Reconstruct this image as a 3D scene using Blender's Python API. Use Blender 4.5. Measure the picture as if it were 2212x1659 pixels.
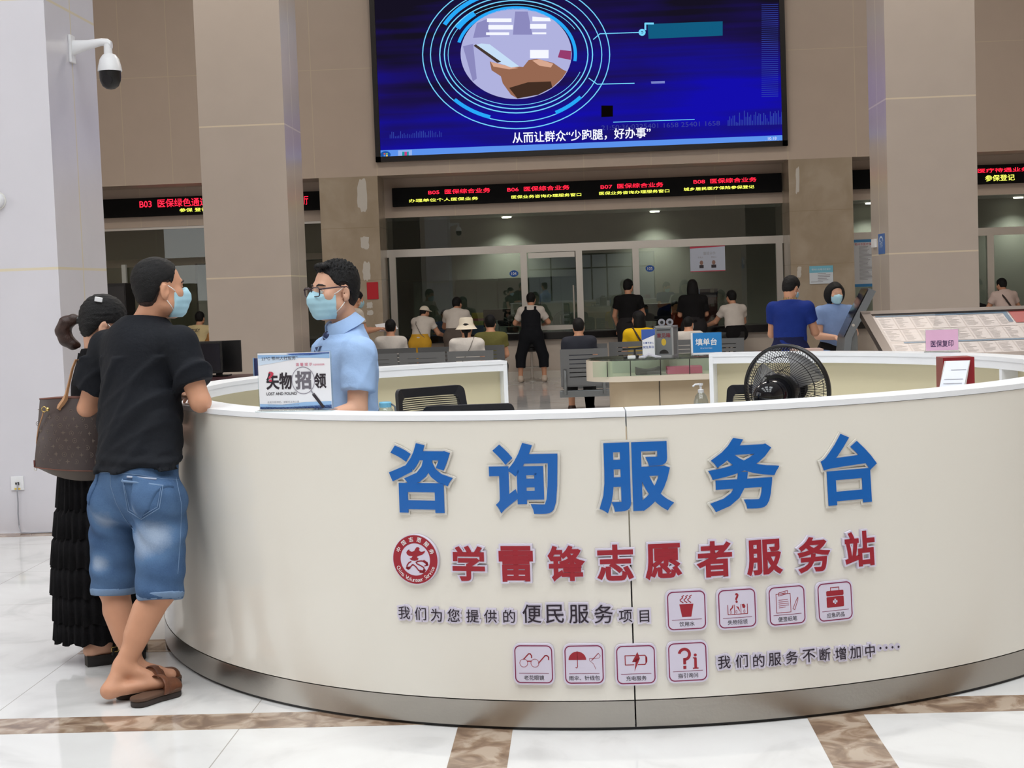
import bpy, bmesh, math, random
import numpy as np
from math import pi, sin, cos, tan, atan2, hypot, radians, degrees, sqrt
from mathutils import Vector, Matrix

for _o in list(bpy.data.objects):
    bpy.data.objects.remove(_o, do_unlink=True)
SC = bpy.context.scene
COL = SC.collection

# ------------------------------------------------------------------ camera
W, H, F = 2212.0, 1659.0, 3300.0
CH = 1.53                                    # eye height of the photographer
_Y = np.array([1250 - W / 2, -(618 - H / 2), -F]); _Y /= np.linalg.norm(_Y)
_Z = np.array([-.036, 1, .06]); _Z -= _Y * _Z.dot(_Y); _Z /= np.linalg.norm(_Z)
_X = np.cross(_Y, _Z)
CM = np.stack([_X, _Y, _Z])                  # world axes written in camera axes
cam_data = bpy.data.cameras.new('camera')
cam_data.sensor_fit = 'HORIZONTAL'; cam_data.sensor_width = 36.0
cam_data.lens = 36.0 * F / W
cam_data.clip_start = .05; cam_data.clip_end = 200
cam = bpy.data.objects.new('camera', cam_data); COL.objects.link(cam)
_m = Matrix([list(CM[0]) + [0], list(CM[1]) + [0], list(CM[2]) + [CH], [0, 0, 0, 1]])
cam.matrix_world = _m
SC.camera = cam

# ------------------------------------------------------------------ view, world, daylight
vs = SC.view_settings
vs.view_transform = 'Standard'; vs.look = 'None'; vs.gamma = 1.0; vs.use_curve_mapping = False
vs.exposure = 0.0
wd = bpy.data.worlds.new('sky'); SC.world = wd; wd.use_nodes = True
wd.node_tree.nodes['Background'].inputs[0].default_value = (.9, .95, 1, 1)
wd.node_tree.nodes['Background'].inputs[1].default_value = .4

def area(name, loc, rot, sx, sy, power, color=(1, 1, 1)):
    l = bpy.data.lights.new(name, 'AREA'); l.shape = 'RECTANGLE'; l.size = sx; l.size_y = sy
    l.energy = power; l.color = color
    o = bpy.data.objects.new(name, l); COL.objects.link(o); o.location = loc; o.rotation_euler = rot
    return o
# daylight through the roof lights over the front hall and through the glazed entrance behind the camera
for _i in range(3):
    for _j in range(3):
        area('roof_light', (-4 + 4 * _i, -1.5 + 3.6 * _j, 8.85), (0, 0, 0), 2.6, 2.6, 158, (.93, .97, 1))
area('entrance_daylight', (.5, -8.6, 1.4), (radians(-90), 0, 0), 5, 2.7, 150, (.92, .96, 1))
area('side_daylight', (-11.6, 5, 4.0), (0, radians(-90), 0), 5, 9, 225, (.92, .96, 1))
# roof lights over the rear hall, weaker and warmer
for _i in range(3):
    area('rear_ceiling_light', (-5 + 5 * _i, 17, 8.85), (0, 0, 0), 2.2, 2.2, 230, (1, .93, .84))

# ------------------------------------------------------------------ pixel helpers (photo pixel -> point in the hall)
CPOS = np.array([0, 0, CH])
def ray(px, py):
    return CM @ np.array([px - W / 2, -(py - H / 2), -F])
def atY(px, py, Y):
    r = ray(px, py); return CPOS + r * (Y / r[1])
def atZ(px, py, Z):
    r = ray(px, py); return CPOS + r * ((Z - CH) / r[2])
def V3(p): return Vector((float(p[0]), float(p[1]), float(p[2])))
# ------------------------------------------------------------------ materials
def s2l(c):
    return tuple((x / 12.92 if x <= .04045 else ((x + .055) / 1.055) ** 2.4) for x in [v / 255 for v in c])
MATS = {}
def mat(name, rgb, rough=.5, metal=0, spec=.5, emit=0, noise=0, nscale=20, bump=0, bscale=60, coat=0, alpha=1, sheen=0):
    if name in MATS: return MATS[name]
    m = bpy.data.materials.new(name); m.use_nodes = True; MATS[name] = m
    nt = m.node_tree; b = nt.nodes['Principled BSDF']; c = s2l(rgb) + (1,)
    b.inputs['Base Color'].default_value = c
    b.inputs['Roughness'].default_value = rough; b.inputs['Metallic'].default_value = metal
    b.inputs['Specular IOR Level'].default_value = spec
    b.inputs['Coat Weight'].default_value = coat
    b.inputs['Sheen Weight'].default_value = sheen
    if emit:
        b.inputs['Emission Color'].default_value = c; b.inputs['Emission Strength'].default_value = emit
    tc = None
    if noise or bump:
        tc = nt.nodes.new('ShaderNodeTexCoord')
    if noise:
        n = nt.nodes.new('ShaderNodeTexNoise'); n.inputs['Scale'].default_value = nscale; n.inputs['Detail'].default_value = 5
        nt.links.new(tc.outputs['Object'], n.inputs['Vector'])
        r = nt.nodes.new('ShaderNodeMapRange'); r.inputs[1].default_value = .3; r.inputs[2].default_value = .7
        r.inputs[3].default_value = 1 - noise; r.inputs[4].default_value = 1 + noise
        nt.links.new(n.outputs['Fac'], r.inputs[0])
        x = nt.nodes.new('ShaderNodeVectorMath'); x.operation = 'SCALE'; x.inputs[0].default_value = c[:3]
        nt.links.new(r.outputs[0], x.inputs['Scale']); nt.links.new(x.outputs[0], b.inputs['Base Color'])
    if bump:
        n = nt.nodes.new('ShaderNodeTexNoise'); n.inputs['Scale'].default_value = bscale; n.inputs['Detail'].default_value = 4
        nt.links.new(tc.outputs['Object'], n.inputs['Vector'])
        bp = nt.nodes.new('ShaderNodeBump'); bp.inputs['Strength'].default_value = bump; bp.inputs['Distance'].default_value = .01
        nt.links.new(n.outputs['Fac'], bp.inputs['Height']); nt.links.new(bp.outputs[0], b.inputs['Normal'])
    return m

def glass(name, tint=(235, 245, 240), refl=1.0, rough=0.0, opacity=0.0):
    """thin pane: see-through with a Fresnel mirror on top"""
    if name in MATS: return MATS[name]
    m = bpy.data.materials.new(name); m.use_nodes = True; MATS[name] = m
    nt = m.node_tree; nt.nodes.clear()
    out = nt.nodes.new('ShaderNodeOutputMaterial')
    tr = nt.nodes.new('ShaderNodeBsdfTransparent'); tr.inputs[0].default_value = s2l(tint) + (1,)
    gl = nt.nodes.new('ShaderNodeBsdfGlossy'); gl.inputs['Roughness'].default_value = rough
    lw = nt.nodes.new('ShaderNodeLayerWeight'); lw.inputs[0].default_value = .5
    pw_ = nt.nodes.new('ShaderNodeMath'); pw_.operation = 'POWER'; pw_.inputs[1].default_value = 5; nt.links.new(lw.outputs['Facing'], pw_.inputs[0])
    fr = nt.nodes.new('ShaderNodeMath'); fr.operation = 'MULTIPLY_ADD'; fr.inputs[1].default_value = .94; fr.inputs[2].default_value = .045; nt.links.new(pw_.outputs[0], fr.inputs[0])
    mu = nt.nodes.new('ShaderNodeMath'); mu.operation = 'MULTIPLY_ADD'; mu.inputs[1].default_value = refl; mu.inputs[2].default_value = opacity
    mu.use_clamp = True
    mx = nt.nodes.new('ShaderNodeMixShader')
    nt.links.new(fr.outputs[0], mu.inputs[0]); nt.links.new(mu.outputs[0], mx.inputs[0])
    nt.links.new(tr.outputs[0], mx.inputs[1]); nt.links.new(gl.outputs[0], mx.inputs[2]); nt.links.new(mx.outputs[0], out.inputs[0])
    return m

def emission(name, rgb, k=1.0):
    if name in MATS: return MATS[name]
    m = bpy.data.materials.new(name); m.use_nodes = True; MATS[name] = m
    nt = m.node_tree; nt.nodes.clear()
    out = nt.nodes.new('ShaderNodeOutputMaterial'); e = nt.nodes.new('ShaderNodeEmission')
    e.inputs[0].default_value = s2l(rgb) + (1,); e.inputs[1].default_value = k
    nt.links.new(e.outputs[0], out.inputs[0]); return m

# ------------------------------------------------------------------ objects
def props(o, label=None, cat=None, group=None, kind=None):
    if label: o['label'] = label
    if cat: o['category'] = cat
    if group: o['group'] = group
    if kind: o['kind'] = kind
    return o
def thing(name, label, cat, loc=(0, 0, 0), group=None):
    o = bpy.data.objects.new(name, None); COL.objects.link(o); o.location = [float(v) for v in loc]
    o.empty_display_size = .1
    return props(o, label, cat, group)
def wloc(p):
    v = Vector((0, 0, 0))
    while p is not None:
        v += p.location; p = p.parent
    return v
def obj(name, mb, m, parent=None, smooth=False, origin=None, label=None, cat=None, group=None, kind=None, world=True):
    """one mesh object; vertices are given in hall coordinates (world=True) or in the parent's own frame"""
    me = bpy.data.meshes.new(name)
    v, f = mb.v, mb.f
    L = Vector((0, 0, 0))
    if parent is not None and world: L = wloc(parent)
    if origin is not None: L = L + Vector(origin) if parent is None else L
    me.from_pydata([(a[0] - L.x, a[1] - L.y, a[2] - L.z) for a in v], [], f)
    ms = m if isinstance(m, (list, tuple)) else [m]
    for q in ms: me.materials.append(q)
    if mb.mi and len(ms) > 1:
        me.polygons.foreach_set('material_index', mb.mi + [0] * (len(f) - len(mb.mi)))
    if smooth is True:
        me.polygons.foreach_set('use_smooth', [True] * len(f))
    elif smooth:
        me.polygons.foreach_set('use_smooth', [True] * len(f)); me.set_sharp_from_angle(angle=radians(smooth))
    me.update()
    o = bpy.data.objects.new(name, me); COL.objects.link(o)
    if parent is not None: o.parent = parent
    elif origin is not None: o.location = origin
    return props(o, label, cat, group, kind)
def kids(o): return [c for c in bpy.data.objects if c.parent == o]
def dup(root, loc=None, rz=None, label=None, group=None):
    r = root.copy(); COL.objects.link(r)
    if loc is not None: r.location = loc
    if rz is not None: r.rotation_euler = (0, 0, rz)
    if label: r['label'] = label
    if group: r['group'] = group
    for ch in kids(root):
        c = ch.copy(); COL.objects.link(c); c.parent = r
        for g in kids(ch):
            d = g.copy(); COL.objects.link(d); d.parent = c
    return r

class MB:
    """collects shapes into one mesh"""
    def __init__(s): s.v = []; s.f = []; s.mi = []; s.cur = 0
    def add(s, v, f, M=None):
        n = len(s.v)
        if M is not None: v = [tuple(M @ Vector(p)) for p in v]
        s.v += [tuple(map(float, p)) for p in v]; s.f += [tuple(int(i) + n for i in q) for q in f]; s.mi += [s.cur] * len(f)
        return s
    def box(s, x0, x1, y0, y1, z0, z1, M=None, bev=0):
        if bev:
            b = bmesh.new(); bmesh.ops.create_cube(b, size=1)
            bmesh.ops.scale(b, vec=(x1 - x0, y1 - y0, z1 - z0), verts=b.verts)
            bmesh.ops.translate(b, vec=((x0 + x1) / 2, (y0 + y1) / 2, (z0 + z1) / 2), verts=b.verts)
            bmesh.ops.bevel(b, geom=list(b.edges), offset=bev, segments=2, affect='EDGES', profile=.6)
            return s.bm(b, M)
        v = [(x, y, z) for z in (z0, z1) for y in (y0, y1) for x in (x0, x1)]
        return s.add(v, [(0, 2, 3, 1), (4, 5, 7, 6), (0, 1, 5, 4), (2, 6, 7, 3), (0, 4, 6, 2), (1, 3, 7, 5)], M)
    def bm(s, b, M=None):
        b.verts.index_update()
        s.add([tuple(v.co) for v in b.verts], [tuple(v.index for v in f.verts) for f in b.faces], M); b.free(); return s
    def quad(s, a, b, c, d): return s.add([a, b, c, d], [(0, 1, 2, 3)])
    def lathe(s, prof, n=32, M=None, cap=True):
        """prof: list of (r, z)"""
        v = []; f = []
        for r, z in prof:
            for k in range(n): v.append((r * cos(2 * pi * k / n), r * sin(2 * pi * k / n), z))
        for i in range(len(prof) - 1):
            for k in range(n):
                k2 = (k + 1) % n; f.append((i * n + k, i * n + k2, (i + 1) * n + k2, (i + 1) * n + k))
        if cap:
            f.append(tuple(range(n))[::-1]); f.append(tuple((len(prof) - 1) * n + k for k in range(n)))
        return s.add(v, f, M)
    def cyl(s, a, b, r, r2=None, n=16):
        a = Vector(a); b = Vector(b); d = b - a; q = d.to_track_quat('Z', 'Y').to_matrix().to_4x4()
        return s.lathe([(r, 0), (r2 if r2 is not None else r, d.length)], n, Matrix.Translation(a) @ q)
    def tube(s, pts, r, n=8, closed=False, cap=True):
        P = [Vector(p) for p in pts]; m = len(P); v = []; f = []
        rr = r if isinstance(r, (list, tuple)) else [r] * m
        up = None
        for i, p in enumerate(P):
            if closed: t = P[(i + 1) % m] - P[i - 1]
            else: t = P[min(i + 1, m - 1)] - P[max(i - 1, 0)]
            t.normalize()
            if up is None:
                up = t.orthogonal().normalized()
            up = (up - t * up.dot(t))
            if up.length < 1e-6: up = t.orthogonal()
            up.normalize(); w = t.cross(up)
            for k in range(n):
                a = 2 * pi * k / n; v.append(tuple(p + (up * cos(a) + w * sin(a)) * rr[i]))
        for i in range(m if closed else m - 1):
            j = (i + 1) % m
            for k in range(n):
                k2 = (k + 1) % n; f.append((i * n + k, i * n + k2, j * n + k2, j * n + k))
        if cap and not closed:
            f.append(tuple(range(n))[::-1]); f.append(tuple((m - 1) * n + k for k in range(n)))
        return s.add(v, f)
    def prism(s, poly, d0, d1, M=None):
        """poly in local XY, extruded along local Z from d0 to d1"""
        n = len(poly)
        v = [(x, y, d0) for x, y in poly] + [(x, y, d1) for x, y in poly]
        f = [tuple(range(n))[::-1], tuple(range(n, 2 * n))] + [(i, (i + 1) % n, n + (i + 1) % n, n + i) for i in range(n)]
        return s.add(v, f, M)
    def loft(s, rings, cap=True, closed=True):
        n = len(rings[0]); v = [p for r in rings for p in r]; f = []
        for i in range(len(rings) - 1):
            for k in range(n if closed else n - 1):
                k2 = (k + 1) % n; f.append((i * n + k, i * n + k2, (i + 1) * n + k2, (i + 1) * n + k))
        if cap and closed:
            f.append(tuple(range(n))[::-1]); f.append(tuple((len(rings) - 1) * n + k for k in range(n)))
        return s.add(v, f)
def frame_matrix(o, x, y, z=None):
    x = Vector(x).normalized(); y = Vector(y).normalized()
    z = x.cross(y).normalized() if z is None else Vector(z)
    return Matrix(((x.x, y.x, z.x, o[0]), (x.y, y.y, z.y, o[1]), (x.z, y.z, z.z, o[2]), (0, 0, 0, 1)))
XZ = lambda o: frame_matrix(o, (1, 0, 0), (0, 0, 1))        # drawing plane facing the camera side (-Y)

# 2-D drawing: lists of polygons
def d_stroke(pts, w, closed=False):
    out = []; n = len(pts)
    for i in range(n if closed else n - 1):
        (x0, y0), (x1, y1) = pts[i], pts[(i + 1) % n]
        dx, dy = x1 - x0, y1 - y0; L = hypot(dx, dy) or 1; nx, ny = -dy / L * w / 2, dx / L * w / 2
        ex, ey = dx / L * w * .3, dy / L * w * .3
        out.append([(x0 - nx - ex, y0 - ny - ey), (x1 - nx + ex, y1 - ny + ey), (x1 + nx + ex, y1 + ny + ey), (x0 + nx - ex, y0 + ny - ey)])
    return out
def d_arc(cx, cy, rx, ry, a0, a1, n=24):
    return [(cx + rx * cos(radians(a0 + (a1 - a0) * k / n)), cy + ry * sin(radians(a0 + (a1 - a0) * k / n))) for k in range(n + 1)]
def d_ring(cx, cy, rx, ry, w, a0=0, a1=360, n=64):
    o = d_arc(cx, cy, rx + w / 2, ry + w / 2, a0, a1, n); i = d_arc(cx, cy, rx - w / 2, ry - w / 2, a0, a1, n)
    return [[o[k], o[k + 1], i[k + 1], i[k]] for k in range(n)]
def d_rect(x0, y0, x1, y1): return [[(x0, y0), (x1, y0), (x1, y1), (x0, y1)]]
def d_rrect(x0, y0, x1, y1, r, n=6):
    p = []
    for cx, cy, a in ((x1 - r, y0 + r, -90), (x1 - r, y1 - r, 0), (x0 + r, y1 - r, 90), (x0 + r, y0 + r, 180)):
        p += d_arc(cx, cy, r, r, a, a + 90, n)
    return p
def flat(mb, polys, fn, z=0.0):
    for p in polys: mb.add([fn(x, y, z) for x, y in p], [tuple(range(len(p)))])
    return mb

# lettering: outlines of a character as a flat or thick mesh
_GC = {}; _GB = {}
def glyph(text, weight=0.0, depth=0.0, shear=0.0, spacing=1.0, res=3):
    """verts (numpy n x 3, em = 1) and faces; depth along +z"""
    k = (text, round(weight, 4), round(depth, 4), shear, spacing)
    if k in _GC: return _GC[k]
    k0 = (text, spacing, shear)
    if k0 not in _GB:
        c = bpy.data.curves.new('lettering', 'FONT'); c.body = text; c.size = 1.0
        c.shear = shear; c.space_character = spacing; c.resolution_u = res; c.dimensions = '2D'; c.fill_mode = 'FRONT'
        o = bpy.data.objects.new('lettering', c); COL.objects.link(o)
        dg = bpy.context.evaluated_depsgraph_get(); dg.update()
        me = bpy.data.meshes.new_from_object(o.evaluated_get(dg))
        v = np.array([tuple(p.co) for p in me.vertices]).reshape(-1, 3); f = [tuple(p.vertices) for p in me.polygons]
        bpy.data.objects.remove(o, do_unlink=True); bpy.data.curves.remove(c); bpy.data.meshes.remove(me)
        # merge doubled outline points so that the rim can be found
        key = {}; mp = []
        for p in v:
            q = (round(float(p[0]), 5), round(float(p[1]), 5))
            if q not in key: key[q] = len(key)
            mp.append(key[q])
        v = np.array([(q[0], q[1], 0.0) for q in key]).reshape(-1, 3); f = [tuple(mp[i] for i in q) for q in f]
        _GB[k0] = (v, [q for q in f if len(set(q)) > 2])
    v, f = _GB[k0]
    if (weight or depth) and len(v):
        area2 = lambda q: sum(v[q[i]][0] * v[q[(i + 1) % len(q)]][1] - v[q[(i + 1) % len(q)]][0] * v[q[i]][1] for i in range(len(q)))
        f = [q if area2(q) > 0 else q[::-1] for q in f]
        cnt = {}
        for q in f:
            for i in range(len(q)):
                e = (q[i], q[(i + 1) % len(q)]); cnt[e] = cnt.get(e, 0) + 1
        rim = [e for e in cnt if (e[1], e[0]) not in cnt]
        nxt = {}
        for a_, b_ in rim: nxt.setdefault(a_, []).append(b_)
        nrm = {}
        for a_, b_ in rim:
            d = v[b_] - v[a_]; L = hypot(d[0], d[1]) or 1e-9; nrm[(a_, b_)] = np.array((d[1] / L, -d[0] / L, 0))
        inc = {}
        for e in rim: inc.setdefault(e[1], []).append(e)
        V = [tuple(p) for p in v]; Fc = list(f); wall = []; lift = 0
        def pt_(p): V.append(tuple(p)); return len(V) - 1
        for i, (a_, b_) in enumerate(rim):
            n = nrm[(a_, b_)] * weight; up = np.array((0, 0, 1e-5 + 4e-5 * (i % 7)))
            if weight:
                q = [pt_(v[a_] + up), pt_(v[a_] + n + up), pt_(v[b_] + n + up), pt_(v[b_] + up)]; Fc.append(tuple(q)); wall.append((q[1], q[2]))
            else: wall.append((a_, b_))
            for c_ in nxt.get(b_, []):
                n2 = nrm[(b_, c_)]; n1 = nrm[(a_, b_)]; cr = n1[0] * n2[1] - n1[1] * n2[0]; dt = float(n1 @ n2)
                if weight and cr > .02:
                    mi = (n1 + n2); mi = mi / (mi @ mi) * 2 * weight; L = hypot(mi[0], mi[1])
                    if L > 1.8 * weight: mi = mi / L * 1.8 * weight
                    up2 = np.array((0, 0, 1e-5 + 4e-5 * ((i + 3) % 7)))
                    q = [pt_(v[b_] + up2), pt_(v[b_] + n1 * weight + up2), pt_(v[b_] + mi + up2), pt_(v[b_] + n2 * weight + up2)]; Fc.append(tuple(q)); wall += [(q[1], q[2]), (q[2], q[3])]
        if depth:
            V = [(x, y, z + depth) for x, y, z in V]
            for a_, b_ in wall:
                q = [pt_((V[a_][0], V[a_][1], 0)), pt_((V[b_][0], V[b_][1], 0))]; Fc.append((a_, q[0], q[1], b_))
        v, f = np.array(V), Fc
    _GC[k] = (v, f); return _GC[k]
def put_text(mb, text, fn, cx, cy, h=None, w=None, weight=0.0, depth=0.0, z=0.0, em=None, spacing=1.0, stretch=1.0, shear=0.0):
    """text centred on (cx, cy) of a drawing surface fn(x, y, z); scaled to height h or width w or em size"""
    v, f = glyph(text, weight, depth, shear, spacing)
    if len(v) == 0: return mb
    lo, hi = v.min(0), v.max(0)
    if em: s = em
    elif h: s = h / (hi[1] - lo[1])
    else: s = w / (hi[0] - lo[0])
    sx = s * stretch
    if w and h: sx = w / (hi[0] - lo[0])
    X = (v[:, 0] - (lo[0] + hi[0]) / 2) * sx + cx; Y = (v[:, 1] - (lo[1] + hi[1]) / 2) * s + cy; Zv = v[:, 2] * s + z
    mb.add([fn(a, b, c) for a, b, c in zip(X, Y, Zv)], f)
    return mb
def planefn(M): return lambda x, y, z=0.0: tuple(M @ Vector((x, y, z)))
# ------------------------------------------------------------------ the hall
def lined(name, rgb, joint, xs=(), ys=(), zs=(), w=.006, rough=.3, noise=.02, nscale=3, spec=.5, marble=None, bump=0):
    """stone or tile cladding: a slightly mottled base and thin straight joints at given places in the hall"""
    m = bpy.data.materials.new(name); m.use_nodes = True; MATS[name] = m
    nt = m.node_tree; b = nt.nodes['Principled BSDF']; N = nt.nodes.new; Lk = nt.links.new
    g = N('ShaderNodeNewGeometry'); sp = N('ShaderNodeSeparateXYZ'); Lk(g.outputs['Position'], sp.inputs[0])
    acc = None
    for ax, cs in (('X', xs), ('Y', ys), ('Z', zs)):
        for c in cs:
            k = N('ShaderNodeMath'); k.operation = 'COMPARE'; k.inputs[1].default_value = c; k.inputs[2].default_value = w
            Lk(sp.outputs[ax], k.inputs[0])
            if acc is None: acc = k
            else:
                a = N('ShaderNodeMath'); a.operation = 'MAXIMUM'; Lk(acc.outputs[0], a.inputs[0]); Lk(k.outputs[0], a.inputs[1]); acc = a
    n = N('ShaderNodeTexNoise'); n.inputs['Scale'].default_value = nscale; n.inputs['Detail'].default_value = 6
    Lk(g.outputs['Position'], n.inputs['Vector'])
    cr = N('ShaderNodeValToRGB'); e = cr.color_ramp.elements
    c = np.array(s2l(rgb))
    if marble is None:
        e[0].position = .3; e[0].color = tuple(c * (1 - noise)) + (1,); e[1].position = .7; e[1].color = tuple(c * (1 + noise)) + (1,)
        Lk(n.outputs['Fac'], cr.inputs[0])
    else:                                           # veined stone
        n.inputs['Distortion'].default_value = marble[2]
        e[0].position = marble[3]; e[0].color = s2l(marble[0]) + (1,); e[1].position = marble[4]; e[1].color = tuple(c) + (1,)
        if len(marble) > 5:
            q = e.new(marble[5]); q.color = s2l(marble[1]) + (1,)
        Lk(n.outputs['Fac'], cr.inputs[0])
    if acc is not None:
        mx = N('ShaderNodeMix'); mx.data_type = 'RGBA'; Lk(acc.outputs[0], mx.inputs[0]); Lk(cr.outputs[0], mx.inputs[6])
        mx.inputs[7].default_value = s2l(joint) + (1,); Lk(mx.outputs[2], b.inputs['Base Color'])
    else: Lk(cr.outputs[0], b.inputs['Base Color'])
    b.inputs['Roughness'].default_value = rough; b.inputs['Specular IOR Level'].default_value = spec
    if bump:
        bp = N('ShaderNodeBump'); bp.inputs['Strength'].default_value = bump; bp.inputs['Distance'].default_value = .004
        Lk(n.outputs['Fac'], bp.inputs['Height']); Lk(bp.outputs[0], b.inputs['Normal'])
    return m

ZJ = [1.775, 3.56, 5.36, 7.15]
M_floor = lined('floor_marble', (224, 223, 222), (176, 172, 166), xs=[-7.25, -6.25, -5.25, -4.25, -3.25, -2.25, -1.26, 1.95, 2.95, 3.95, 4.95, 5.95],
                ys=[3.6, 4.5, 7.65, 8.6, 9.6, 10.6, 11.6, 12.6, 13.6, 14.6, 15.6, 16.6, 17.6, 18.6, 19.6, 20.6, 21.6, 22.6, 23.6, 24.6],
                w=.0022, rough=.07, nscale=2.2, marble=((206, 205, 204), (230, 230, 229), 1.2, .3, .46, .7))
M_band = lined('brown_marble', (150, 126, 106), (90, 75, 60), w=.003, rough=.08, nscale=9, marble=((186, 168, 150), (126, 104, 88), .9, .40, .52, .62))
M_tile = lined('taupe_wall_tile', (194, 177, 162), (205, 190, 168), xs=[-7.45, -6.65, -4.28, -3.25, -2.05, -.95, .15, 1.25, 2.35, 3.47, 4.57, 6.4, 7.5], zs=[5.22, 6.9], w=.006, rough=.32)
M_pil = lined('pillar_tile', (186, 174, 164), (214, 200, 178), ys=[18.53], zs=ZJ, w=.009, rough=.25)
M_pilf = lined('daylit_pillar_tile', (214, 212, 219), (220, 210, 186), ys=[10.62], zs=ZJ, w=.009, rough=.25)  # near pillar's daylight is put into a lighter, cooler base colour
M_stone = lined('beige_marble', (172, 157, 137), (150, 135, 110), zs=[2.62, 1.75, .88], w=.003, rough=.2, nscale=2.4, marble=((164, 149, 128), (180, 166, 147), .8, .3, .5, .7))
M_white = mat('white_paint', (226, 224, 220), .5)
M_ceil = mat('ceiling_white', (225, 224, 222), .8)
M_steel = mat('brushed_steel', (176, 172, 165), .28, 1.0, bump=.04, bscale=90)
M_black = mat('black_plastic', (18, 18, 20), .35)
M_dark = mat('dark_trim', (38, 36, 36), .4)
M_granite = mat('black_granite', (20, 20, 22), .15)

def S(name, mb, m, parent=None, **k): return obj(name, mb, m, parent, kind='structure', **k)
m_ = MB(); m_.box(-12, 14, -8, 31, -.2, 0); fl = S('floor', m_, M_floor)
Yb0, Yb1, Yb2, Yb3 = 5.305, 5.505, 6.52, 6.76
m_ = MB()
m_.box(-12, 14, Yb0, Yb1, -.1, .0012)
m_.box(-2.25, 14, Yb2, Yb3, -.1, .0012)
for a, b in ((-.475, -.28), (.745, .945)): m_.box(a, b, -8, Yb0 - .001, -.1, .0012)
m_.box(-12, -3.3, 9.93, 10.09, -.1, .0012)
S('floor_border', m_, M_band, fl)
m_ = MB(); m_.box(-12, 14, -8, 25.2, 9, 9.2); S('ceiling', m_, M_ceil)
m_ = MB(); m_.box(-12.2, -12, -8, 31, 0, 9); S('wall_left', m_, M_tile)
m_ = MB(); m_.box(14, 14.2, -8, 31, 0, 9); S('wall_right', m_, M_tile)
m_ = MB()
m_.box(-12, 14, -8.2, -8, 2.8, 9); m_.box(-12, -2.0, -8.2, -8, 0, 2.8); m_.box(3.0, 14, -8.2, -8, 0, 2.8)
S('wall_entrance', m_, M_tile)
m_ = MB()
for x in (-2, -1.1, -.1, .5, 1.1, 2.1, 2.96): m_.box(x, x + .06, -8.12, -8.06, 0, 2.8)
for z in (.02, .9, 2.2, 2.74): m_.box(-2, 3, -8.12, -8.06, z, z + .06)
S('window_4', m_, M_dark)
# roof light grid
m_ = MB()
for i in range(3):
    for j in range(3):
        x, y = -4 + 4 * i, -1.5 + 3.6 * j
        for k in range(4):
            t = -1.3 + 2.6 * k / 3
            m_.box(x + t - .04, x + t + .04, y - 1.34, y + 1.34, 8.72, 8.8); m_.box(x - 1.34, x + 1.34, y + t - .04, y + t + .04, 8.72, 8.8)
S('trim_1', m_, M_white)
# pillars
def pillar(name, x0, x1, y0, y1, m):
    b = MB(); b.box(x0, x1, y0, y1, 0, 9); return S(name, b, m)
pillar('pillar_1', -4.52, -3.47, 10.1, 11.15, M_pilf)
pillar('pillar_2', -4.41, -3.395, 18, 19.05, M_pil)
pillar('pillar_3', 3.615, 4.645, 18, 19.05, M_pil)
# rear wall, its stone piers and the recessed head over the service windows
m_ = MB(); m_.box(-12, 14, 25.2, 26.25, 3.46, 9); S('wall_back', m_, M_tile)
for i, (a, b) in enumerate(((-4.22, -3.25), (3.47, 4.50))):
    m_ = MB(); m_.box(a, b, 25.2, 26.25, 0, 3.46); S('pillar_%d' % (4 + i), m_, M_stone)
OPEN = ((-11.99, -4.22), (-3.25, 3.47), (4.50, 13.99))
for i, (a, b) in enumerate(OPEN):
    m_ = MB(); m_.box(a, b, 26.001, 26.2, 2.80, 3.46); S('wall_header_%d' % (i + 1), m_, M_tile)
# peeled plaster patches on the stone piers
M_plaster = mat('white_plaster', (205, 200, 192), .8, bump=.3, bscale=40)
rp = random.Random(5)
def patch(x0, y0, x1, y1):
    n = 18; P = []
    for k in range(n):
        a = 2 * pi * k / n; q = max(abs(cos(a)), abs(sin(a)))
        r = (.85 + rp.random() * .3) / q ** .9
        P.append(((x0 + x1) / 2 + (x1 - x0) / 2 * cos(a) * r * .95, (y0 + y1) / 2 + (y1 - y0) / 2 * sin(a) * r * .95))
    v = [atY(x, y, 25.196) for x, y in P]
    return v
m_ = MB()
for q in ((772, 384, 793, 456), (783, 566, 800, 607), (778, 510, 797, 538), (792, 652, 805, 666), (793, 670, 806, 681), (1719, 360, 1727, 420), (1722, 575, 1731, 600), (1722, 610, 1727, 640)):
    v = patch(*q); n = len(v); m_.add(list(v) + [(p[0], 25.2, p[2]) for p in v], [tuple(range(n))[::-1]] + [(i, (i + 1) % n, n + (i + 1) % n, n + i) for i in range(n)])
S('trim_2', m_, M_plaster)

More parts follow.
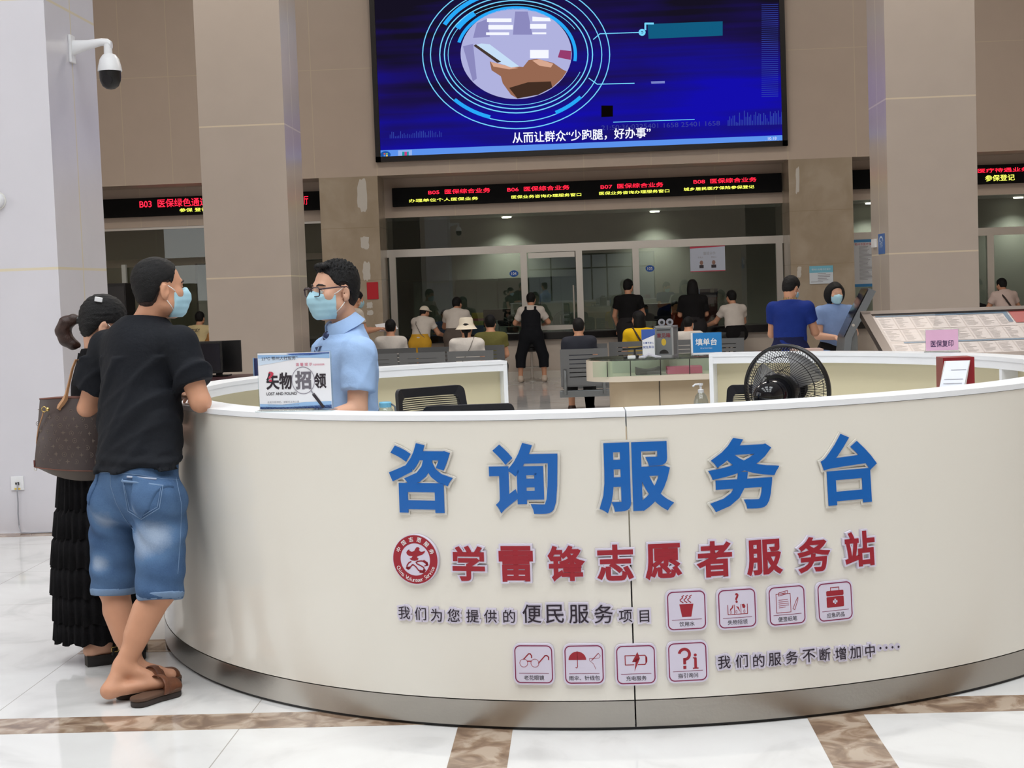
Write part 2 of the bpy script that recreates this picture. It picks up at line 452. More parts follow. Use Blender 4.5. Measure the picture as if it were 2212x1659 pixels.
# service windows: steel frames, panes; counters with granite tops
M_pane = glass('service_glass', (206, 212, 206), 1.5)
M_steelpost = mat('steel_post', (216, 212, 205), .32, .75)
POSTS = {0: (), 1: (-3.16, -.92, .02, .98, 3.40), 2: (4.6, 6.92, 9.5)}
for i, (a, b) in enumerate(OPEN):
    wdw = MB(); wdw.box(a, b, 26.05, 26.13, 2.13 if i else 2.76, 2.26 if i else 2.80)
    for x in POSTS[i]: wdw.box(x - .055, x + .055, 26.04, 26.14, .78 if not (i == 1 and abs(x) < .95 and 0) else 0, 2.14)
    wroot = S('window_%d' % (i + 1), wdw, M_steelpost)
    p = MB(); p.box(a, b, 26.085, 26.095, .78, 2.13); p.box(a, b, 26.085, 26.095, 2.26, 2.80); S('window_pane', p, M_pane, wroot)
    if i == 1:
        h = MB()
        for x in (-.06,): h.cyl((x - .03, 26.0, .98), (x - .03, 26.0, 1.55), .014); h.cyl((x - .03, 26.05, 1.05), (x - .03, 26.0, 1.05), .01); h.cyl((x - .03, 26.05, 1.5), (x - .03, 26.0, 1.5), .01)
        S('door_handle', h, M_steelpost, wroot)
        p = MB(); p.box(-.84, -.05, 26.06, 26.12, 2.03, 2.12); p.box(-.84, -.05, 26.06, 26.12, .8, .88); S('door_rail', p, M_steelpost, wroot)
    t = thing('service_counter', ['white service counter with black granite top, behind the seated pair at far left',
                                  'long white service counter with black granite top under the middle row of glass',
                                  'white service counter with black granite top, right of the marble pier with the blue notice'][i], 'counter', ((a + b) / 2, 26, 0))
    q = MB(); q.box(a, b, 25.87, 26.3, .12, .65); obj('front', q, mat('counter_front_tile', (206, 194, 182), .3), t)
    q = MB(); q.box(a, b, 25.83, 26.3, 0, .12); obj('skirting', q, mat('skirting_tile', (222, 216, 206), .2), t)
    q = MB(); q.box(a, b, 25.76, 26.75, .65, .775, bev=.015); obj('worktop', q, M_granite, t)
# the office behind the glass
m_ = MB(); m_.box(-11.9, -6.78, 26.9, 27.05, 0, 2.86); m_.box(-6.78, -4.3, 26.9, 27.05, 2.17, 2.86); S('wall_office_left', m_, M_tile)
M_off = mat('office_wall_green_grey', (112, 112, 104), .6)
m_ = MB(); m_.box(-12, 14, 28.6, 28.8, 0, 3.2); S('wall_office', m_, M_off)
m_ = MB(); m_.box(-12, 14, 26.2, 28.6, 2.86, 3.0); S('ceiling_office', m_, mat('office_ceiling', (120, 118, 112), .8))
M_lamp = emission('lamp_white', (255, 246, 232), 30)
def downlight(px, py, where, pw=22):
    p = atZ(px, py, 2.845)
    p = atY(px, py, 28.2)
    t = thing('downlight', 'round glowing ceiling downlight ' + where, 'ceiling light', (p[0], p[1], 2.86), 'downlights behind the glass')
    b = MB(); b.lathe([(.085, -.012), (.11, -.008), (.11, .0)], 20, Matrix.Translation((p[0], p[1], 2.86)), cap=False); obj('rim', b, mat('lamp_rim', (230, 228, 224), .4), t)
    b = MB(); b.lathe([(.085, -.03), (.085, -.004)], 20, Matrix.Translation((p[0], p[1], 2.86))); obj('lamp', b, M_lamp, t)
    l = bpy.data.lights.new('downlight_beam', 'SPOT'); l.energy = pw * 13; l.spot_size = radians(120); l.spot_blend = 1; l.shadow_soft_size = .05; l.color = (1, .98, .95)
    o = bpy.data.objects.new('downlight_beam', l); COL.objects.link(o); o.location = (p[0], p[1], 2.81)
for px, py, wh in ((1094, 464, 'above the woman in black dungarees'), (1414, 453, 'above the man in the black t-shirt behind the glass doors'),
                   (305, 489, 'above the head of the man at the desk'), (2200, 437, 'above the man with the shoulder strap'), (1880, 449, 'in the gap beside the right pillar')):
    downlight(px, py, wh)
# ------------------------------------------------------------------ the round reception counter
CX, CY, HT = .12, 7.33, 1.10
def periodic(data, order=4, lam=.02):
    th = np.radians([d[0] for d in data]); r = np.array([d[1] for d in data])
    def basis(t):
        t = np.atleast_1d(t); return np.concatenate([[np.ones_like(t)]] + [[np.cos(k * t), np.sin(k * t)] for k in range(1, order + 1)], 0).T
    A = basis(th); reg = np.diag([0] + [lam * k * k for k in range(1, order + 1) for _ in (0, 1)])
    c = np.linalg.solve(A.T @ A + reg, A.T @ (r)); return lambda t: float((basis(t) @ c)[0])
_back = [(170, 2.16), (160, 2.13), (131, 2.13), (107, 2.02), (90, 2.03), (74, 2.07), (47, 2.16), (40, 2.13), (28, 2.125), (19, 2.15), (5, 2.18), (-15, 2.19)]
r_top = periodic([(-135, 2.15), (-120, 2.09), (-110, 2.107), (-100, 2.166), (-89, 2.175), (-78, 2.10), (-68, 2.06), (-56, 2.06), (-42, 2.14)] + _back)
r_bot = periodic([(-162, 2.148), (-150, 2.111), (-136, 2.12), (-125, 2.143), (-115, 2.16), (-108, 2.165), (-101, 2.158), (-89, 2.149), (-80, 2.15), (-70, 2.149), (-60, 2.153), (-47, 2.19)] + _back)
LEDGE = .162
def r_at(t, z): k = z / HT; return r_bot(t) * (1 - k) + r_top(t) * k
def pt(t, z, d=0.0):
    r = r_at(t, z) + d; return (CX + r * cos(t), CY + r * sin(t), z)
SEAM = radians(-89.3); TL = radians(107.5 - 360); TR = radians(70.5)
M_cream = mat('cream_gloss_panel', (235, 231, 221), .16, spec=.5, coat=.2)
M_solid = mat('white_solid_surface', (244, 246, 249), .34, spec=.35)
M_cream2 = mat('cream_inner_panel', (224, 214, 180), .35)
rc = thing('reception_counter', 'round cream reception counter with white ledge, steel plinth and blue and red lettering', 'reception desk', (CX, CY, 0))
def arc(t0, t1, step=.02):
    n = max(2, int(abs(t1 - t0) / step)); return [t0 + (t1 - t0) * k / n for k in range(n + 1)]
def shell(t0, t1, z0, z1, d0, d1, rf=None, zs=None):
    """a curved slab between offsets d0 (outer) and d1 (inner) from the outline"""
    P = rf or pt; b = MB(); rings = []
    for t in arc(t0, t1): rings.append([P(t, z0, d0), P(t, z1, d0), P(t, z1, d1), P(t, z0, d1)])
    b.loft(rings); return b
pt0 = lambda t, z, d=0.0: (CX + (r_top(t) + d) * cos(t), CY + (r_top(t) + d) * sin(t), z)
def fshell(t0, t1, z0, z1, d0, d1): return shell(t0, t1, z0, z1, d0, d1, pt0)
g = .0012
for a, b, nm in ((TL, SEAM - g, 'left'), (SEAM + g, TR, 'right')):
    obj('front_panel', shell(a, b, .105, 1.078, 0, -.03), M_cream, rc, 30)
    obj('plinth', shell(a, b, .012, .102, .002, -.03), M_steel, rc, 30, label='brushed steel plinth')
    obj('ledge', fshell(a, b, 1.08, 1.10, .006, -LEDGE), M_solid, rc, 30, label='glossy white ledge')
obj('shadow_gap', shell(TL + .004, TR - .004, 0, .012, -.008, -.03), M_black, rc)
inn = MB()
inn2 = MB()
for a, b in ((TL, SEAM - g), (SEAM + g, TR)):
    q = fshell(a + .012, b - .002, .60, 1.045, -.055, -.07); inn.add(q.v, q.f)
obj('inner_panel', inn, M_cream2, rc, 30)
fr = MB()
for a, b in ((TL, SEAM - g), (SEAM + g, TR)):
    q = fshell(a, b, 1.04, 1.0795, -.03, -LEDGE + .004); fr.add(q.v, q.f)
    q = fshell(a, b, .56, .60, -.03, -LEDGE + .004); fr.add(q.v, q.f)
def radial(t, w, d0, d1, z0, z1):
    P = lambda d, s, z: (CX + (r_top(t) + d) * cos(t) - s * sin(t), CY + (r_top(t) + d) * sin(t) + s * cos(t), z)
    return [P(d, s, z) for z in (z0, z1) for s in (-w, w) for d in (d0, d1)]
BX = [(0, 2, 3, 1), (4, 5, 7, 6), (0, 1, 5, 4), (2, 6, 7, 3), (0, 4, 6, 2), (1, 3, 7, 5)]
def th_far(px, py):
    p = atZ(px, py, 1.07); return atan2(p[1] - CY, p[0] - CX)
DIV = [th_far(537, 850), th_far(1820, 800), th_far(2095, 815), radians(-30), radians(-60), radians(-120), radians(-150)]
for t in DIV: fr.add(radial(t, .014, -.055, -LEDGE + .006, .6, 1.06), BX)
for t in (TL + .006, TR - .006): fr.add(radial(t, .012, -.0, -LEDGE, .0, 1.079), BX)
obj('inner_frame', fr, M_solid, rc)
ds = MB()
for a, b in ((TL + .01, SEAM - g), (SEAM + g, TR - .01)):
    q = fshell(a, b, .715, .745, -LEDGE, -.72); ds.add(q.v, q.f)
    q = fshell(a, b, .0, .715, -.16, -.18); ds.add(q.v, q.f)
obj('desk_top', ds, M_solid, rc, 30)

# ---- the lettering on the counter
def hit(px, py):
    r = ray(px, py); R = 2.14; t = -pi / 2; z = .6
    for _ in range(12):
        a = r[0] ** 2 + r[1] ** 2; b = -2 * (r[0] * CX + r[1] * CY); c = CX * CX + CY * CY - R * R
        D = max(b * b - 4 * a * c, 0); k = (-b - sqrt(D)) / (2 * a); p = CPOS + r * k
        t = atan2(p[1] - CY, p[0] - CX); z = p[2]; R = r_at(t, min(max(z, 0), HT))
    return t, z
def surf(px, py):
    """drawing surface wrapped on the panel, origin at the photo pixel: x along the curve, y up, z outward"""
    t0, z0 = hit(px, py); e = 1e-3
    o = Vector(pt(t0, z0)); du = (Vector(pt(t0 + e, z0)) - Vector(pt(t0 - e, z0))).normalized()
    dv = (Vector(pt(t0, z0 + e)) - Vector(pt(t0, z0 - e))).normalized(); dn = du.cross(dv).normalized()
    M = frame_matrix(o + dn * .0006, du, dv, dn)
    return planefn(M)
M_blue = mat('blue_acrylic', (16, 100, 184), .12, spec=.6)
M_clear = glass('clear_acrylic_edge', (238, 236, 232), 1.4)
M_acry = mat('pale_acrylic', (226, 222, 212), .12, spec=.6)
M_red = mat('red_vinyl', (158, 30, 46), .3)
M_lilac = mat('white_foam_board', (218, 212, 230), .45)
M_pur = mat('magenta_line', (134, 28, 78), .4)
M_ink = mat('dark_ink', (34, 20, 38), .4)
for ch, x, y, h in (('咨', 911.5, 1032, 156), ('询', 1132, 1033, 156.5), ('服', 1373, 1030, 153.5), ('务', 1605, 1023, 160), ('台', 1831, 1012, 158)):
    fn = surf(x, y); hh = h * 5.25 / F * .985
    b = MB(); put_text(b, ch, fn, 0, 0, h=hh + .016, weight=.052, depth=.03); base = obj('letter_base', b, M_acry, rc, label='pale acrylic backing of a large blue character')
    b = MB(); put_text(b, ch, fn, 0, 0, h=hh, weight=.03, depth=.012, z=.0085); obj('blue_character', b, M_blue, base, label='large blue character ' + ch)
for ch, x, y in zip('学雷锋志愿者服务站', (1014.6, 1116, 1224, 1328.6, 1432, 1541, 1648.6, 1754.5, 1853), (1215.5, 1216.6, 1216, 1214, 1212, 1206.7, 1203, 1197, 1185)):
    fn = surf(x, y)
    b = MB(); put_text(b, ch, fn, 0, 0, h=.137, weight=.068, depth=.09); base = obj('letter_base', b, M_lilac, rc, label='white foam backing of a red character')
    b = MB(); put_text(b, ch, fn, 0, 0, h=.124, weight=.03, z=.0128); obj('red_character', b, M_red, base, label='red character ' + ch)
def small_line(chars, name, h):
    bb = MB(); ff = MB()
    for ch, x, y, k in chars:
        fn = surf(x, y); s = h * k
        if ch == '·':
            for w_, m_, z_ in ((.013, bb, .001), (.0045, ff, .0075)):
                m_.add([fn(w_ * cos(a), w_ * sin(a), z_) for a in np.linspace(0, 2 * pi, 12, endpoint=False)], [tuple(range(12))])
            continue
        put_text(bb, ch, fn, 0, 0, h=s + .014, weight=.12, depth=.12); put_text(ff, ch, fn, 0, 0, h=s, weight=.006, z=.0012 + .12 * (s + .014))
    base = obj('lettering', bb, M_lilac, rc, label='white foam backing of the ' + name)
    obj('dark_print', ff, M_ink, base, label='dark violet ' + name)
small_line([(c, x, y, k) for c, x, y, k in zip('我们为您提供的便民服务项目', (875.6, 910.3, 944.4, 981.5, 1022.5, 1060.7, 1101, 1149.9, 1199, 1251, 1303.8, 1351, 1391.5),
           (1322.5, 1324.8, 1327.7, 1328.2, 1329.7, 1330.3, 1330.3, 1324.5, 1325, 1325, 1325, 1330, 1330), (1,) * 7 + (1.42,) * 4 + (.95, .9))], 'small line offering services', .0455)
small_line([(c, x, y, 1) for c, x, y in zip('我们的服务不断增加中', (1563, 1600.7, 1637.4, 1672, 1708.5, 1745, 1779.8, 1813.5, 1845, 1876.6),
           (1429.2, 1427.1, 1426, 1423, 1419, 1415.8, 1413, 1410.9, 1408, 1404.8))] + [('·', x, y, 1) for x, y in ((1899, 1399.5), (1912, 1398.5), (1925, 1397.5), (1938, 1396.5))], 'line at lower right ending in dots', .0445)
# round emblem
fn = surf(901, 1207)
disc = lambda r, n=64, sx=1: [(r * sx * cos(2 * pi * k / n), r * sin(2 * pi * k / n)) for k in range(n)]
b = MB(); n = 64; D = disc(.0885)
b.add([fn(x, y, 0) for x, y in D] + [fn(x, y, .014) for x, y in D], [tuple(range(n, 2 * n))] + [(i, (i + 1) % n, n + (i + 1) % n, n + i) for i in range(n)])
emb = obj('emblem', b, M_lilac, rc, label='round white emblem plate with red ring')
b = MB(); flat(b, d_ring(0, 0, .0715, .0715, .0290), fn, .0146)
E_ = lambda pts: [((x - 640) / 1120 * .172 * .98, -(y - 850) / 1205 * .172) for x, y in pts]
bird = [(430, 650), (490, 600), (500, 640), (560, 662), (620, 640), (650, 590), (680, 548), (730, 542), (770, 578), (748, 590), (752, 630), (800, 655), (850, 645), (905, 625), (880, 680), (820, 730), (740, 755), (700, 770), (690, 800), (730, 832), (690, 870), (620, 885), (540, 872), (490, 830), (540, 820), (575, 770), (480, 765), (430, 730), (415, 690)]
flat(b, [E_(bird)], fn, .0146)
for pts, w in (([(530, 905), (470, 940), (425, 1000), (415, 1060), (450, 1075), (500, 1050), (560, 985), (590, 985), (650, 1030), (710, 1110), (780, 1155), (840, 1150), (870, 1100), (850, 1040), (780, 1000), (680, 955), (660, 920), (700, 895), (790, 880), (860, 885), (930, 930), (950, 980), (880, 1000)], .0045),
               ([(415, 1060), (450, 1080), (480, 1060)], .009), ([(760, 1140), (840, 1150), (868, 1100)], .010), ([(860, 885), (930, 930), (945, 975)], .009)):
    flat(b, d_stroke(E_(pts), w), fn, .0147)
obj('emblem_print', b, M_red, emb, label='red ring and brush symbol')
b = MB()
def ringtext(mb, s, a0, a1, r, h, flip=False):
    for k, ch in enumerate(s):
        if ch == ' ': continue
        a = radians(a0 + (a1 - a0) * k / (len(s) - 1)); c, s_ = (cos(a - pi / 2), sin(a - pi / 2)) if not flip else (cos(a + pi / 2), sin(a + pi / 2))
        cx, cy = r * cos(a), r * sin(a)
        f2 = lambda x, y, z=0.0, c=c, s_=s_, cx=cx, cy=cy: fn(cx + x * c - y * s_, cy + x * s_ + y * c, z)
        if flip:
            v, f = glyph(ch); w = v[:, 0].max() + v[:, 0].min()
            mb.add([f2((p[0] - w / 2) * h, (p[1] - .35) * h, .0152) for p in v], f)
        else: put_text(mb, ch, f2, 0, 0, em=h, weight=.012, z=.0152)
ringtext(b, '中国志愿服务', 152, 25, .0715, .0185)
ringtext(b, 'China Volunteer Service', 205, 338, .0722, .0205, True)
obj('emblem_text', b, mat('white_print', (240, 238, 240), .5), emb, label='white characters and words around the ring')

# eight service icons
def icon(px, py, cap, draws, what):
    fn0 = surf(px, py); s = .0715
    rr = d_rrect(-s, -s, s, s, .2 * s * 1.6); n = len(rr); b = MB()
    b.add([fn0(x, y, 0) for x, y in rr] + [fn0(x, y, .012) for x, y in rr], [tuple(range(n, 2 * n))] + [(i, (i + 1) % n, n + (i + 1) % n, n + i) for i in range(n)])
    root = obj('service_icon', b, M_lilac, rc, label='square icon plate of ' + what)
    k = .066; fn = lambda x, y, z=0.0: fn0(x * k, y * k, z + .0126)
    b = MB(); o = d_rrect(-1, -1, 1, 1, .3); i_ = d_rrect(-.945, -.945, .945, .945, .255)
    flat(b, [[o[j], o[(j + 1) % n], i_[(j + 1) % n], i_[j]] for j in range(n)], fn); flat(b, d_stroke([(-.78, -.48), (.78, -.48)], .025), fn)
    obj('icon_border', b, M_pur, root)
    b = MB(); flat(b, draws, fn, 0); obj('icon_drawing', b, M_red, root, label='red drawing of ' + what)
    b = MB(); put_text(b, cap, fn, 0, -.71, em=.27, weight=.008); obj('icon_caption', b, mat('grey_ink', (60, 56, 66), .5), root)
    return root, fn
K = lambda pts, cx, cy, sc: [((x - cx) / sc, -(y - cy) / sc) for x, y in pts]
# drinking water
d = [[(-.37, .33), (.37, .33), (.24, -.34), (-.24, -.34)]]
for x in (-.2, 0, .2): d += d_stroke([(x + .08, .78), (x - .02, .72), (x + .02, .66), (x - .12, .56), (x - .10, .5), (x + .04, .4)], .045)
icon(1481.5, 1317, '饮用水', d, 'a steaming cup')
# lost property
d = d_stroke([(-.5, .2), (-.5, -.3), (.55, -.3), (.55, .2)], .035) + d_stroke([(-.15, .2), (-.15, -.3)], .03) + d_stroke([(.2, .2), (.2, -.3)], .03)
d += [[(-.25, .18), (-.2, .2), (-.22, .05), (-.32, -.05), (-.4, -.1), (-.38, 0), (-.3, .05)], [(-.05, .12), (.02, .1), (.08, .08), (.16, -.2)], [(.25, .2), (.38, .22), (.45, .1), (.4, -.02), (.3, .02)]]
for x in (-.35, -.05, .38): d += d_ring(x, -.17, .04, .08, .02, n=16)
rt, fni = icon(1590, 1313, '失物招领', d, 'lost property lockers')
b = MB(); put_text(b, '?', fni, 0, .55, h=.52, weight=.03, z=.0004); obj('icon_mark', b, M_red, rt)
# notes and pen
d = d_stroke([(-.6, .62), (-.6, -.36), (.2, -.36), (.2, .62)], .03, True)
for i, x in enumerate((.05, .08, .1, .1, -.1)): d += d_stroke([(-.46, .3 - .1 * i), (x, .32 - .1 * i)], .025)
d += d_stroke([(-.45, .52), (.05, .62), (.05, .78), (-.45, .68)], .03, True) + d_stroke([(.32, -.2), (.55, .28), (.63, .38), (.62, .24), (.42, -.26)], .03, True) + d_stroke([(-.35, .62), (-.05, .68)], .02)
icon(1697, 1306.5, '便签纸笔', d, 'a clipboard and pencil')
# first-aid
d = [d_rrect(-.5, .3, .52, .58, .06), d_rrect(-.5, -.3, .52, .26, .06)] + d_stroke([(-.24, .58), (-.24, .74), (.26, .74), (.26, .58)], .04)
rt, fni = icon(1800, 1298, '应急药品', d, 'a first-aid case')
b = MB(); flat(b, d_rect(-.13, -.06, .13, .06) + d_rect(-.045, -.14, .045, .14), fni, .0006); obj('icon_mark', b, M_lilac, rt)
# reading glasses
d = d_ring(-.52, .06, .21, .21, .025, n=32) + d_ring(.07, .06, .21, .21, .025, n=32) + d_stroke([(-.32, .16), (-.14, .16)], .06)
d += d_stroke([(-.52, .26), (-.25, .55), (-.16, .55), (-.1, .45), (-.1, .34)], .06) + d_stroke([(.26, .06), (.62, .46), (.72, .46), (.8, .38), (.8, .24)], .06)
icon(1154, 1433, '老花眼镜', d, 'reading glasses')
# umbrella and needle
d = [d_arc(-.34, .24, .46, .44, 0, 180, 20)[::1] + [(-.8, .24), (-.72, .3), (-.64, .24), (-.56, .3), (-.46, .24), (-.34, .31), (-.22, .24), (-.12, .3), (0, .24), (.06, .3)]]
d = [d_arc(-.34, .24, .46, .44, 0, 180, 20)] + d_stroke([(-.34, .7), (-.34, -.1), (-.37, -.18), (-.44, -.16)], .035)
d += d_stroke([(.4, .2), (.76, .58)], .035) + d_stroke([(.76, .58), (.86, .44), (.78, .32), (.28, .3), (.3, .2), (.5, .02), (.6, -.25)], .018)
icon(1262, 1433.5, '雨伞、针线包', d, 'an umbrella and sewing thread')
# charging
d = d_stroke([(-.04, .48), (-.55, .48), (-.55, .0), (-.1, .0)], .045) + d_stroke([(.14, .48), (.48, .48), (.56, .38), (.56, .12), (.48, .0), (.12, .0)], .045)
d += [[(.1, .66), (-.2, .14), (.0, .14)], [(-.02, .16), (.22, .32), (.1, .66)], [(-.2, .14), (.0, .14), (.22, .32), (.04, .32)], [(.0, .2), (.22, .32), (-.08, -.36)], [(.5, .42), (.6, .36), (.6, .14), (.5, .06)]]
icon(1373, 1434, '充电服务', d, 'a charging battery')
# guidance
rt, fni = icon(1484, 1428, '指引询问', d_rect(-.24, -.36, -.08, -.2) + d_ring(-.16, .4, .27, .27, .15, -90, 170) + d_rect(-.235, -.12, -.085, .2) + d_rect(.34, -.33, .48, .2) + d_rect(.26, -.38, .56, -.32) + d_rect(.28, .16, .46, .22) + [disc(.075)] [0:0] + [[(.41 + .08 * cos(a), .34 + .08 * sin(a)) for a in np.linspace(0, 2 * pi, 16, endpoint=False)]], 'a question mark and letter i')
# ------------------------------------------------------------------ video wall
M_scr = {}
def em(rgb, k=1.0): return emission('screen_%d_%d_%d' % rgb, rgb, k)
def on_plane(Yp):
    """photo pixel -> point on a wall plane"""
    return lambda x, y, z=0.0: (lambda p: (p[0], Yp - z, p[2]))(atY(x, y, Yp))
YS = 25.10
x0, x1, zb, zt = -3.25, 3.455, 3.675, 7.2
vw = thing('video_wall', 'huge lit blue video screen with a thick dark frame high on the rear wall', 'screen', (0, YS, zb))
b = MB(); b.box(x0, x1, YS + .02, 25.2, zb, zt); obj('housing', b, M_black, vw)
b = MB(); w = .085
b.box(x0, x1, YS - .03, YS + .03, zb, zb + w); b.box(x0, x1, YS - .03, YS + .03, zt - w, zt); b.box(x0, x0 + w, YS - .03, YS + .03, zb, zt); b.box(x1 - w, x1, YS - .03, YS + .03, zb, zt)
obj('frame', b, mat('screen_frame_gunmetal', (52, 50, 50), .3, .7), vw)
def blue_screen():
    m = bpy.data.materials.new('blue_screen_picture'); m.use_nodes = True; nt = m.node_tree; nt.nodes.clear(); N = nt.nodes.new; L = nt.links.new
    out = N('ShaderNodeOutputMaterial'); e = N('ShaderNodeEmission'); g = N('ShaderNodeNewGeometry')
    mp = N('ShaderNodeMapping'); mp.inputs['Scale'].default_value = (.25, .25, .9); L(g.outputs['Position'], mp.inputs[0])
    n = N('ShaderNodeTexNoise'); n.inputs['Scale'].default_value = 1.1; n.inputs['Detail'].default_value = 3; L(mp.outputs[0], n.inputs['Vector'])
    mp2 = N('ShaderNodeMapping'); mp2.inputs['Scale'].default_value = (.05, .05, 7); L(g.outputs['Position'], mp2.inputs[0])
    n2 = N('ShaderNodeTexNoise'); n2.inputs['Scale'].default_value = 1; n2.inputs['Detail'].default_value = 6; L(mp2.outputs[0], n2.inputs['Vector'])
    sp = N('ShaderNodeSeparateXYZ'); L(g.outputs['Position'], sp.inputs[0])
    z = N('ShaderNodeMapRange'); z.inputs[1].default_value = 4.6; z.inputs[2].default_value = 6.6; z.inputs[3].default_value = .0; z.inputs[4].default_value = .42; L(sp.outputs['Z'], z.inputs[0])
    ax = N('ShaderNodeMath'); ax.operation = 'SUBTRACT'; ax.inputs[1].default_value = .6; L(sp.outputs['X'], ax.inputs[0])
    ab = N('ShaderNodeMath'); ab.operation = 'ABSOLUTE'; L(ax.outputs[0], ab.inputs[0])
    sx = N('ShaderNodeMapRange'); sx.inputs[1].default_value = .6; sx.inputs[2].default_value = 3.4; sx.inputs[3].default_value = .15; sx.inputs[4].default_value = .72; L(ab.outputs[0], sx.inputs[0])
    m1 = N('ShaderNodeMath'); m1.operation = 'MULTIPLY_ADD'; L(z.outputs[0], m1.inputs[0]); m1.inputs[1].default_value = 1.5; L(n.outputs['Fac'], m1.inputs[2])
    m2 = N('ShaderNodeMath'); m2.operation = 'MULTIPLY_ADD'; L(sx.outputs[0], m2.inputs[0]); L(z.outputs[0], m2.inputs[1]); L(n.outputs['Fac'], m2.inputs[2])
    m3 = N('ShaderNodeMath'); m3.operation = 'MULTIPLY_ADD'; L(n2.outputs['Fac'], m3.inputs[0]); m3.inputs[1].default_value = .35; L(m2.outputs[0], m3.inputs[2])
    m4 = N('ShaderNodeMath'); m4.operation = 'MULTIPLY_ADD'; L(z.outputs[0], m4.inputs[0]); m4.inputs[1].default_value = .55; L(m3.outputs[0], m4.inputs[2])
    r = N('ShaderNodeValToRGB'); q = r.color_ramp.elements
    q[0].position = .55; q[0].color = s2l((20, 14, 170)) + (1,); q[1].position = 1.12 if 0 else 1.0; q[1].color = s2l((22, 18, 34)) + (1,)
    k = q.new(.72); k.color = s2l((24, 18, 128)) + (1,); k = q.new(.86); k.color = s2l((28, 18, 82)) + (1,)
    L(m4.outputs[0], r.inputs[0]); L(r.outputs[0], e.inputs[0]); e.inputs[1].default_value = 1.0; L(e.outputs[0], out.inputs[0]); return m
b = MB(); b.quad((x0 + w, YS, zb + w), (x1 - w, YS, zb + w), (x1 - w, YS, zt - w), (x0 + w, YS, zt - w)); obj('picture', b, blue_screen(), vw)
fs = on_plane(YS)
gr = lambda name, polys, m, z=.004, lab=None: obj(name, flat(MB(), polys, lambda x, y, z_=0: fs(x, y, z_), z), m, vw, label=lab)
cyan = em((40, 170, 250)); lcy = em((120, 215, 255), 1.0)
P = []
cx, cy = 1115, 118
for rx, ry, w_, a0, a1 in ((202, 160, 2.2, 0, 360), (185, 145, 2.0, 0, 360), (165, 126, 2.4, 0, 360), (155, 117, 2.4, 0, 360), (147, 109, 1.4, 20, 330)): P += d_ring(cx, cy, rx, ry, w_, a0, a1)
gr('ring_lines', P, lcy)
P = d_ring(cx, cy, 128, 101, 7, -165, 8) + d_ring(cx, cy, 146, 113, 11, -150, -128) + d_ring(cx, cy, 175, 138, 9, -152, -112) + d_ring(cx, cy, 182, 142, 8, 108, 137) + d_ring(cx, cy, 182, 142, 8, 40, 62)
gr('ring_arcs', P, cyan, .005)
P = d_stroke([(1282, 85), (1296, 73), (1388, 70)], 2) + d_stroke([(1272, 169), (1290, 182), (1370, 180)], 2) + d_stroke([(1394, 64), (1394, 51), (1411, 51)], 4) + d_ring(1387, 70, 5, 5, 5)
P += d_stroke([(1325, 264), (1500, 258)], 1.4)
gr('leader_lines', P, lcy, .005)
gr('teal_panel', [[(1399, 52), (1561, 46), (1561, 77), (1401, 84)]], em((18, 92, 128)))
gr('grey_chip', [[(1406, 176), (1436, 175), (1436, 180), (1407, 181)]], em((120, 130, 200)))
gr('dead_block', [[(1299, 228), (1324, 228), (1324, 252), (1299, 253)]], em((18, 12, 10), .5), lab='black dead square on the screen')
rr = random.Random(3); P = []
for k in range(34):
    x = 1572 + 3.5 * k; h = 6 + rr.random() * 26; y = 272 - .1 * k; P += [[(x, y), (x + 1.6, y), (x + 1.6, y - h), (x, y - h)]]
for k in range(30):
    x = 842 + 3.8 * k; h = 3 + rr.random() * 12; y = 299 - .1 * k; P += [[(x, y), (x + 1.3, y), (x + 1.3, y - h), (x, y - h)]]
for k in range(46): P += [[(1645, 10 + 4.4 * k), (1681, 9 + 4.4 * k), (1681, 10 + 4.4 * k), (1645, 11 + 4.4 * k)]]
gr('bar_charts', P, em((52, 72, 168)))
# taskbar
gr('taskbar', [[(820.5, 325), (1694, 292), (1694, 309), (821, 343)]], em((92, 146, 236)), .004)
P = [[(838, 336 - .6), (866, 334.5), (866, 340), (838, 341)]]
gr('taskbar_button', [[(860, 325), (890, 324), (890, 340), (860, 341)]], em((150, 180, 236)), .006)
gr('start_button', [disc(11) and [(833 + 11 * cos(a), 334 + 7.5 * sin(a)) for a in np.linspace(0, 2 * pi, 20, endpoint=False)]], em((30, 84, 160)), .006)
for (dx, dy), c in zip(((-4, -3), (1, -3), (-4, 1), (1, 1)), ((220, 90, 60), (140, 200, 80), (80, 150, 240), (250, 210, 90))):
    gr('start_mark', [[(833 + dx, 334 + dy), (836.5 + dx, 333.6 + dy), (836.5 + dx, 336.6 + dy), (833 + dx, 337 + dy)]], em(c), .008)
gr('taskbar_mark', [[(869, 328), (874, 328), (874, 337), (869, 337)], [(879, 328), (883, 327.5), (883, 336), (879, 336.5)]], em((30, 150, 160)), .008)
gr('taskbar_mark', [[(874, 328), (879, 328), (879, 337), (874, 337)]], em((200, 60, 130)), .008)
def scr_text(s, px, py, hpx, m, wt=.0, wpx=None, name='caption'):
    o = atY(px, py, YS - .008); k = YS / F
    f = planefn(frame_matrix(o, (1, 0, .0), (0, 0, 1)))
    b = MB(); put_text(b, s, f, 0, 0, h=hpx * k, w=wpx * k if wpx else None, weight=wt); return obj(name, b, m, vw)
scr_text('从而让群众“少跑腿，好办事”', 1256, 292, 24, em((238, 240, 255), 1.1), .015, 296)
scr_text('10:18', 1668, 299, 6, em((230, 236, 255)), 0, 18, 'clock'); scr_text('2021/9/2', 1668, 307, 6, em((230, 236, 255)), 0, 30, 'clock')
scr_text('21:50:36:0325401 1658 25401 1658', 1427, 271, 10, em((60, 66, 150)), 0, 252, 'digits')
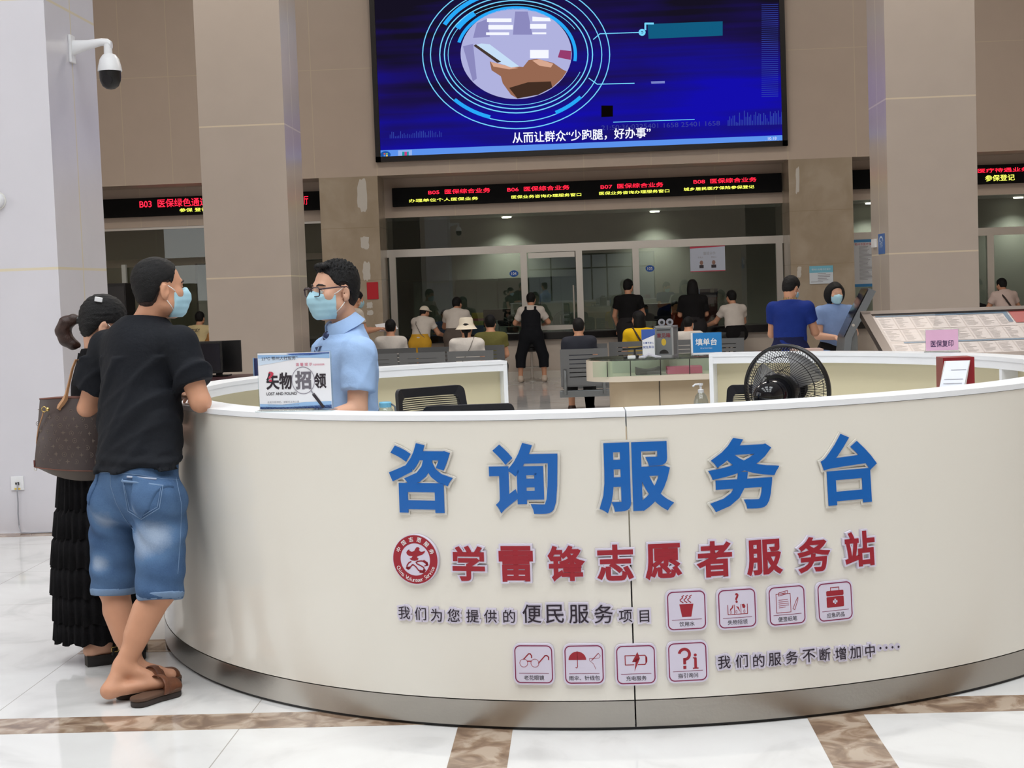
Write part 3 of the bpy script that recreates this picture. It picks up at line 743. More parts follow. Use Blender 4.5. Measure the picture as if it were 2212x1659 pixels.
# photo disc: a hand with a telephone in front of a pale room
El = lambda rx, ry, n=64: [(cx + rx * cos(2 * pi * k / n), 116 + ry * sin(2 * pi * k / n)) for k in range(n)]
gr('photo_disc', [El(120, 98)], em((176, 178, 222)), .005, 'oval photograph of a hand holding a phone')
def clip_el(poly, rx=119, ry=97):
    o = []
    for x, y in poly:
        q = hypot((x - cx) / rx, (y - 116) / ry)
        o.append((x, y) if q <= 1 else (cx + (x - cx) / q, 116 + (y - 116) / q))
    return o
P = []
for x0_, y0_, x1_, y1_ in ((1052, 40, 1105, 48), (1055, 54, 1108, 64), (1150, 36, 1190, 46), (1145, 52, 1180, 62), (1050, 70, 1100, 76), (1150, 70, 1180, 74), (1145, 108, 1185, 126)): P.append(clip_el([(x0_, y0_), (x1_, y0_), (x1_, y1_), (x0_, y1_)]))
gr('photo_highlights', P, em((236, 238, 255), 1.1), .007)
gr('photo_columns', [clip_el([(1113, 25), (1140, 25), (1150, 75), (1108, 75)]), clip_el([(1030, 50), (1055, 40), (1058, 80), (1022, 82)]), clip_el([(1000, 100), (1022, 95), (1030, 170), (1015, 180)])], em((140, 138, 190)), .0065)
gr('photo_red', [clip_el([(1210, 108), (1238, 110), (1236, 130), (1205, 124)])], em((150, 60, 110)), .0065)
hand = clip_el([(1058, 133), (1085, 140), (1130, 145), (1142, 130), (1160, 127), (1195, 136), (1215, 150), (1234, 158), (1225, 175), (1200, 196), (1165, 210), (1118, 214), (1104, 205), (1086, 180), (1082, 165), (1062, 152)])
gr('photo_hand', [hand], em((150, 104, 82)), .009)
gr('photo_hand_light', [clip_el([(1150, 131), (1165, 128), (1195, 138), (1190, 146), (1165, 142)]), clip_el([(1060, 134), (1090, 141), (1120, 147), (1100, 150), (1066, 144)])], em((216, 168, 144)), .010)
gr('photo_hand_dark', [clip_el([(1100, 190), (1140, 178), (1190, 176), (1200, 196), (1165, 210), (1118, 214)])], em((66, 46, 36)), .010)
gr('photo_phone', [[(1026, 98), (1040, 94), (1058, 96), (1122, 144), (1104, 146), (1078, 136)]], em((198, 222, 246)), .011)
gr('photo_phone_edge', [[(1023, 99), (1028, 96), (1083, 134), (1074, 136)]], em((70, 56, 50)), .012)

# ------------------------------------------------------------------ running LED boards over the service windows
M_ledbox = mat('led_board_black', (8, 8, 10), .6, spec=.15)
LR = emission('led_red', (255, 34, 60), 2.2); LY = emission('led_yellow', (232, 240, 90), 2.0)
def led_board(x0, x1, where, texts):
    t = thing('led_board', where, 'LED sign', ((x0 + x1) / 2, 25.9, 2.98))
    b = MB(); b.box(x0, x1, 25.88, 26.0, 2.98, 3.295, bev=.006); obj('housing', b, M_ledbox, t)
    for s, px, py, wpx, hpx, m, nm in texts:
        o = atY(px, py, 25.874); k = 25.88 / F
        b = MB(); put_text(b, s, planefn(frame_matrix(o, (1, 0, 0), (0, 0, 1))), 0, 0, h=hpx * k, w=wpx * k, weight=.006)
        obj(nm, b, m, t)
    return t
red = 'led_text'; yel = 'led_text'
mk = lambda a, x, y, yx, yy, s2: [(a, x, y, 134, 10, LR, red), (s2, yx, yy, 150, 7, LY, yel)]
led_board(-3.1, 3.45, 'long black LED sign with four red headings B05 to B08 above the glass', mk('B05  医保综合业务', 992, 413, 958, 431, '办理单位个人医保业务') + mk('B06  医保综合业务', 1163, 407, 1180, 423, '医保业务咨询办理服务窗口')
          + mk('B07  医保综合业务', 1365, 401, 1370, 415, '医保业务咨询办理服务窗口') + mk('B08  医保综合业务', 1566, 390, 1553, 406, '城乡居民医疗保险参保登记'))
led_board(-9.5, -4.28, 'black LED sign reading B03 in red, behind the left pillars', [('B03  医保绿色通道', 375, 438, 150, 18, LR, red), ('参保 登记', 418, 453, 62, 8, LY, yel), ('厅', 661, 433, 10, 18, LR, red)])
led_board(4.56, 10.5, 'black LED sign with red and yellow lettering at the far right opening', [('医疗待遇业务', 2168, 367, 108, 9, LR, red), ('参保登记', 2160, 384, 62, 13, LY, yel)])

# ------------------------------------------------------------------ surveillance camera on the side of the near pillar, wall lamp, socket and cable
M_camw = mat('camera_white', (232, 233, 236), .3)
base = atY(176, 105, 10.62)
cz = base[2]; cyy = 10.60; X0 = -3.47
t = thing('security_camera', 'white dome security camera on a bracket high on the left pillar', 'camera', (X0, cyy, cz))
b = MB(); b.box(X0, X0 + .02, cyy - .05, cyy + .05, cz - .1, cz + .09, bev=.006); obj('mounting_plate', b, M_camw, t)
b = MB()
rings = []
for x, zc, hw, hh in ((.02, .005, .032, .052), (.12, .02, .03, .034), (.22, .035, .028, .026), (.265, .03, .026, .026)):
    rings.append([(X0 + x, cyy + hw * cos(a), cz + zc + hh * sin(a)) for a in np.linspace(0, 2 * pi, 16, endpoint=False)])
rings.append([(X0 + .285 + .012 * 0 + .0, cyy + .024 * cos(a), cz - .012 + .0 + .02 * sin(a) * 0 - .0) if 0 else (X0 + .29, cyy + .026 * cos(a), cz + .012 + .026 * sin(a)) for a in np.linspace(0, 2 * pi, 16, endpoint=False)])
b.loft(rings); b.cyl((X0 + .262, cyy, cz + .02), (X0 + .262, cyy, cz - .055), .027, .03)
obj('bracket_arm', b, M_camw, t, 40)
DM = Matrix.Translation((X0 + .268, cyy, cz - .16))
b = MB(); b.lathe([(.02, .115), (.045, .105), (.066, .075), (.078, .03), (.083, .0), (.083, -.008), (.07, -.008)], 32, DM); obj('dome_shell', b, M_camw, t, 40)
b = MB(); b.lathe([(.074, -.008), (.074, -.05), (.07, -.075), (.055, -.11), (.03, -.128), (.005, -.133)], 32, DM); hd = obj('camera_head', b, M_black, t, 40)
b = MB(); b.cyl((X0 + .268, cyy - .06, cz - .235), (X0 + .268, cyy - .078, cz - .238), .034); obj('lens', b, mat('lens_black', (30, 30, 34), .05), hd, 40)
p = atY(-6, 434, 10.1)
t = thing('wall_lamp', 'small round white fitting at the left photo edge, on the near pillar', 'lamp', (p[0], 10.1, p[2]))
b = MB(); Mx = Matrix.Translation((p[0], 10.1, p[2])) @ Matrix.Rotation(radians(90), 4, 'X'); b.lathe([(.055, 0), (.055, .03), (.05, .045), (.03, .06), (0.002, .065)], 28, Mx); obj('dome', b, M_camw, t, 40)
b = MB(); b.lathe([(.062, .0), (.062, .012)], 28, Mx); obj('rim', b, M_white, t, 40)
a, c = atY(24, 1029, 10.1), atY(53, 1058, 10.1)
t = thing('wall_socket', 'white wall socket low on the near left pillar', 'socket', ((a[0] + c[0]) / 2, 10.1, (a[2] + c[2]) / 2))
b = MB(); b.box(a[0], c[0], 10.088, 10.1, c[2], a[2], bev=.003); obj('face_plate', b, M_camw, t)
mx_, mz_ = (a[0] + c[0]) / 2, (a[2] + c[2]) / 2
b = MB(); b.box(mx_ - .012, mx_ - .002, 10.083, 10.09, mz_ - .008, mz_ + .006); b.box(mx_ + .004, mx_ + .014, 10.08, 10.09, mz_ - .012, mz_ + .008); obj('port', b, M_dark, t)
b = MB(); b.box(mx_ - .02, mx_ + .02, 10.086, 10.09, c[2] + .004, c[2] + .016); obj('sticker', b, mat('yellow_sticker', (226, 196, 90), .5), t)
b = MB(); pts = [(mx_ + .008, 10.075, mz_), (mx_ + .008, 10.06, mz_ - .05)] + [tuple(atY(x, y, 10.07)) for x, y in ((39, 1085), (39, 1110), (41, 1135))] + [(atY(45, 1149, 10.05)[0], 10.05, .008), (atY(70, 1150, 10.05)[0], 10.04, .006), (-3.52, 10.06, .006)]
t = obj('network_cable', b.tube(pts, .005, 8), mat('grey_cable', (150, 150, 158), .4), label='thin grey cable hanging from the wall socket to the floor', cat='cable')

# ------------------------------------------------------------------ acrylic table signs
M_ac = glass('acrylic_clear', (246, 250, 250), 1.0, opacity=.03)
def sign_stand(name, label, cat, c, w, h, yaw, paper, art, thick=.004):
    """upright acrylic sheet with a printed insert on a small clear foot; c = bottom centre"""
    t = thing(name, label, cat, c)
    R = Matrix.Translation(c) @ Matrix.Rotation(yaw, 4, 'Z')
    b = MB(); b.box(-w / 2, w / 2, -thick / 2, thick / 2, .006, .006 + h, R); obj('acrylic_sheet', b, M_ac, t)
    b = MB(); b.box(-w / 2 - .004, w / 2 + .004, -.035, .035, 0, .006, R, bev=.0015); obj('foot', b, M_ac, t)
    q = thick / 2 + .0006
    b = MB(); b.box(-w / 2 + .004, w / 2 - .004, -q - .0004, -q, .012, h + .002, R); ins = obj('insert', b, paper, t)
    M = R @ frame_matrix((0, -q - .0012, .006 + h / 2), (1, 0, 0), (0, 0, 1)); f = planefn(M)
    for nm, m, draw in art:
        b = MB(); draw(b, f); obj(nm, b, m, ins)
    return t
pc = atZ(640, 888, 1.10); pl = atZ(556, 889, 1.1); pr = atZ(722, 886, 1.1)
M_paper = mat('white_paper', (236, 236, 240), .5)
W_, H_ = .2875, .212
yaw0 = atan2(pr[1] - pl[1], pr[0] - pl[0])
u = lambda x, y: ((x / 1250 - .5) * W_, (.5 - y / 950) * H_)      # coordinates of the print as read from the photograph
def strip(pts): return lambda b, f: flat(b, [[u(*p) for p in pts]], f, 0)
def many(polys, z=0): return lambda b, f: flat(b, polys, f, z)
def txt(s, x, y, hpx, wpx, wt=0.0, z=.0004):
    return lambda b, f: put_text(b, s, f, *u(x, y), h=hpx / 950 * H_, w=wpx / 1250 * W_, weight=wt, z=z)
I_blue = mat('print_blue', (58, 92, 170), .5); I_sky = mat('print_sky', (150, 186, 226), .5); I_navy = mat('print_navy', (40, 54, 110), .5)
I_red = mat('print_red', (196, 60, 84), .5); I_pink = mat('print_pink', (214, 130, 150), .5); I_blk = mat('print_black', (44, 36, 44), .5); I_gry = mat('print_grey', (150, 150, 158), .5)
I_pale = mat('print_pale', (206, 222, 240), .5)
art = [('top_band', I_pale, strip([(5, 90), (700, 60), (700, 110), (5, 210)])),
       ('top_band', I_sky, strip([(5, 30), (600, 40), (1245, 20), (1245, 110), (900, 95), (500, 90), (5, 90)])),
       ('top_band', I_blue, strip([(500, 22), (1245, 10), (1245, 35), (900, 58), (600, 50)])),
       ('bottom_band', I_sky, strip([(5, 860), (400, 875), (800, 840), (1245, 830), (1245, 945), (5, 945)])),
       ('bottom_band', I_blue, strip([(5, 905), (500, 915), (1245, 890), (1245, 945), (5, 945)])),
       ('bottom_band', I_navy, strip([(5, 925), (600, 930), (1245, 922), (1245, 948), (5, 948)])),
       ('heading', I_blk, txt('23℃ 鄂州人社服务', 365, 95, 62, 590)),
       ('subheading', I_pink, txt('温 馨 提 示', 800, 205, 52, 285, .012)), ('subheading', I_pink, txt('REMINDER', 1060, 215, 30, 190, .01)),
       ('title', I_blk, txt('失物', 355, 478, 290, 450, .03)), ('title', I_blk, txt('领', 1065, 485, 262, 216, .03)),
       ('title_grey', mat('print_mid', (110, 106, 114), .5), txt('招', 775, 470, 312, 280, .04)),
       ('question_mark', I_red, txt('?', 222, 400, 172, 95, .012, .0014)),
       ('caption', I_blk, txt('LOST AND FOUND', 392, 690, 50, 525, .018)),
       ('caption', I_gry, txt('此处为招领区，请联系工作人员', 415, 832, 38, 550)), ('caption', I_gry, txt('This is the lost area, please contact the staff', 415, 880, 20, 545)),
       ('lens_ring', mat('print_lens', (128, 120, 136), .4), lambda b, f: flat(b, d_ring(*u(775, 475), 195 / 1250 * W_, 225 / 950 * H_ * 1.0, .0022), f, .0009)),
       ('lens_handle', I_blk, lambda b, f: flat(b, d_stroke([u(945, 715), u(1100, 925)], .0115), f, .0009)),
       ('lens_neck', I_gry, lambda b, f: flat(b, d_stroke([u(905, 655), u(950, 720)], .005), f, .0009))]
sign_stand('lost_property_sign', 'white and blue acrylic LOST AND FOUND sign on the counter ledge', 'sign', (pc[0], pc[1], 1.1), W_ + .008, H_ + .006, yaw0, M_paper, art)
pp = atZ(2038, 762, 1.10)
I_pinkp = mat('pink_card', (226, 178, 208), .5)
def dr_pink(b, f): put_text(b, '医保复印', f, .0, -.018, w=.118, h=.036, weight=.012)
sign_stand('pink_sign', 'small pink acrylic sign with four dark characters on the right of the ledge', 'sign', (pp[0], pp[1] + .03, 1.1), .178, .122, radians(-8), I_pinkp, [('lettering', mat('violet_ink', (62, 34, 84), .5), dr_pink)])
# ------------------------------------------------------------------ office chairs behind the counter
M_frame = mat('chair_black_frame', (24, 26, 34), .4)
def mesh_back():
    m = bpy.data.materials.new('black_chair_mesh'); m.use_nodes = True; MATS['black_chair_mesh'] = m; nt = m.node_tree; N = nt.nodes.new; L = nt.links.new
    b = nt.nodes['Principled BSDF']; b.inputs['Base Color'].default_value = s2l((40, 40, 42)) + (1,); b.inputs['Roughness'].default_value = .6
    tc = N('ShaderNodeTexCoord'); sp = N('ShaderNodeSeparateXYZ'); L(tc.outputs['Object'], sp.inputs[0])
    mu = N('ShaderNodeMath'); mu.operation = 'MULTIPLY'; mu.inputs[1].default_value = 2 * pi / .0105; L(sp.outputs['Z'], mu.inputs[0])
    sn = N('ShaderNodeMath'); sn.operation = 'SINE'; L(mu.outputs[0], sn.inputs[0])
    gt = N('ShaderNodeMath'); gt.operation = 'GREATER_THAN'; gt.inputs[1].default_value = .05; L(sn.outputs[0], gt.inputs[0])
    mp = N('ShaderNodeMapRange'); mp.inputs[3].default_value = .22; mp.inputs[4].default_value = 1; L(gt.outputs[0], mp.inputs[0])
    L(mp.outputs[0], b.inputs['Alpha']); return m
M_mesh = mesh_back()
def office_chair(loc, yaw, tilt, label, top=1.03):
    t = thing('office_chair', label, 'chair', loc, 'mesh-backed office chairs inside the counter')
    hw, hb, th = .225, .44, .03
    def bend(x, z): return (x * (1 - .12 * (z / hb)), tilt * z + .05 * (1 - (x / hw) ** 2) * 1.0, top - hb + z)
    fr = MB(); n = 14
    outer = d_rrect(-hw, 0, hw, hb, .03); inner = d_rrect(-hw + .034, .04, hw - .034, hb - .045, .03)
    k = len(outer); v = []
    for P, dy in ((outer, 0), (inner, 0), (inner, th), (outer, th)):
        for x, z in P:
            q = bend(x, z); v.append((q[0], q[1] + dy, q[2]))
    f = []
    for r in range(4):
        r2 = (r + 1) % 4
        for i in range(k): j = (i + 1) % k; f.append((r * k + i, r * k + j, r2 * k + j, r2 * k + i))
    fr.add(v, f); obj('back_frame', fr, M_frame, t, 40, world=False)
    ms = MB(); rows = 10; cols = 8; x0, x1, z0, z1 = -hw + .03, hw - .03, .036, hb - .04
    v = []
    for r in range(rows + 1):
        for c in range(cols + 1):
            q = bend(x0 + (x1 - x0) * c / cols, z0 + (z1 - z0) * r / rows); v.append((q[0], q[1] + th * .5, q[2]))
    ms.add(v, [(r * (cols + 1) + c, r * (cols + 1) + c + 1, (r + 1) * (cols + 1) + c + 1, (r + 1) * (cols + 1) + c) for r in range(rows) for c in range(cols)])
    obj('mesh_panel', ms, M_mesh, t, True, world=False)
    b = MB(); b.box(-.24, .24, -.46, .0, .44, .51, bev=.025); obj('seat', b, mat('chair_black_fabric', (30, 30, 34), .8), t, world=False)
    b = MB(); b.tube([(0, -.08, .44), (0, .1, .42), (0, .14, .6), (0, .1, .75)], .022, 10); obj('back_support', b, M_black, t, True, world=False)
    b = MB(); b.cyl((0, -.23, .06), (0, -.23, .44), .028); obj('column', b, M_steel, t, 40, world=False)
    b = MB()
    for q in range(5):
        a = 2 * pi * q / 5 + .3; e = (.28 * cos(a), -.23 + .28 * sin(a), .055); b.tube([(0, -.23, .09), e], [.024, .015], 8)
    obj('star_base', b, M_black, t, True, world=False)
    for q in range(5):
        a = 2 * pi * q / 5 + .3; b = MB(); x, y = .28 * cos(a), -.23 + .28 * sin(a); b.cyl((x - .012, y, .0285), (x + .012, y, .0285), .028); obj('caster', b, M_black, t, 40, world=False)
    for s in (-1, 1):
        b = MB(); b.tube([(s * .24, -.25, .47), (s * .29, -.25, .5), (s * .29, -.25, .66)], .014, 8); b.box(s * .29 - .03, s * .29 + .03, -.36, -.12, .66, .69, bev=.01); obj('armrest', b, M_black, t, 40, world=False)
    t.rotation_euler = (0, 0, yaw); return t
# local -y is the sitting side
pa = atZ(938, 838, 1.035)
office_chair((-.72, 7.65, 0), radians(38), .16, 'black mesh office chair showing its slatted back inside the counter, beside the clerk', 1.045)
office_chair((-.50, 6.66, 0), radians(180 + 4), .08, 'black office chair of which only the top bar shows over the front ledge', 1.034)
office_chair((.95, 8.05, 0), radians(-14), .12, 'black mesh office chair partly hidden behind the pedestal fan', .975)

# ------------------------------------------------------------------ pedestal fan
fc = atY(1700, 843, 7.0)
fan = thing('pedestal_fan', 'black pedestal fan with wire grille standing inside the counter', 'fan', (fc[0], 7.0, 0))
ax = Vector((.54, .84, .06)).normalized()
FM = frame_matrix(fc, Vector((ax.y, -ax.x, 0)), Vector((0, 0, 1)) - ax * ax.z * 0, ax)
fx = Vector((ax.y, -ax.x, 0)).normalized(); fy = ax.cross(fx).normalized()
fy = -fy if fy.z < 0 else fy; fx = fy.cross(ax).normalized()
FM = frame_matrix(fc, fx, fy, ax)
Rf = .203
M_wire = mat('fan_wire_black', (26, 24, 34), .3, .2)
def grille(side):
    b = MB(); n = 84
    for k in range(n):
        a = 2 * pi * k / n; tw = .55 * side
        pts = []
        for s in (.24, .45, .65, .85, .97, 1.0):
            r = Rf * s; z = side * (.085 * (1 - s ** 2.2) + .012) if s < 1 else 0
            aa = a + tw * (1 - s) * .6
            pts.append(tuple(FM @ Vector((r * cos(aa), r * sin(aa), z))))
        b.tube(pts, .0015, 4, cap=False)
    for s in (.5, .78):
        z = side * (.085 * (1 - s ** 2.2) + .012)
        b.tube([tuple(FM @ Vector((Rf * s * cos(t), Rf * s * sin(t), z))) for t in np.linspace(0, 2 * pi, 60, endpoint=False)], .0016, 5, closed=True)
    return b
obj('rear_grille', grille(-1), M_wire, fan)
obj('front_grille', grille(1), M_wire, fan)
b = MB(); b.lathe([(Rf - .004, -.013), (Rf + .008, -.013), (Rf + .010, 0), (Rf + .008, .013), (Rf - .004, .013), (Rf - .006, 0), (Rf - .004, -.013)], 72, FM, cap=False); obj('grille_rim', b, M_black, fan, True)
b = MB(); b.lathe([(.0, .112), (.055, .108), (.06, .09), (.05, .085)], 32, FM, cap=False); obj('front_badge', b, M_black, fan, 40)
M_blade = mat('fan_blade_smoke', (176, 178, 182), .3); M_blade.node_tree.nodes['Principled BSDF'].inputs['Alpha'].default_value = .55
for q in range(3):
    b = MB(); rings = []
    for s in np.linspace(.2, .88, 8):
        row = []
        for c in np.linspace(-1, 1, 7):
            a = 2 * pi * q / 3 + .45 + c * (.42 + .22 * s) - .35 * s
            row.append((Rf * s * cos(a), Rf * s * sin(a), .012 + c * .026 * (1.1 - s * .4)))
        rings.append([tuple(FM @ Vector(p)) for p in row] + [tuple(FM @ Vector((p[0], p[1], p[2] + .0025))) for p in row[::-1]])
    b.loft(rings); obj('blade', b, M_blade, fan, 40, label='grey translucent fan blade')
b = MB(); b.lathe([(.0, -.03), (.045, -.03), (.05, .03), (.04, .05), (.0, .055)], 28, FM); obj('hub', b, M_black, fan, 40)
b = MB(); b.lathe([(.01, -.265), (.035, -.26), (.055, -.24), (.066, -.21), (.07, -.17), (.07, -.09), (.06, -.075)], 32, FM); obj('motor_housing', b, mat('gloss_black', (16, 16, 22), .08), fan, 40)
b = MB(); b.lathe([(.085, -.1), (.088, -.075), (.084, -.06)], 32, FM); obj('motor_vent', b, M_black, fan, 40)
b = MB(); b.cyl(tuple(FM @ Vector((0, .068, -.19))), tuple(FM @ Vector((0, .088, -.19))), .006); b.cyl(tuple(FM @ Vector((0, .086, -.19))), tuple(FM @ Vector((0, .094, -.19))), .012); obj('swing_knob', b, M_black, fan, 40)
mc = FM @ Vector((0, -.03, -.16))
b = MB(); b.cyl((mc.x, mc.y, .03), (mc.x, mc.y, mc.z - .02), .016); obj('pole', b, M_steel, fan, 40)
b = MB(); b.lathe([(.19, 0), (.19, .012), (.06, .03), (.03, .06)], 40, Matrix.Translation((mc.x, mc.y, 0))); obj('base', b, M_black, fan, 40)
b = MB(); b.box(mc.x - .03, mc.x + .03, mc.y - .03, mc.y + .03, mc.z - .12, mc.z - .03, bev=.012); obj('neck', b, M_black, fan, 40)

# ------------------------------------------------------------------ small things on the inner desk
def on_desk(px, py, r=None):
    """a spot of the inner desk seen along this photo column"""
    return px
M_clearp = glass('clear_plastic', (232, 240, 244), 1.2, opacity=.04)
p = atY(832, 870, 5.93); bx, by = p[0], 5.93
bx, by = atY(832, 870, 6.22)[0], 6.22
t = thing('water_bottle', 'clear drinking bottle with light blue cap beside the clerk', 'bottle', (bx, by, .745))
zt_ = atY(832, 868, by)[2]
Bm = Matrix.Translation((bx, by, .745)); hgt = zt_ - .745
b = MB(); b.lathe([(.033, 0), (.035, .01), (.035, hgt - .06), (.031, hgt - .035), (.022, hgt - .02)], 28, Bm); obj('body', b, M_clearp, t, 40)
b = MB(); b.lathe([(.025, hgt - .022), (.026, hgt - .004), (.022, hgt)], 28, Bm); obj('cap', b, mat('cap_blue', (110, 180, 214), .4), t, 40)
b = MB(); b.tube([tuple(Bm @ Vector(q)) for q in ((.026, 0, hgt - .01), (.04, -.005, hgt - .02), (.046, -.01, hgt - .07))], .004, 8); obj('strap', b, mat('strap_grey', (90, 100, 110), .6), t, True)
sy = 5.95
sx_ = atY(1514, 850, sy)[0]; zt_ = atY(1514, 829, sy)[2]
sx_ = atY(1514, 850, 8.0)[0]; sy = 8.0; zt_ = atY(1514, 828, sy)[2]
t = thing('hand_sanitizer', 'clear pump bottle of hand gel by the end of the right inner panel', 'bottle', (sx_, sy, .745))
Bm = Matrix.Translation((sx_, sy, .745)); h_ = zt_ - .745
b = MB(); b.lathe([(.036, 0), (.038, .008), (.038, h_ * .62), (.03, h_ * .74), (.014, h_ * .82)], 28, Bm); obj('body', b, M_clearp, t, 40)
b = MB(); b.lathe([(.0385, h_ * .1), (.0385, h_ * .58)], 28, Bm, cap=False); obj('label', b, mat('label_white', (232, 234, 238), .5), t, True)
b = MB(); b.lathe([(.015, h_ * .81), (.016, h_ * .87), (.006, h_ * .88), (.006, h_ * .95), (.012, h_ * .96), (.012, h_)], 20, Bm); b.tube([tuple(Bm @ Vector(q)) for q in ((0, 0, h_ * .98), (-.03, -.01, h_ * .98), (-.042, -.012, h_ * .94))], .005, 8); obj('pump', b, M_camw, t, 40)
# document stand with a red box behind it
dy = 7.2
q = [atY(x, y, dy) for x, y in ((2040, 780), (2096, 782), (2068, 838), (2013, 836))]
t = thing('document_holder', 'sloping white form on a dark red holder at the far right inside the counter', 'document stand', ((q[0][0] + q[2][0]) / 2, dy, .745))
zA, zB = q[0][2], .80; xa, xb = q[0][0], q[1][0]; xc, xd = float(atY(2008, 838, dy - .14)[0]), float(atY(2068, 838, dy - .14)[0])
b = MB(); b.add([(xc, dy - .14, zB), (xd, dy - .14, zB), (xb, dy, zA), (xa, dy, zA), (xc, dy - .135, zB - .02), (xd, dy - .135, zB - .02), (xb, dy + .004, zA - .004), (xa, dy + .004, zA - .004)], [(0, 1, 2, 3), (4, 7, 6, 5), (0, 4, 5, 1), (1, 5, 6, 2), (2, 6, 7, 3), (3, 7, 4, 0)])
obj('backing', b, mat('clear_board', (206, 200, 196), .3), t)
n_ = Vector((0, -(zA - zB), .14)).normalized() * .002
b = MB(); v = []
for k in range(9):
    s = k / 8; zz = zB + (zA - zB) * s; yy = dy - .14 + .14 * s - .012 * sin(pi * s); x0_ = xc + (xa - xc) * s + .006 - .03 * sin(pi * s) * .3; x1_ = xd + (xb - xd) * s - .004 - .03 * sin(pi * s) * .3
    v += [(x0_, yy - .004, zz), (x1_, yy - .004, zz)]
b.add(v, [(2 * k, 2 * k + 1, 2 * k + 3, 2 * k + 2) for k in range(8)]); pap = obj('paper', b, mat('form_paper', (232, 236, 248), .5), t, True)
b = MB()
for k in range(13):
    s = .08 + .06 * k if k < 12 else .87
    zz = zB + (zA - zB) * s; yy = dy - .14 + .14 * s - .012 * sin(pi * s) - .0065; x0_ = xc + (xa - xc) * s - .01 * sin(pi * s) + .02; w_ = (.085 if k % 3 else .06) if k < 12 else .07
    x0_ += .02 if k == 12 else 0
    b.quad((x0_, yy, zz), (x0_ + w_, yy, zz), (x0_ + w_, yy + .0015, zz + .0022), (x0_, yy + .0015, zz + .0022))
obj('print', b, I_gry, pap)
b = MB(); b.box(xa - .004, xb + .022, dy + .012, dy + .15, .746, zA + .014)
obj('red_box', b, mat('dark_red_card', (142, 22, 34), .35), t)

# ------------------------------------------------------------------ form-filling table with a glass display shelf
TX0, TX1, TY0, TY1 = 0, 0, 0, 0
pl = atZ(1265, 773, 1.0); Yt = 11.15
tX0 = atY(1265, 773, Yt + .3)[0]; tX1 = atY(1800, 756, Yt + .3)[0]; ztop = atY(1450, 773, Yt)[2]
zsh = atY(1450, 810, Yt)[2]; zlo = atY(1450, 822, Yt)[2]
t = thing('form_table', 'long oval writing table with a glass-fronted shelf under its glass top', 'table', ((tX0 + tX1) / 2, Yt + .32, 0))
def oval(x0, x1, y0, y1, n=14):
    r = (y1 - y0) / 2; P = []
    P += [(x1 - r + r * cos(a), y0 + r + r * sin(a)) for a in np.linspace(-pi / 2, pi / 2, n)]
    P += [(x0 + r + r * cos(a), y0 + r + r * sin(a)) for a in np.linspace(pi / 2, 3 * pi / 2, n)]
    return P
M_tabw = mat('table_cream', (222, 210, 192), .35)
ov = oval(tX0, tX1, Yt, Yt + .64)
b = MB(); b.prism(ov, zlo, zsh); obj('lower_shelf', b, M_tabw, t, 40)
b = MB(); b.prism(oval(tX0 + .17, tX1 - .17, Yt + .10, Yt + .54), 0, zlo); b.box(0, 0.001, 0, .001, 0, .001) if 0 else None; obj('pedestal', b, mat('table_panel_beige', (196, 178, 150), .4), t, 40)
b = MB(); seam = MB()
for px in (1425,):
    p = atY(px, 850, Yt + .098); seam.box(p[0] - .003, p[0] + .003, Yt + .096, Yt + .1, 0, zlo)
obj('panel_joint', seam, M_dark, t)
b = MB(); b.prism(oval(tX0 + .02, tX1 - .02, Yt + .02, Yt + .62), ztop - .012, ztop); obj('glass_top', b, glass('table_glass', (238, 244, 241), 1.2), t, 40)
b = MB()
for x0_, x1_ in ((tX0, tX0 + .16),): 
    oo = oval(tX0, tX1, Yt, Yt + .64); P = [q for q in oo if q[0] < tX0 + .2]; P.sort(key=lambda q: q[1])
    n = len(P); v = [(x, y, zsh) for x, y in P] + [(x, y, ztop - .012) for x, y in P] + [(x + .02, y, zsh) for x, y in P] + [(x + .02, y, ztop - .012) for x, y in P]
    f = [(i, i + 1, n + i + 1, n + i) for i in range(n - 1)] + [(2 * n + i + 1, 2 * n + i, 3 * n + i, 3 * n + i + 1) for i in range(n - 1)] + [(0, n, 3 * n, 2 * n), (n - 1, 3 * n - 1, 4 * n - 1, 2 * n - 1)]
    b.add(v, f)
obj('end_panel', b, M_tabw, t, 40)
b = MB(); b.box(tX0 + .2, tX1 - .3, Yt + .48, Yt + .5, zsh, ztop - .012); 
obj('back_panel', b, mat('shelf_back_pale', (214, 212, 200), .5), t)
M_tg = glass('shelf_glass_green', (242, 250, 245), 1.0)
for px0, px1 in ((1280, 1312), (1312, 1362), (1362, 1427), (1427, 1490), (1490, 1570), (1570, 1660)):
    a_, c_ = atY(px0, 800, Yt + .03)[0], atY(px1, 800, Yt + .03)[0]
    b = MB(); b.box(a_ + .002, c_ - .002, Yt + .028, Yt + .034, zsh, ztop - .012); obj('shelf_pane', b, M_tg, t)
b = MB()
for px in (1312, 1362, 1427, 1490, 1570):
    x = atY(px, 800, Yt + .03)[0]; b.box(x - .003, x + .003, Yt + .024, Yt + .036, zsh, ztop - .012)
obj('pane_edges', b, M_dark, t)
def rest(px, Y): return atY(px, 800, Y)[0]
x = rest(1465, Yt + .2)
t = obj('paper_stack', MB().box(x - .085, x + .17, Yt + .1, Yt + .3, zsh, zsh + .05), mat('pink_paper', (222, 110, 140), .6), label='stack of pink papers on the glass-fronted shelf of the writing table', cat='papers')
x = rest(1405, Yt + .22)
b = MB(); rings = []
for k in range(9):
    s = k / 8; rings.append([(x - .11 + .18 * s, Yt + .12, zsh), (x - .11 + .18 * s, Yt + .3, zsh), (x - .11 + .18 * s, Yt + .3, zsh + .035 + .018 * (s * 2 - 1) ** 2), (x - .11 + .18 * s, Yt + .12, zsh + .035 + .018 * (s * 2 - 1) ** 2)])
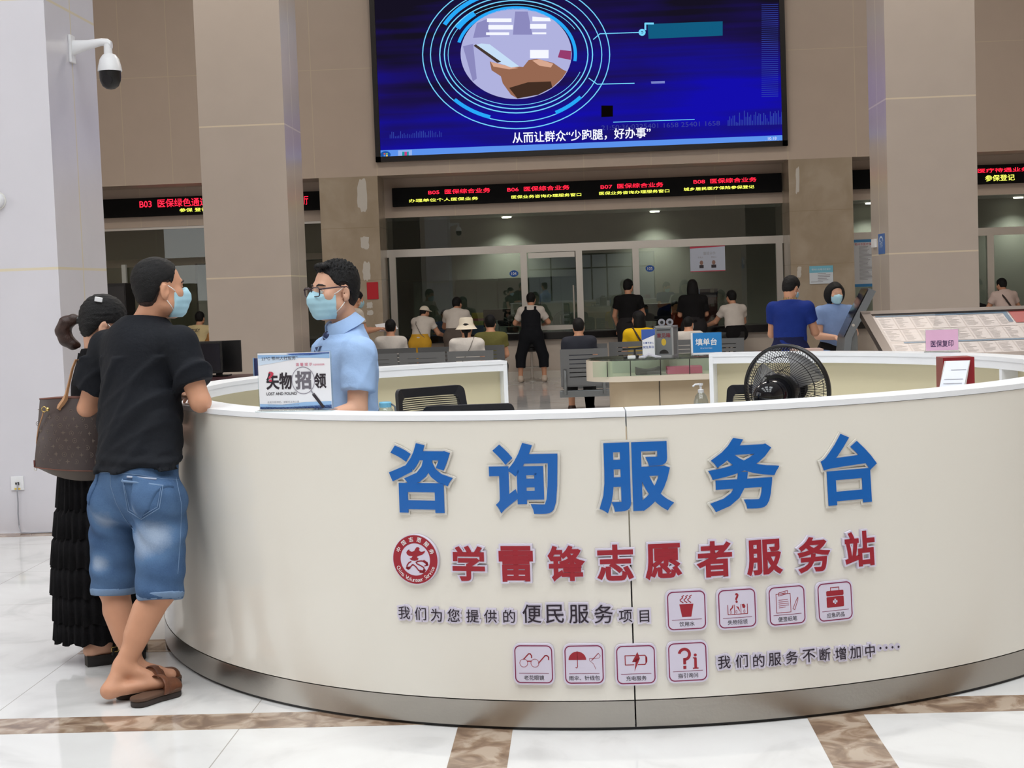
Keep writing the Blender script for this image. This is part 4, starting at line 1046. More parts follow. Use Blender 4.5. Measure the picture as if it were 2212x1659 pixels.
b.loft(rings); obj('leaflet_stack', b, mat('grey_paper', (120, 106, 108), .7), label='sagging stack of grey leaflets on the shelf left of the pink papers', cat='papers')
# things standing on it
c = atZ(1526, 757, ztop); c = (atY(1526, 757, Yt + .16)[0], Yt + .16, ztop)
kx = (Yt + .16) / F
w_, h_ = 66 * kx, 47 * kx
bl = mat('sign_blue', (40, 130, 200), .35)
def dr_form(b, f): put_text(b, '填单台', f, 0, .012, w=w_ * .7, weight=.02)
def dr_en(b, f): put_text(b, 'Fill in Form Steps', f, 0, -.035, w=w_ * .38)
def dr_w(b, f): flat(b, d_rect(-w_ / 2, -h_ / 2, w_ / 2, -h_ / 2 + .014) + d_rect(-w_ / 2, -h_ / 2, -w_ / 2 + .014, h_ / 2), f)
sign_stand('form_table_sign', 'blue acrylic sign with three white characters on the writing table', 'sign', c, w_ + .008, h_ + .006, radians(2), bl, [('lettering', mat('white_print', (240, 238, 240), .5), dr_form), ('lettering', mat('white_print', (240, 238, 240), .5), dr_en), ('white_edge', M_paper, dr_w)])
# silver suggestion box
x = atY(1440, 740, Yt + .25)[0]; kx = (Yt + .2) / F
t = thing('suggestion_box', 'silver aluminium suggestion box with a red heading on the writing table', 'box', (x, Yt + .3, ztop))
bw, bh, bd = 42 * kx, 66 * kx, .2
Rb = Matrix.Translation((x, Yt + .3, ztop)) @ Matrix.Rotation(radians(-14), 4, 'Z')
M_alu = mat('aluminium', (190, 192, 194), .35, .8)
b = MB(); b.box(-bw / 2 + .006, bw / 2 - .006, -bd / 2 + .004, bd / 2 - .004, .004, bh - .004, Rb); obj('body', b, mat('box_grey', (120, 122, 124), .4), t)
b = MB()
e = .012
for sx2 in (-1, 1):
    for sy2 in (-1, 1): b.box(sx2 * (bw / 2 - e / 2) - e / 2, sx2 * (bw / 2 - e / 2) + e / 2, sy2 * (bd / 2 - e / 2) - e / 2, sy2 * (bd / 2 - e / 2) + e / 2, 0, bh, Rb)
    for z in (0, bh - e): b.box(sx2 * (bw / 2 - e / 2) - e / 2, sx2 * (bw / 2 - e / 2) + e / 2, -bd / 2, bd / 2, z, z + e, Rb)
for sy2 in (-1, 1):
    for z in (0, bh - e): b.box(-bw / 2, bw / 2, sy2 * (bd / 2 - e / 2) - e / 2, sy2 * (bd / 2 - e / 2) + e / 2, z, z + e, Rb)
obj('edges', b, M_alu, t)
fb = planefn(Rb @ frame_matrix((0, -bd / 2 + .0025, bh / 2), (1, 0, 0), (0, 0, 1)))
b = MB(); put_text(b, '意见箱', fb, 0, bh * .2, w=bw * .7, weight=.015); obj('heading', b, mat('maroon_print', (128, 44, 52), .5), t)
b = MB(); b.add([fb(.0 + .018 * cos(a), -.005 + .026 * sin(a)) for a in np.linspace(0, 2 * pi, 24, endpoint=False)], [tuple(range(24))]); obj('badge', b, mat('badge_yellow', (214, 178, 60), .5), t)
b = MB(); flat(b, d_rect(-bw * .35, bh * .36, bw * .35, bh * .39), fb); flat(b, [d_arc(0, -bh * .4, .035, .03, 0, 180, 12)], fb); obj('slot', b, M_dark, t)
for k, dx in enumerate((-.03, .03)):
    tt = thing('cable_reel', ['grey cable roll on the silver box, the left one', 'grey cable roll on the silver box, the right one'][k], 'cable', (x + dx, Yt + .3, ztop + bh))
    Rk = Matrix.Translation((x + dx, Yt + .3, ztop + bh + .026)) @ Matrix.Rotation(radians(90), 4, 'X')
    b = MB(); b.lathe([(.012, -.02), (.026, -.02), (.026, .02), (.012, .02), (.012, -.02)], 20, Rk, cap=False); obj('coil', b, mat('grey_cable', (150, 150, 158), .4), tt, 40)
    b = MB(); b.lathe([(.012, -.022), (.012, .022)], 16, Rk); obj('core', b, M_dark, tt, 40)
# leaflet in acrylic left of the box
x = atY(1401, 740, Yt + .12)[0]
def dr_a(b, f): flat(b, [[(-.05, .02), (.05, .06), (.05, .1), (-.05, .1)]], f); flat(b, d_rect(-.05, -.098, .05, -.088), f)
def dr_b(b, f): put_text(b, '办事不求人', f, 0, .0, w=.08, weight=.01); put_text(b, '就在身边', f, 0, -.03, w=.08, weight=.01)
sign_stand('leaflet_stand', 'white and blue leaflet in an acrylic stand left of the silver box', 'leaflet stand', (x, Yt + .14, ztop), .098, .205, radians(-6), M_paper, [('blue_corner', I_blue, dr_a), ('lettering', I_blue, dr_b)])
x = atY(1372, 755, Yt + .2)[0]
t = thing('pen_holder', 'black pen on a chain stand lying on the glass table top', 'pen', (x, Yt + .32, ztop))
b = MB(); b.lathe([(.035, 0), (.03, .012), (.008, .02), (.006, .06)], 20, Matrix.Translation((x, Yt + .32, ztop))); obj('foot', b, M_dark, t, 40)
b = MB(); b.tube([(x - .09, Yt + .32, ztop + .06), (x + .02, Yt + .32, ztop + .066), (x + .14, Yt + .32, ztop + .075)], .007, 8); obj('pen', b, M_black, t, True)
x = atY(1358, 766, Yt + .1)[0]
t = thing('stapler', 'white and black stapler near the front of the glass table top', 'stapler', (x, Yt + .1, ztop))
b = MB(); b.box(x - .01, x + .05, Yt + .08, Yt + .12, ztop, ztop + .022, bev=.006); obj('body', b, M_camw, t)
b = MB(); b.box(x - .04, x - .012, Yt + .082, Yt + .118, ztop, ztop + .02, bev=.006); obj('nose', b, M_black, t)
x = atY(1400, 765, Yt + .12)[0]
obj('crumpled_paper', MB().tube([(x - .07, Yt + .06, ztop + .008), (x - .03, Yt + .04, ztop + .012), (x + .0, Yt + .05, ztop + .03), (x + .05, Yt + .04, ztop + .012), (x + .09, Yt + .05, ztop + .008)], [.006, .012, .016, .01, .005], 7), mat('tissue', (206, 206, 216), .8), label='crumpled white paper before the leaflet stand on the glass table', cat='paper')
for px, w2, col, nm, lab in ((1620, .18, (222, 160, 166), 'pink_form', 'flat pink form lying on the far end of the writing table'),):
    x = atY(px, 755, Yt + .3)[0]; obj(nm, MB().box(x - w2, x + w2, Yt + .2, Yt + .42, ztop, ztop + .006), mat(nm, col, .6), label=lab, cat='paper')
x = atY(1672, 748, Yt + .3)[0]; t = obj('black_case', MB().box(x - .05, x + .05, Yt + .26, Yt + .36, ztop, ztop + .03, bev=.01), M_black, label='small black case on the writing table behind the fan', cat='case')
x = atY(1740, 752, Yt + .3)[0]; t = obj('magazine', MB().box(x - .1, x + .12, Yt + .22, Yt + .42, ztop, ztop + .018), mat('magazine_cover', (200, 170, 160), .5), label='magazine lying at the right end of the writing table', cat='magazine')

# ------------------------------------------------------------------ waiting benches
M_bench = mat('bench_grey_steel', (108, 110, 112), .4, .35)
def bench_seat_bm(w=.54):
    """perforated-looking sheet: back with slots then seat, local x across, back faces -y (camera side)"""
    b = MB(); z0, z1 = .40, .82
    slots = [.75, .70, .65, .60, .55, .50]
    def bar(za, zb, x0=-w / 2, x1=w / 2):
        ya, yb = -.10 - (za - .4) * .22, -.10 - (zb - .4) * .22
        b.add([(x0, ya, za), (x1, ya, za), (x1, yb, zb), (x0, yb, zb), (x0, ya + .012, za), (x1, ya + .012, za), (x1, yb + .012, zb), (x0, yb + .012, zb)], [(0, 1, 2, 3), (5, 4, 7, 6), (0, 4, 5, 1), (3, 2, 6, 7), (0, 3, 7, 4), (1, 5, 6, 2)])
    prev = z0
    for s in sorted(slots):
        bar(prev, s - .005); bar(s - .005, s + .005, -w / 2, -w / 2 + .1); bar(s - .005, s + .005, w / 2 - .1, w / 2); prev = s + .005
    bar(prev, z1)
    return b
def bench_unit(root):
    obj('backrest', bench_seat_bm(), M_bench, root, world=False)
    b = MB(); b.box(-.27, .27, -.09, .38, .385, .405, bev=.006); obj('seat', b, M_bench, root, world=False)
    for s in (-1, 1):
        b = MB(); b.tube([(s * .22, -.11, .30), (s * .22, -.125, .42), (s * .22, -.16, .58)], .018, 8); obj('bracket', b, mat('bracket_grey', (122, 126, 128), .4, .4), root, True, world=False)
def bench(xs, Y, label):
    x0, x1 = min(xs) - .29, max(xs) + .29
    r = thing('waiting_bench', label, 'bench', ((x0 + x1) / 2, Y, 0), 'grey steel waiting benches')
    for x in xs:
        dx = x - (x0 + x1) / 2
        q = bench_seat_bm(); q.v = [(v[0] + dx, v[1], v[2]) for v in q.v]; obj('backrest', q, M_bench, r, world=False)
        b = MB(); b.box(dx - .27, dx + .27, -.09, .38, .385, .405, bev=.006); obj('seat', b, M_bench, r, world=False)
        for s in (-1, 1):
            b = MB(); b.tube([(dx + s * .22, -.11, .30), (dx + s * .22, -.125, .42), (dx + s * .22, -.16, .58)], .018, 8); obj('bracket', b, mat('bracket_grey', (122, 126, 128), .4, .4), r, True, world=False)
    b = MB(); b.box(-(x1 - x0) / 2, (x1 - x0) / 2, -.02, .08, .26, .34, bev=.01); obj('beam', b, mat('bracket_grey', (122, 126, 128), .4, .4), r, world=False)
    for x in ((x0 + .29), (x1 - .29)):
        dx = x - (x0 + x1) / 2 + .05
        b = MB(); b.add([(dx - .035, -.01, 0), (dx + .035, -.01, 0), (dx + .06, -.01, .27), (dx - .06, -.01, .27), (dx - .035, .07, 0), (dx + .035, .07, 0), (dx + .06, .07, .27), (dx - .06, .07, .27)], [(0, 1, 2, 3), (5, 4, 7, 6), (0, 4, 5, 1), (3, 2, 6, 7), (0, 3, 7, 4), (1, 5, 6, 2)])
        b.box(dx - .05, dx + .05, -.2, .3, 0, .03); obj('leg', b, mat('bracket_grey', (122, 126, 128), .4, .4), r, world=False)
    return r
def bx(px, Y): return float(atY(px, 760, Y)[0])
FR, BR = 18.0, 19.6
bench([bx(1018, FR) - .565 * k for k in range(3)], FR, 'grey steel waiting bench on the left, nearest row, under the bucket hat')
bench([bx(1046, BR) - .565 * k for k in range(4)], BR, 'grey steel waiting bench on the left, second row, ending beside the olive shirt')
bench([bx(1261, 17.5)], 17.5, 'single grey slotted seat between the aisle and the writing table')
bench([bx(1264, 18.9)], 18.9, 'grey steel seat back showing just past the slotted single seat')
bench([bx(1362, 19.2), bx(1362, 19.2) + .565, bx(1362, 19.2) + 1.13], 19.2, 'grey steel waiting bench behind the writing table, under the yellow top')
# ------------------------------------------------------------------ revolving stool
p = atZ(1150, 822, 0)
def stool(loc, label):
    t = thing('bar_stool', label, 'stool', loc, 'stools at the service counter')
    b = MB(); b.lathe([(.2, 0), (.2, .012), (.06, .03), (.03, .05)], 32); obj('base', b, M_steelpost, t, 40, world=False)
    b = MB(); b.cyl((0, 0, .04), (0, 0, .5), .025); b.tube([(.16 * cos(a), .16 * sin(a), .22) for a in np.linspace(0, 2 * pi, 24, endpoint=False)], .01, 8, closed=True); b.tube([(.02, 0, .22), (.16, 0, .22)], .01, 8); obj('column', b, M_steelpost, t, 40, world=False)
    b = MB(); b.lathe([(.15, .48), (.19, .5), (.2, .55), (.18, .58)], 32); b.box(-.2, .2, -.21, -.17, .56, .70, bev=.015); obj('seat', b, M_black, t, 40, world=False)
    return t
stool((p[0], 25.22, 0), 'chrome bar stool with black seat between the legs of the woman in dungarees')
stool((float(atY(1580, 740, 25.1)[0]), 25.1, 0), 'bar stool with black seat under the man in the white t-shirt')

# ------------------------------------------------------------------ touch-screen kiosk
kp = 15.0
def kpt(x, y, Y=kp): return atY(x, y, Y)
t = thing('touch_kiosk', 'grey touch-screen kiosk leaning back beside the right pillar', 'kiosk', (kpt(1835, 760)[0], kp, 0))
front = [kpt(*q) for q in ((1882, 625), (1848, 690), (1828, 725), (1818, 762))]
prof = [(1890, 628), (1876, 660), (1855, 697), (1840, 728), (1832, 765)]
q0 = [kpt(*q) for q in ((1876, 623), (1889, 629), (1858, 690), (1838, 728), (1832, 772), (1818, 772), (1823, 728), (1843, 686))]
P = [(v[0], v[2]) for v in q0]; zb_ = P[4][1]
P2 = P[:4] + [(P[4][0], P[4][1]), (P[4][0] + .02, 0.0), (P[5][0] + .02, 0.0), (P[5][0], P[5][1])] + P[6:]
Mk = frame_matrix((0, kp - .3, 0), (1, 0, 0), (0, 0, 1), (0, 1, 0))
b = MB(); n = len(P2); v = [(x, kp - .02 - .06, z) for x, z in P2] + [(x, kp + .36, z) for x, z in P2]
b.add(v, [tuple(range(n)), tuple(range(n, 2 * n))[::-1]] + [(i, n + i, n + (i + 1) % n, (i + 1) % n) for i in range(n)])
obj('body', b, mat('kiosk_grey', (120, 124, 128), .4, .2), t)
b = MB(); a_, c_ = P[0], P[7]; d_ = P[6]
b.add([(a_[0] - .012, kp - .04, a_[1]), (a_[0] - .012, kp + .32, a_[1]), (c_[0] - .012, kp + .32, c_[1]), (c_[0] - .012, kp - .04, c_[1])], [(0, 1, 2, 3)])
obj('screen', b, mat('kiosk_screen', (26, 30, 48), .1), t)
b = MB(); b.add([(c_[0] - .01, kp - .04, c_[1]), (c_[0] - .01, kp + .32, c_[1]), (d_[0] - .01, kp + .32, d_[1]), (d_[0] - .01, kp - .04, d_[1])], [(0, 1, 2, 3)]); obj('lower_panel', b, mat('kiosk_panel', (60, 64, 76), .2), t)
b = MB(); b.cyl((kpt(1840, 700)[0], kp - .086, kpt(1840, 702)[2]), (kpt(1840, 700)[0], kp - .078, kpt(1840, 702)[2]), .014); obj('lock', b, M_steelpost, t, 40)
b = MB(); b.box(kpt(1834, 760)[0] - .02, kpt(1852, 760)[0], kp - .05, kp + .33, 0, kpt(1845, 712)[2], bev=.02); obj('stand', b, mat('kiosk_stand', (108, 110, 110), .5), t)

# ------------------------------------------------------------------ sloping notice stand
nY0, nY1 = 11.3, 12.1
cA, cB = atY(1868, 681, nY1), atY(2215, 669, nY1)
cC, cD = atY(1922, 775, nY0), atY(2290, 757, nY0)
t = thing('notice_stand', 'wide sloping steel notice stand full of printed sheets behind the pink sign', 'notice board', ((cA[0] + cD[0]) / 2, nY0 + .3, 0))
Av, Bv, Cv, Dv = [Vector(map(float, q)) for q in (cA, (cA[0] + 1.36, nY1, cA[2]), (cA[0] + .02, nY0, cC[2]), (cA[0] + 1.38, nY0, cC[2]))]
Cv.x = float(cC[0]); Dv.x = float(cC[0]) + 1.40; Bv.x = Av.x + 1.42
ux = (Bv - Av).normalized(); uy = (Av - Cv).normalized(); un = ux.cross(uy).normalized(); 
def board_pt(s, r, d=0.0):
    p = Cv.lerp(Dv, s).lerp(Av.lerp(Bv, s), r) + un * d; return (p.x, p.y, p.z)
def bquad(mb, s0, s1, r0, r1, d): mb.add([board_pt(s0, r0, d), board_pt(s1, r0, d), board_pt(s1, r1, d), board_pt(s0, r1, d)], [(0, 1, 2, 3)])
b = MB(); v = [board_pt(s, r, d) for d in (-.03, 0) for s, r in ((0, 0), (1, 0), (1, 1), (0, 1))]
b.add(v, [(0, 3, 2, 1), (4, 5, 6, 7), (0, 1, 5, 4), (1, 2, 6, 5), (2, 3, 7, 6), (3, 0, 4, 7)]); obj('panel', b, mat('board_backing', (226, 214, 208), .5), t)
b = MB()
for s0, s1, r0, r1 in ((-.02, .03, -.04, 1.04), (.97, 1.02, -.04, 1.04), (-.02, 1.02, -.06, .02), (-.02, 1.02, .97, 1.05)):
    v = [board_pt(s, r, d) for d in (-.035, .018) for s, r in ((s0, r0), (s1, r0), (s1, r1), (s0, r1))]
    b.add(v, [(0, 3, 2, 1), (4, 5, 6, 7), (0, 1, 5, 4), (1, 2, 6, 5), (2, 3, 7, 6), (3, 0, 4, 7)])
obj('frame', b, mat('stand_frame_steel', (96, 88, 84), .3, .7), t)
b = MB(); rq = random.Random(8)
for r0, r1 in ((.64, .92), (.36, .62), (.06, .30)):
    s = .05
    while s < .93:
        w_ = .085
        if not (s > .7 and r1 > .9): bquad(b, s, min(s + w_, .955), r0, r1, .002)
        s += w_ + .006
obj('notice_sheets', b, mat('notice_paper', (238, 228, 224), .5), t)
b = MB()
for r0, r1 in ((.64, .92), (.36, .62), (.06, .30)):
    s = .05
    while s < .93:
        if not (s > .7 and r1 > .9):
            for k in range(9):
                rr_ = r1 - .03 - k * .026
                if rr_ > r0 + .02: bquad(b, s + .008, s + .03 + rq.random() * .045, rr_, rr_ + .007, .0035)
        s += .091
obj('notice_print', b, mat('notice_ink', (196, 186, 182), .6), t)
b = MB(); bquad(b, .05, .74, .93, .965, .003); bquad(b, .12, .8, .315, .345, .003); bquad(b, .74, .765, .72, .965, .003); obj('blue_band', b, mat('band_blue', (110, 140, 166), .5), t)
b = MB(); bquad(b, .775, .96, .70, .965, .004); obj('red_sheet', b, mat('red_sheet', (186, 54, 52), .4), t)
b = MB(); v = [board_pt(s, r, .012) for s, r in ((.02, .0), (.98, .0), (.98, 1), (.02, 1))]; b.add(v, [(0, 1, 2, 3)]); obj('cover_glass', b, glass('board_glass', (252, 252, 252), 1.0), t)
for s in (.06, .94):
    p0 = board_pt(s, .5, -.04); b = MB(); b.tube([p0, (p0[0], p0[1] + .05, 0.0)], .03, 10); b.box(p0[0] - .04, p0[0] + .04, p0[1] - .25, p0[1] + .35, 0, .04); obj('leg', b, M_steelpost, t, 40)
# ------------------------------------------------------------------ bodies: smooth-blended volumes turned into one skin
A3 = lambda *p: np.array(p[0] if len(p) == 1 else p, dtype=float)
def unit(v): v = A3(v); return v / np.linalg.norm(v)
def cap(P, a, b, ra, rb, flat=None):
    a, b = A3(a), A3(b); ab = b - a; L = float(ab @ ab) or 1e-9
    t = np.clip(((P - a) @ ab) / L, 0, 1); q = P - a - t[:, None] * ab
    if flat is not None:
        n, k = flat; c = q @ n; q = q + np.outer(c * (k - 1), n)
    return np.sqrt((q * q).sum(1)) - (ra + (rb - ra) * t)
def ell(P, c, R, rad):
    q = ((P - A3(c)) @ R.T); k0 = np.sqrt(((q / rad) ** 2).sum(1)); k1 = np.sqrt(((q / (A3(rad) ** 2)) ** 2).sum(1)) + 1e-9
    return k0 * (k0 - 1) / k1
def smin(a, b, k):
    h = np.clip(.5 + .5 * (b - a) / k, 0, 1); return b * (1 - h) + a * h - k * h * (1 - h)
def smax(a, b, k): return -smin(-a, -b, k)
def blend(ds, k=.03):
    d = ds[0]
    for e in ds[1:]: d = smin(d, e, k)
    return d
def half(P, p, n): return (P - A3(p)) @ unit(n)              # negative behind the plane
def surface(fn, lo, hi, h):
    """skin of fn < 0 inside a box, one vertex per crossed cell"""
    lo, hi = A3(lo), A3(hi); N = np.maximum(np.ceil((hi - lo) / h).astype(int) + 1, 3)
    g = [lo[i] + h * np.arange(N[i]) for i in range(3)]
    Pg = np.stack(np.meshgrid(*g, indexing='ij'), -1).reshape(-1, 3)
    Fv = np.concatenate([fn(Pg[i:i + 400000]) for i in range(0, len(Pg), 400000)]).reshape(N)
    Fv = np.where(np.abs(Fv) < 1e-9, 1e-9, Fv)
    s = Fv < 0; n = N - 1
    cs = [s[i:i + n[0], j:j + n[1], k:k + n[2]] for i in (0, 1) for j in (0, 1) for k in (0, 1)]
    cnt = sum(c.astype(np.int8) for c in cs); act = (cnt > 0) & (cnt < 8)
    idx = -np.ones(n, dtype=np.int64); ids = np.argwhere(act); idx[act] = np.arange(len(ids))
    acc = np.zeros((len(ids), 3)); num = np.zeros(len(ids))
    for ax in range(3):
        for u in (0, 1):
            for w in (0, 1):
                o = [0, 0, 0]; oth = [q for q in range(3) if q != ax]; o[oth[0]] = u; o[oth[1]] = w
                e = list(o); e[ax] = 1
                a = Fv[ids[:, 0] + o[0], ids[:, 1] + o[1], ids[:, 2] + o[2]]; b = Fv[ids[:, 0] + e[0], ids[:, 1] + e[1], ids[:, 2] + e[2]]
                m = (a < 0) != (b < 0); t = np.where(m, a / np.where(m, a - b, 1), 0)
                q = np.tile(A3(o), (len(ids), 1)); q[:, ax] = t
                acc += np.where(m[:, None], q, 0); num += m
    V = lo + (ids + acc / np.maximum(num, 1)[:, None]) * h
    faces = []
    for ax in range(3):
        b, c = (ax + 1) % 3, (ax + 2) % 3
        sl0 = [slice(None)] * 3; sl1 = [slice(None)] * 3; sl0[ax] = slice(0, -1); sl1[ax] = slice(1, None)
        ch = s[tuple(sl0)] != s[tuple(sl1)]
        e = np.argwhere(ch)
        e = e[(e[:, b] > 0) & (e[:, c] > 0) & (e[:, b] < n[b]) & (e[:, c] < n[c]) & (e[:, ax] < n[ax])]
        if not len(e): continue
        def cell(db, dc): q = e.copy(); q[:, b] -= db; q[:, c] -= dc; return idx[q[:, 0], q[:, 1], q[:, 2]]
        q4 = np.stack([cell(1, 1), cell(0, 1), cell(0, 0), cell(1, 0)], 1)
        flip = ~s[e[:, 0], e[:, 1], e[:, 2]]
        q4[flip] = q4[flip][:, ::-1]; faces.append(q4[(q4 >= 0).all(1)])
    Fc = np.concatenate(faces) if faces else np.zeros((0, 4), int)
    return V, Fc
def skin(name, fn, lo, hi, h, m, parent, label=None, extra=None, smooth=True):
    V, Fc = surface(fn, lo, hi, h)
    b = MB(); b.v = [tuple(p) for p in V.tolist()]; b.f = [tuple(q) for q in Fc.tolist()]; b.mi = [0] * len(b.f)
    if extra:
        for V2, F2 in extra: b.add([tuple(p) for p in V2.tolist()], [tuple(q) for q in F2.tolist()])
    return obj(name, b, m, parent, smooth, label=label)
def bounds(pts, pad):
    p = np.array([A3(q) for q in pts]); return p.min(0) - pad, p.max(0) + pad
_rn = np.random.RandomState(4)
_K = _rn.normal(size=(10, 3)); _PH = _rn.rand(10) * 6.28
def wob(P, scale, seed=0):
    """cheap smooth noise, about -1..1"""
    q = P * scale; o = np.zeros(len(P))
    for i in range(6):
        k = _K[(i + seed) % 10]; k = k / np.linalg.norm(k) * (1 + .35 * i)
        o += np.sin(q @ k + _PH[(i * 3 + seed) % 10] + 1.3 * np.sin(q @ _K[(i + 5 + seed) % 10] * .7))
    return o / 4

def head_frame(f, up=(0, 0, 1)):
    f = unit(f); r = unit(np.cross(f, A3(up))); u = np.cross(r, f); return np.stack([r, f, u])        # rows: right, forward, up
def head_local(P, c, R, s): return ((P - A3(c)) @ R.T) / s
I3 = np.eye(3)
def head_sdf(q, fine=True, ears=True):
    """q in head units: x right, y forward, z up; chin at about -.115, crown at about +.115"""
    d = ell(q, (0, -.012, .034), I3, (.074, .094, .081))
    d = smin(d, ell(q, (0, .03, -.03), I3, (.062, .062, .075)), .03)
    d = smin(d, cap(q, (0, .035, -.075), (0, .058, -.088), .045, .028), .03)               # jaw and chin
    d = smin(d, cap(q, (-.05, .01, -.06), (.05, .01, -.06), .024, .024), .03)
    if fine:
        d = smin(d, cap(q, (-.03, .076, .022), (.03, .076, .022), .011, .011), .02)       # brow
        d = smax(d, -ell(q, (-.033, .094, .004), I3, (.019, .016, .012)), .012); d = smax(d, -ell(q, (.033, .094, .004), I3, (.019, .016, .012)), .012)
        d = smin(d, cap(q, (0, .086, .01), (0, .106, -.034), .008, .013), .012)           # nose
        d = smin(d, cap(q, (-.011, .096, -.038), (.011, .096, -.038), .0085, .0085), .008)
        d = smin(d, ell(q, (0, .084, -.066), I3, (.026, .014, .0065)), .008)               # lips
        d = smin(d, ell(q, (0, .082, -.077), I3, (.021, .014, .007)), .008)
        d = smin(d, ell(q, (-.045, .055, -.02), I3, (.022, .025, .02)), .02); d = smin(d, ell(q, (.045, .055, -.02), I3, (.022, .025, .02)), .02)
    if ears:
        for sx in (-1, 1):
            e = ell(q, (sx * .080, -.008, -.012), head_frame((sx * .25, 1, .0), (0, -.25, 1)), (.010, .019, .033))
            e = smax(e, -ell(q, (sx * .091, -.002, -.008), I3, (.010, .009, .017)), .006)
            d = smin(d, e, .008)
    return d
def thr(y, pts):
    ys, zs = zip(*pts); return np.interp(y, ys, zs)
HAIRLINE = ((-.12, -.075), (-.05, -.075), (-.028, -.035), (-.012, .022), (.012, .026), (.022, -.012), (.034, -.012), (.042, .038), (.07, .072), (.1, .085))
def hair_sdf(q, line=HAIRLINE, thick=.011, rough=.0015, top=.012):
    d = ell(q, (0, -.014, .036), I3, (.074 + thick, .094 + thick, .081 + thick + top))
    d = smin(d, ell(q, (0, -.045, -.02), I3, (.062 + thick * .4, .045 + thick * .4, .06)), .03)
    d = d + wob(q, 160, 1) * rough + wob(q, 420, 3) * rough * .5
    z = q[:, 2] + wob(q, 260, 2) * .004
    return np.maximum(d, thr(q[:, 1], line) - z)

def hand_mesh(w, d, nrm, side, curl=.5, h=.004, s=1.0):
    """w wrist, d pointing direction of the palm, nrm back-of-hand normal; five separate fingers"""
    d = unit(d); nrm = unit(A3(nrm) - d * (A3(nrm) @ d)); r = np.cross(d, nrm) * side
    w = A3(w)
    L = lambda x, y, z: w + (r * x + d * y + nrm * z) * s
    seg = []
    for x, ln, y0 in ((-.033, .062, .080), (-.011, .074, .088), (.011, .079, .09), (.032, .070, .085)):       # little .. index
        a = L(x, y0 - .012, 0); c1 = curl * .5; c2 = curl * 1.2; c3 = curl * 1.7
        p1 = a + (d * cos(c1) - nrm * sin(c1)) * ln * .45 * s; p2 = p1 + (d * cos(c2) - nrm * sin(c2)) * ln * .32 * s; p3 = p2 + (d * cos(c3) - nrm * sin(c3)) * ln * .26 * s
        seg.append((a, p1, p2, p3))
    ta = L(.028, .025, -.006); tb = L(.052, .05, -.016); tc = L(.057, .078, -.024 - .02 * curl)
    def fn(P):
        x = (P - w); q = np.stack([x @ r, x @ d, x @ nrm], 1) / s
        D = ell(q, (0, .048, -.002), I3, (.042, .052, .0155)) * s
        D = smin(D, cap(P, w - d * .03 * s, w + d * .02 * s, .026 * s, .026 * s, (nrm, 1.3)), .015)
        Fg = None
        for a, p1, p2, p3 in seg:
            f = np.minimum(np.minimum(cap(P, a, p1, .0092 * s, .0086 * s), cap(P, p1, p2, .0086 * s, .0078 * s)), cap(P, p2, p3, .0078 * s, .0066 * s))
            Fg = f if Fg is None else np.minimum(Fg, f)
        D = smin(D, Fg, .007)
        T = np.minimum(cap(P, ta, tb, .0125 * s, .0105 * s), cap(P, tb, tc, .0102 * s, .0078 * s))
        return smin(D, T, .010)
    pts = [w - d * .03, tc, tb] + [q for g_ in seg for q in g_]
    lo, hi = bounds(pts, .03)
    return surface(fn, lo, hi, h)

def person_sdf(J, B):
    """skin of the whole figure"""
    bf = unit(J['bf']); R = head_frame(J['hf'], J.get('hu', (0, 0, 1))); s = B.get('hs', 1.0)
    w = B.get('w', 1.0)
    def fn(P):
        d = cap(P, J['pel'], J['wai'], .148 * w, .128 * w, (bf, 1.4))
        d = smin(d, cap(P, J['wai'], J['che'], .128 * w, .150 * w, (bf, 1.4)), .05)
        d = smin(d, cap(P, J['shL'], J['shR'], .052, .052), .06)
        d = smin(d, cap(P, J['nk'], A3(J['hd']) + R.T @ A3(0, -.02, -.05) * s, .055 * w, .052), .04)
        for S in 'LR':
            d = smin(d, cap(P, J['sh' + S], J['el' + S], .049 * w, .041), .03); d = smin(d, cap(P, J['el' + S], J['wr' + S], .042, .027), .012)
            k, a, hp = A3(J['kn' + S]), A3(J['an' + S]), A3(J['hip' + S])
            d = smin(d, cap(P, hp, k, .086 * w, .056 * w), .03); d = smin(d, cap(P, k, a, .053 * w, .036), .02)
            sd = unit(a - k); bk = -unit(J['to' + S]  - a) ; bk = bk - sd * (bk @ sd)
            d = smin(d, cap(P, k + sd * .09 + bk * .022, k + sd * .19 + bk * .016, .043 * w, .034 * w), .03)    # calf
            t = A3(J['to' + S]); fd = unit(t - a); he = B.get('heel' + S)
            h0 = A3(he) if he is not None else a - A3(0, 0, .035) - unit((fd[0], fd[1], 0)) * .035
            d = smin(d, cap(P, a, h0, .034, .031), .02); d = smin(d, cap(P, h0, t, .031, .026, (A3(0, 0, 1), 1.15)), .02); d = smin(d, cap(P, a, A3(a) * .35 + t * .65, .034, .026), .02)
        q = head_local(P, J['hd'], R, s)
        d = smin(d, head_sdf(q, B.get('fine', True)) * s, .018)
        return d
    return fn
def all_pts(J): return [v for k, v in J.items() if k not in ('bf', 'hf', 'hu')] + [A3(J['hd']) + A3(0, 0, .15), A3(J['hd']) - A3(0, 0, .12)]
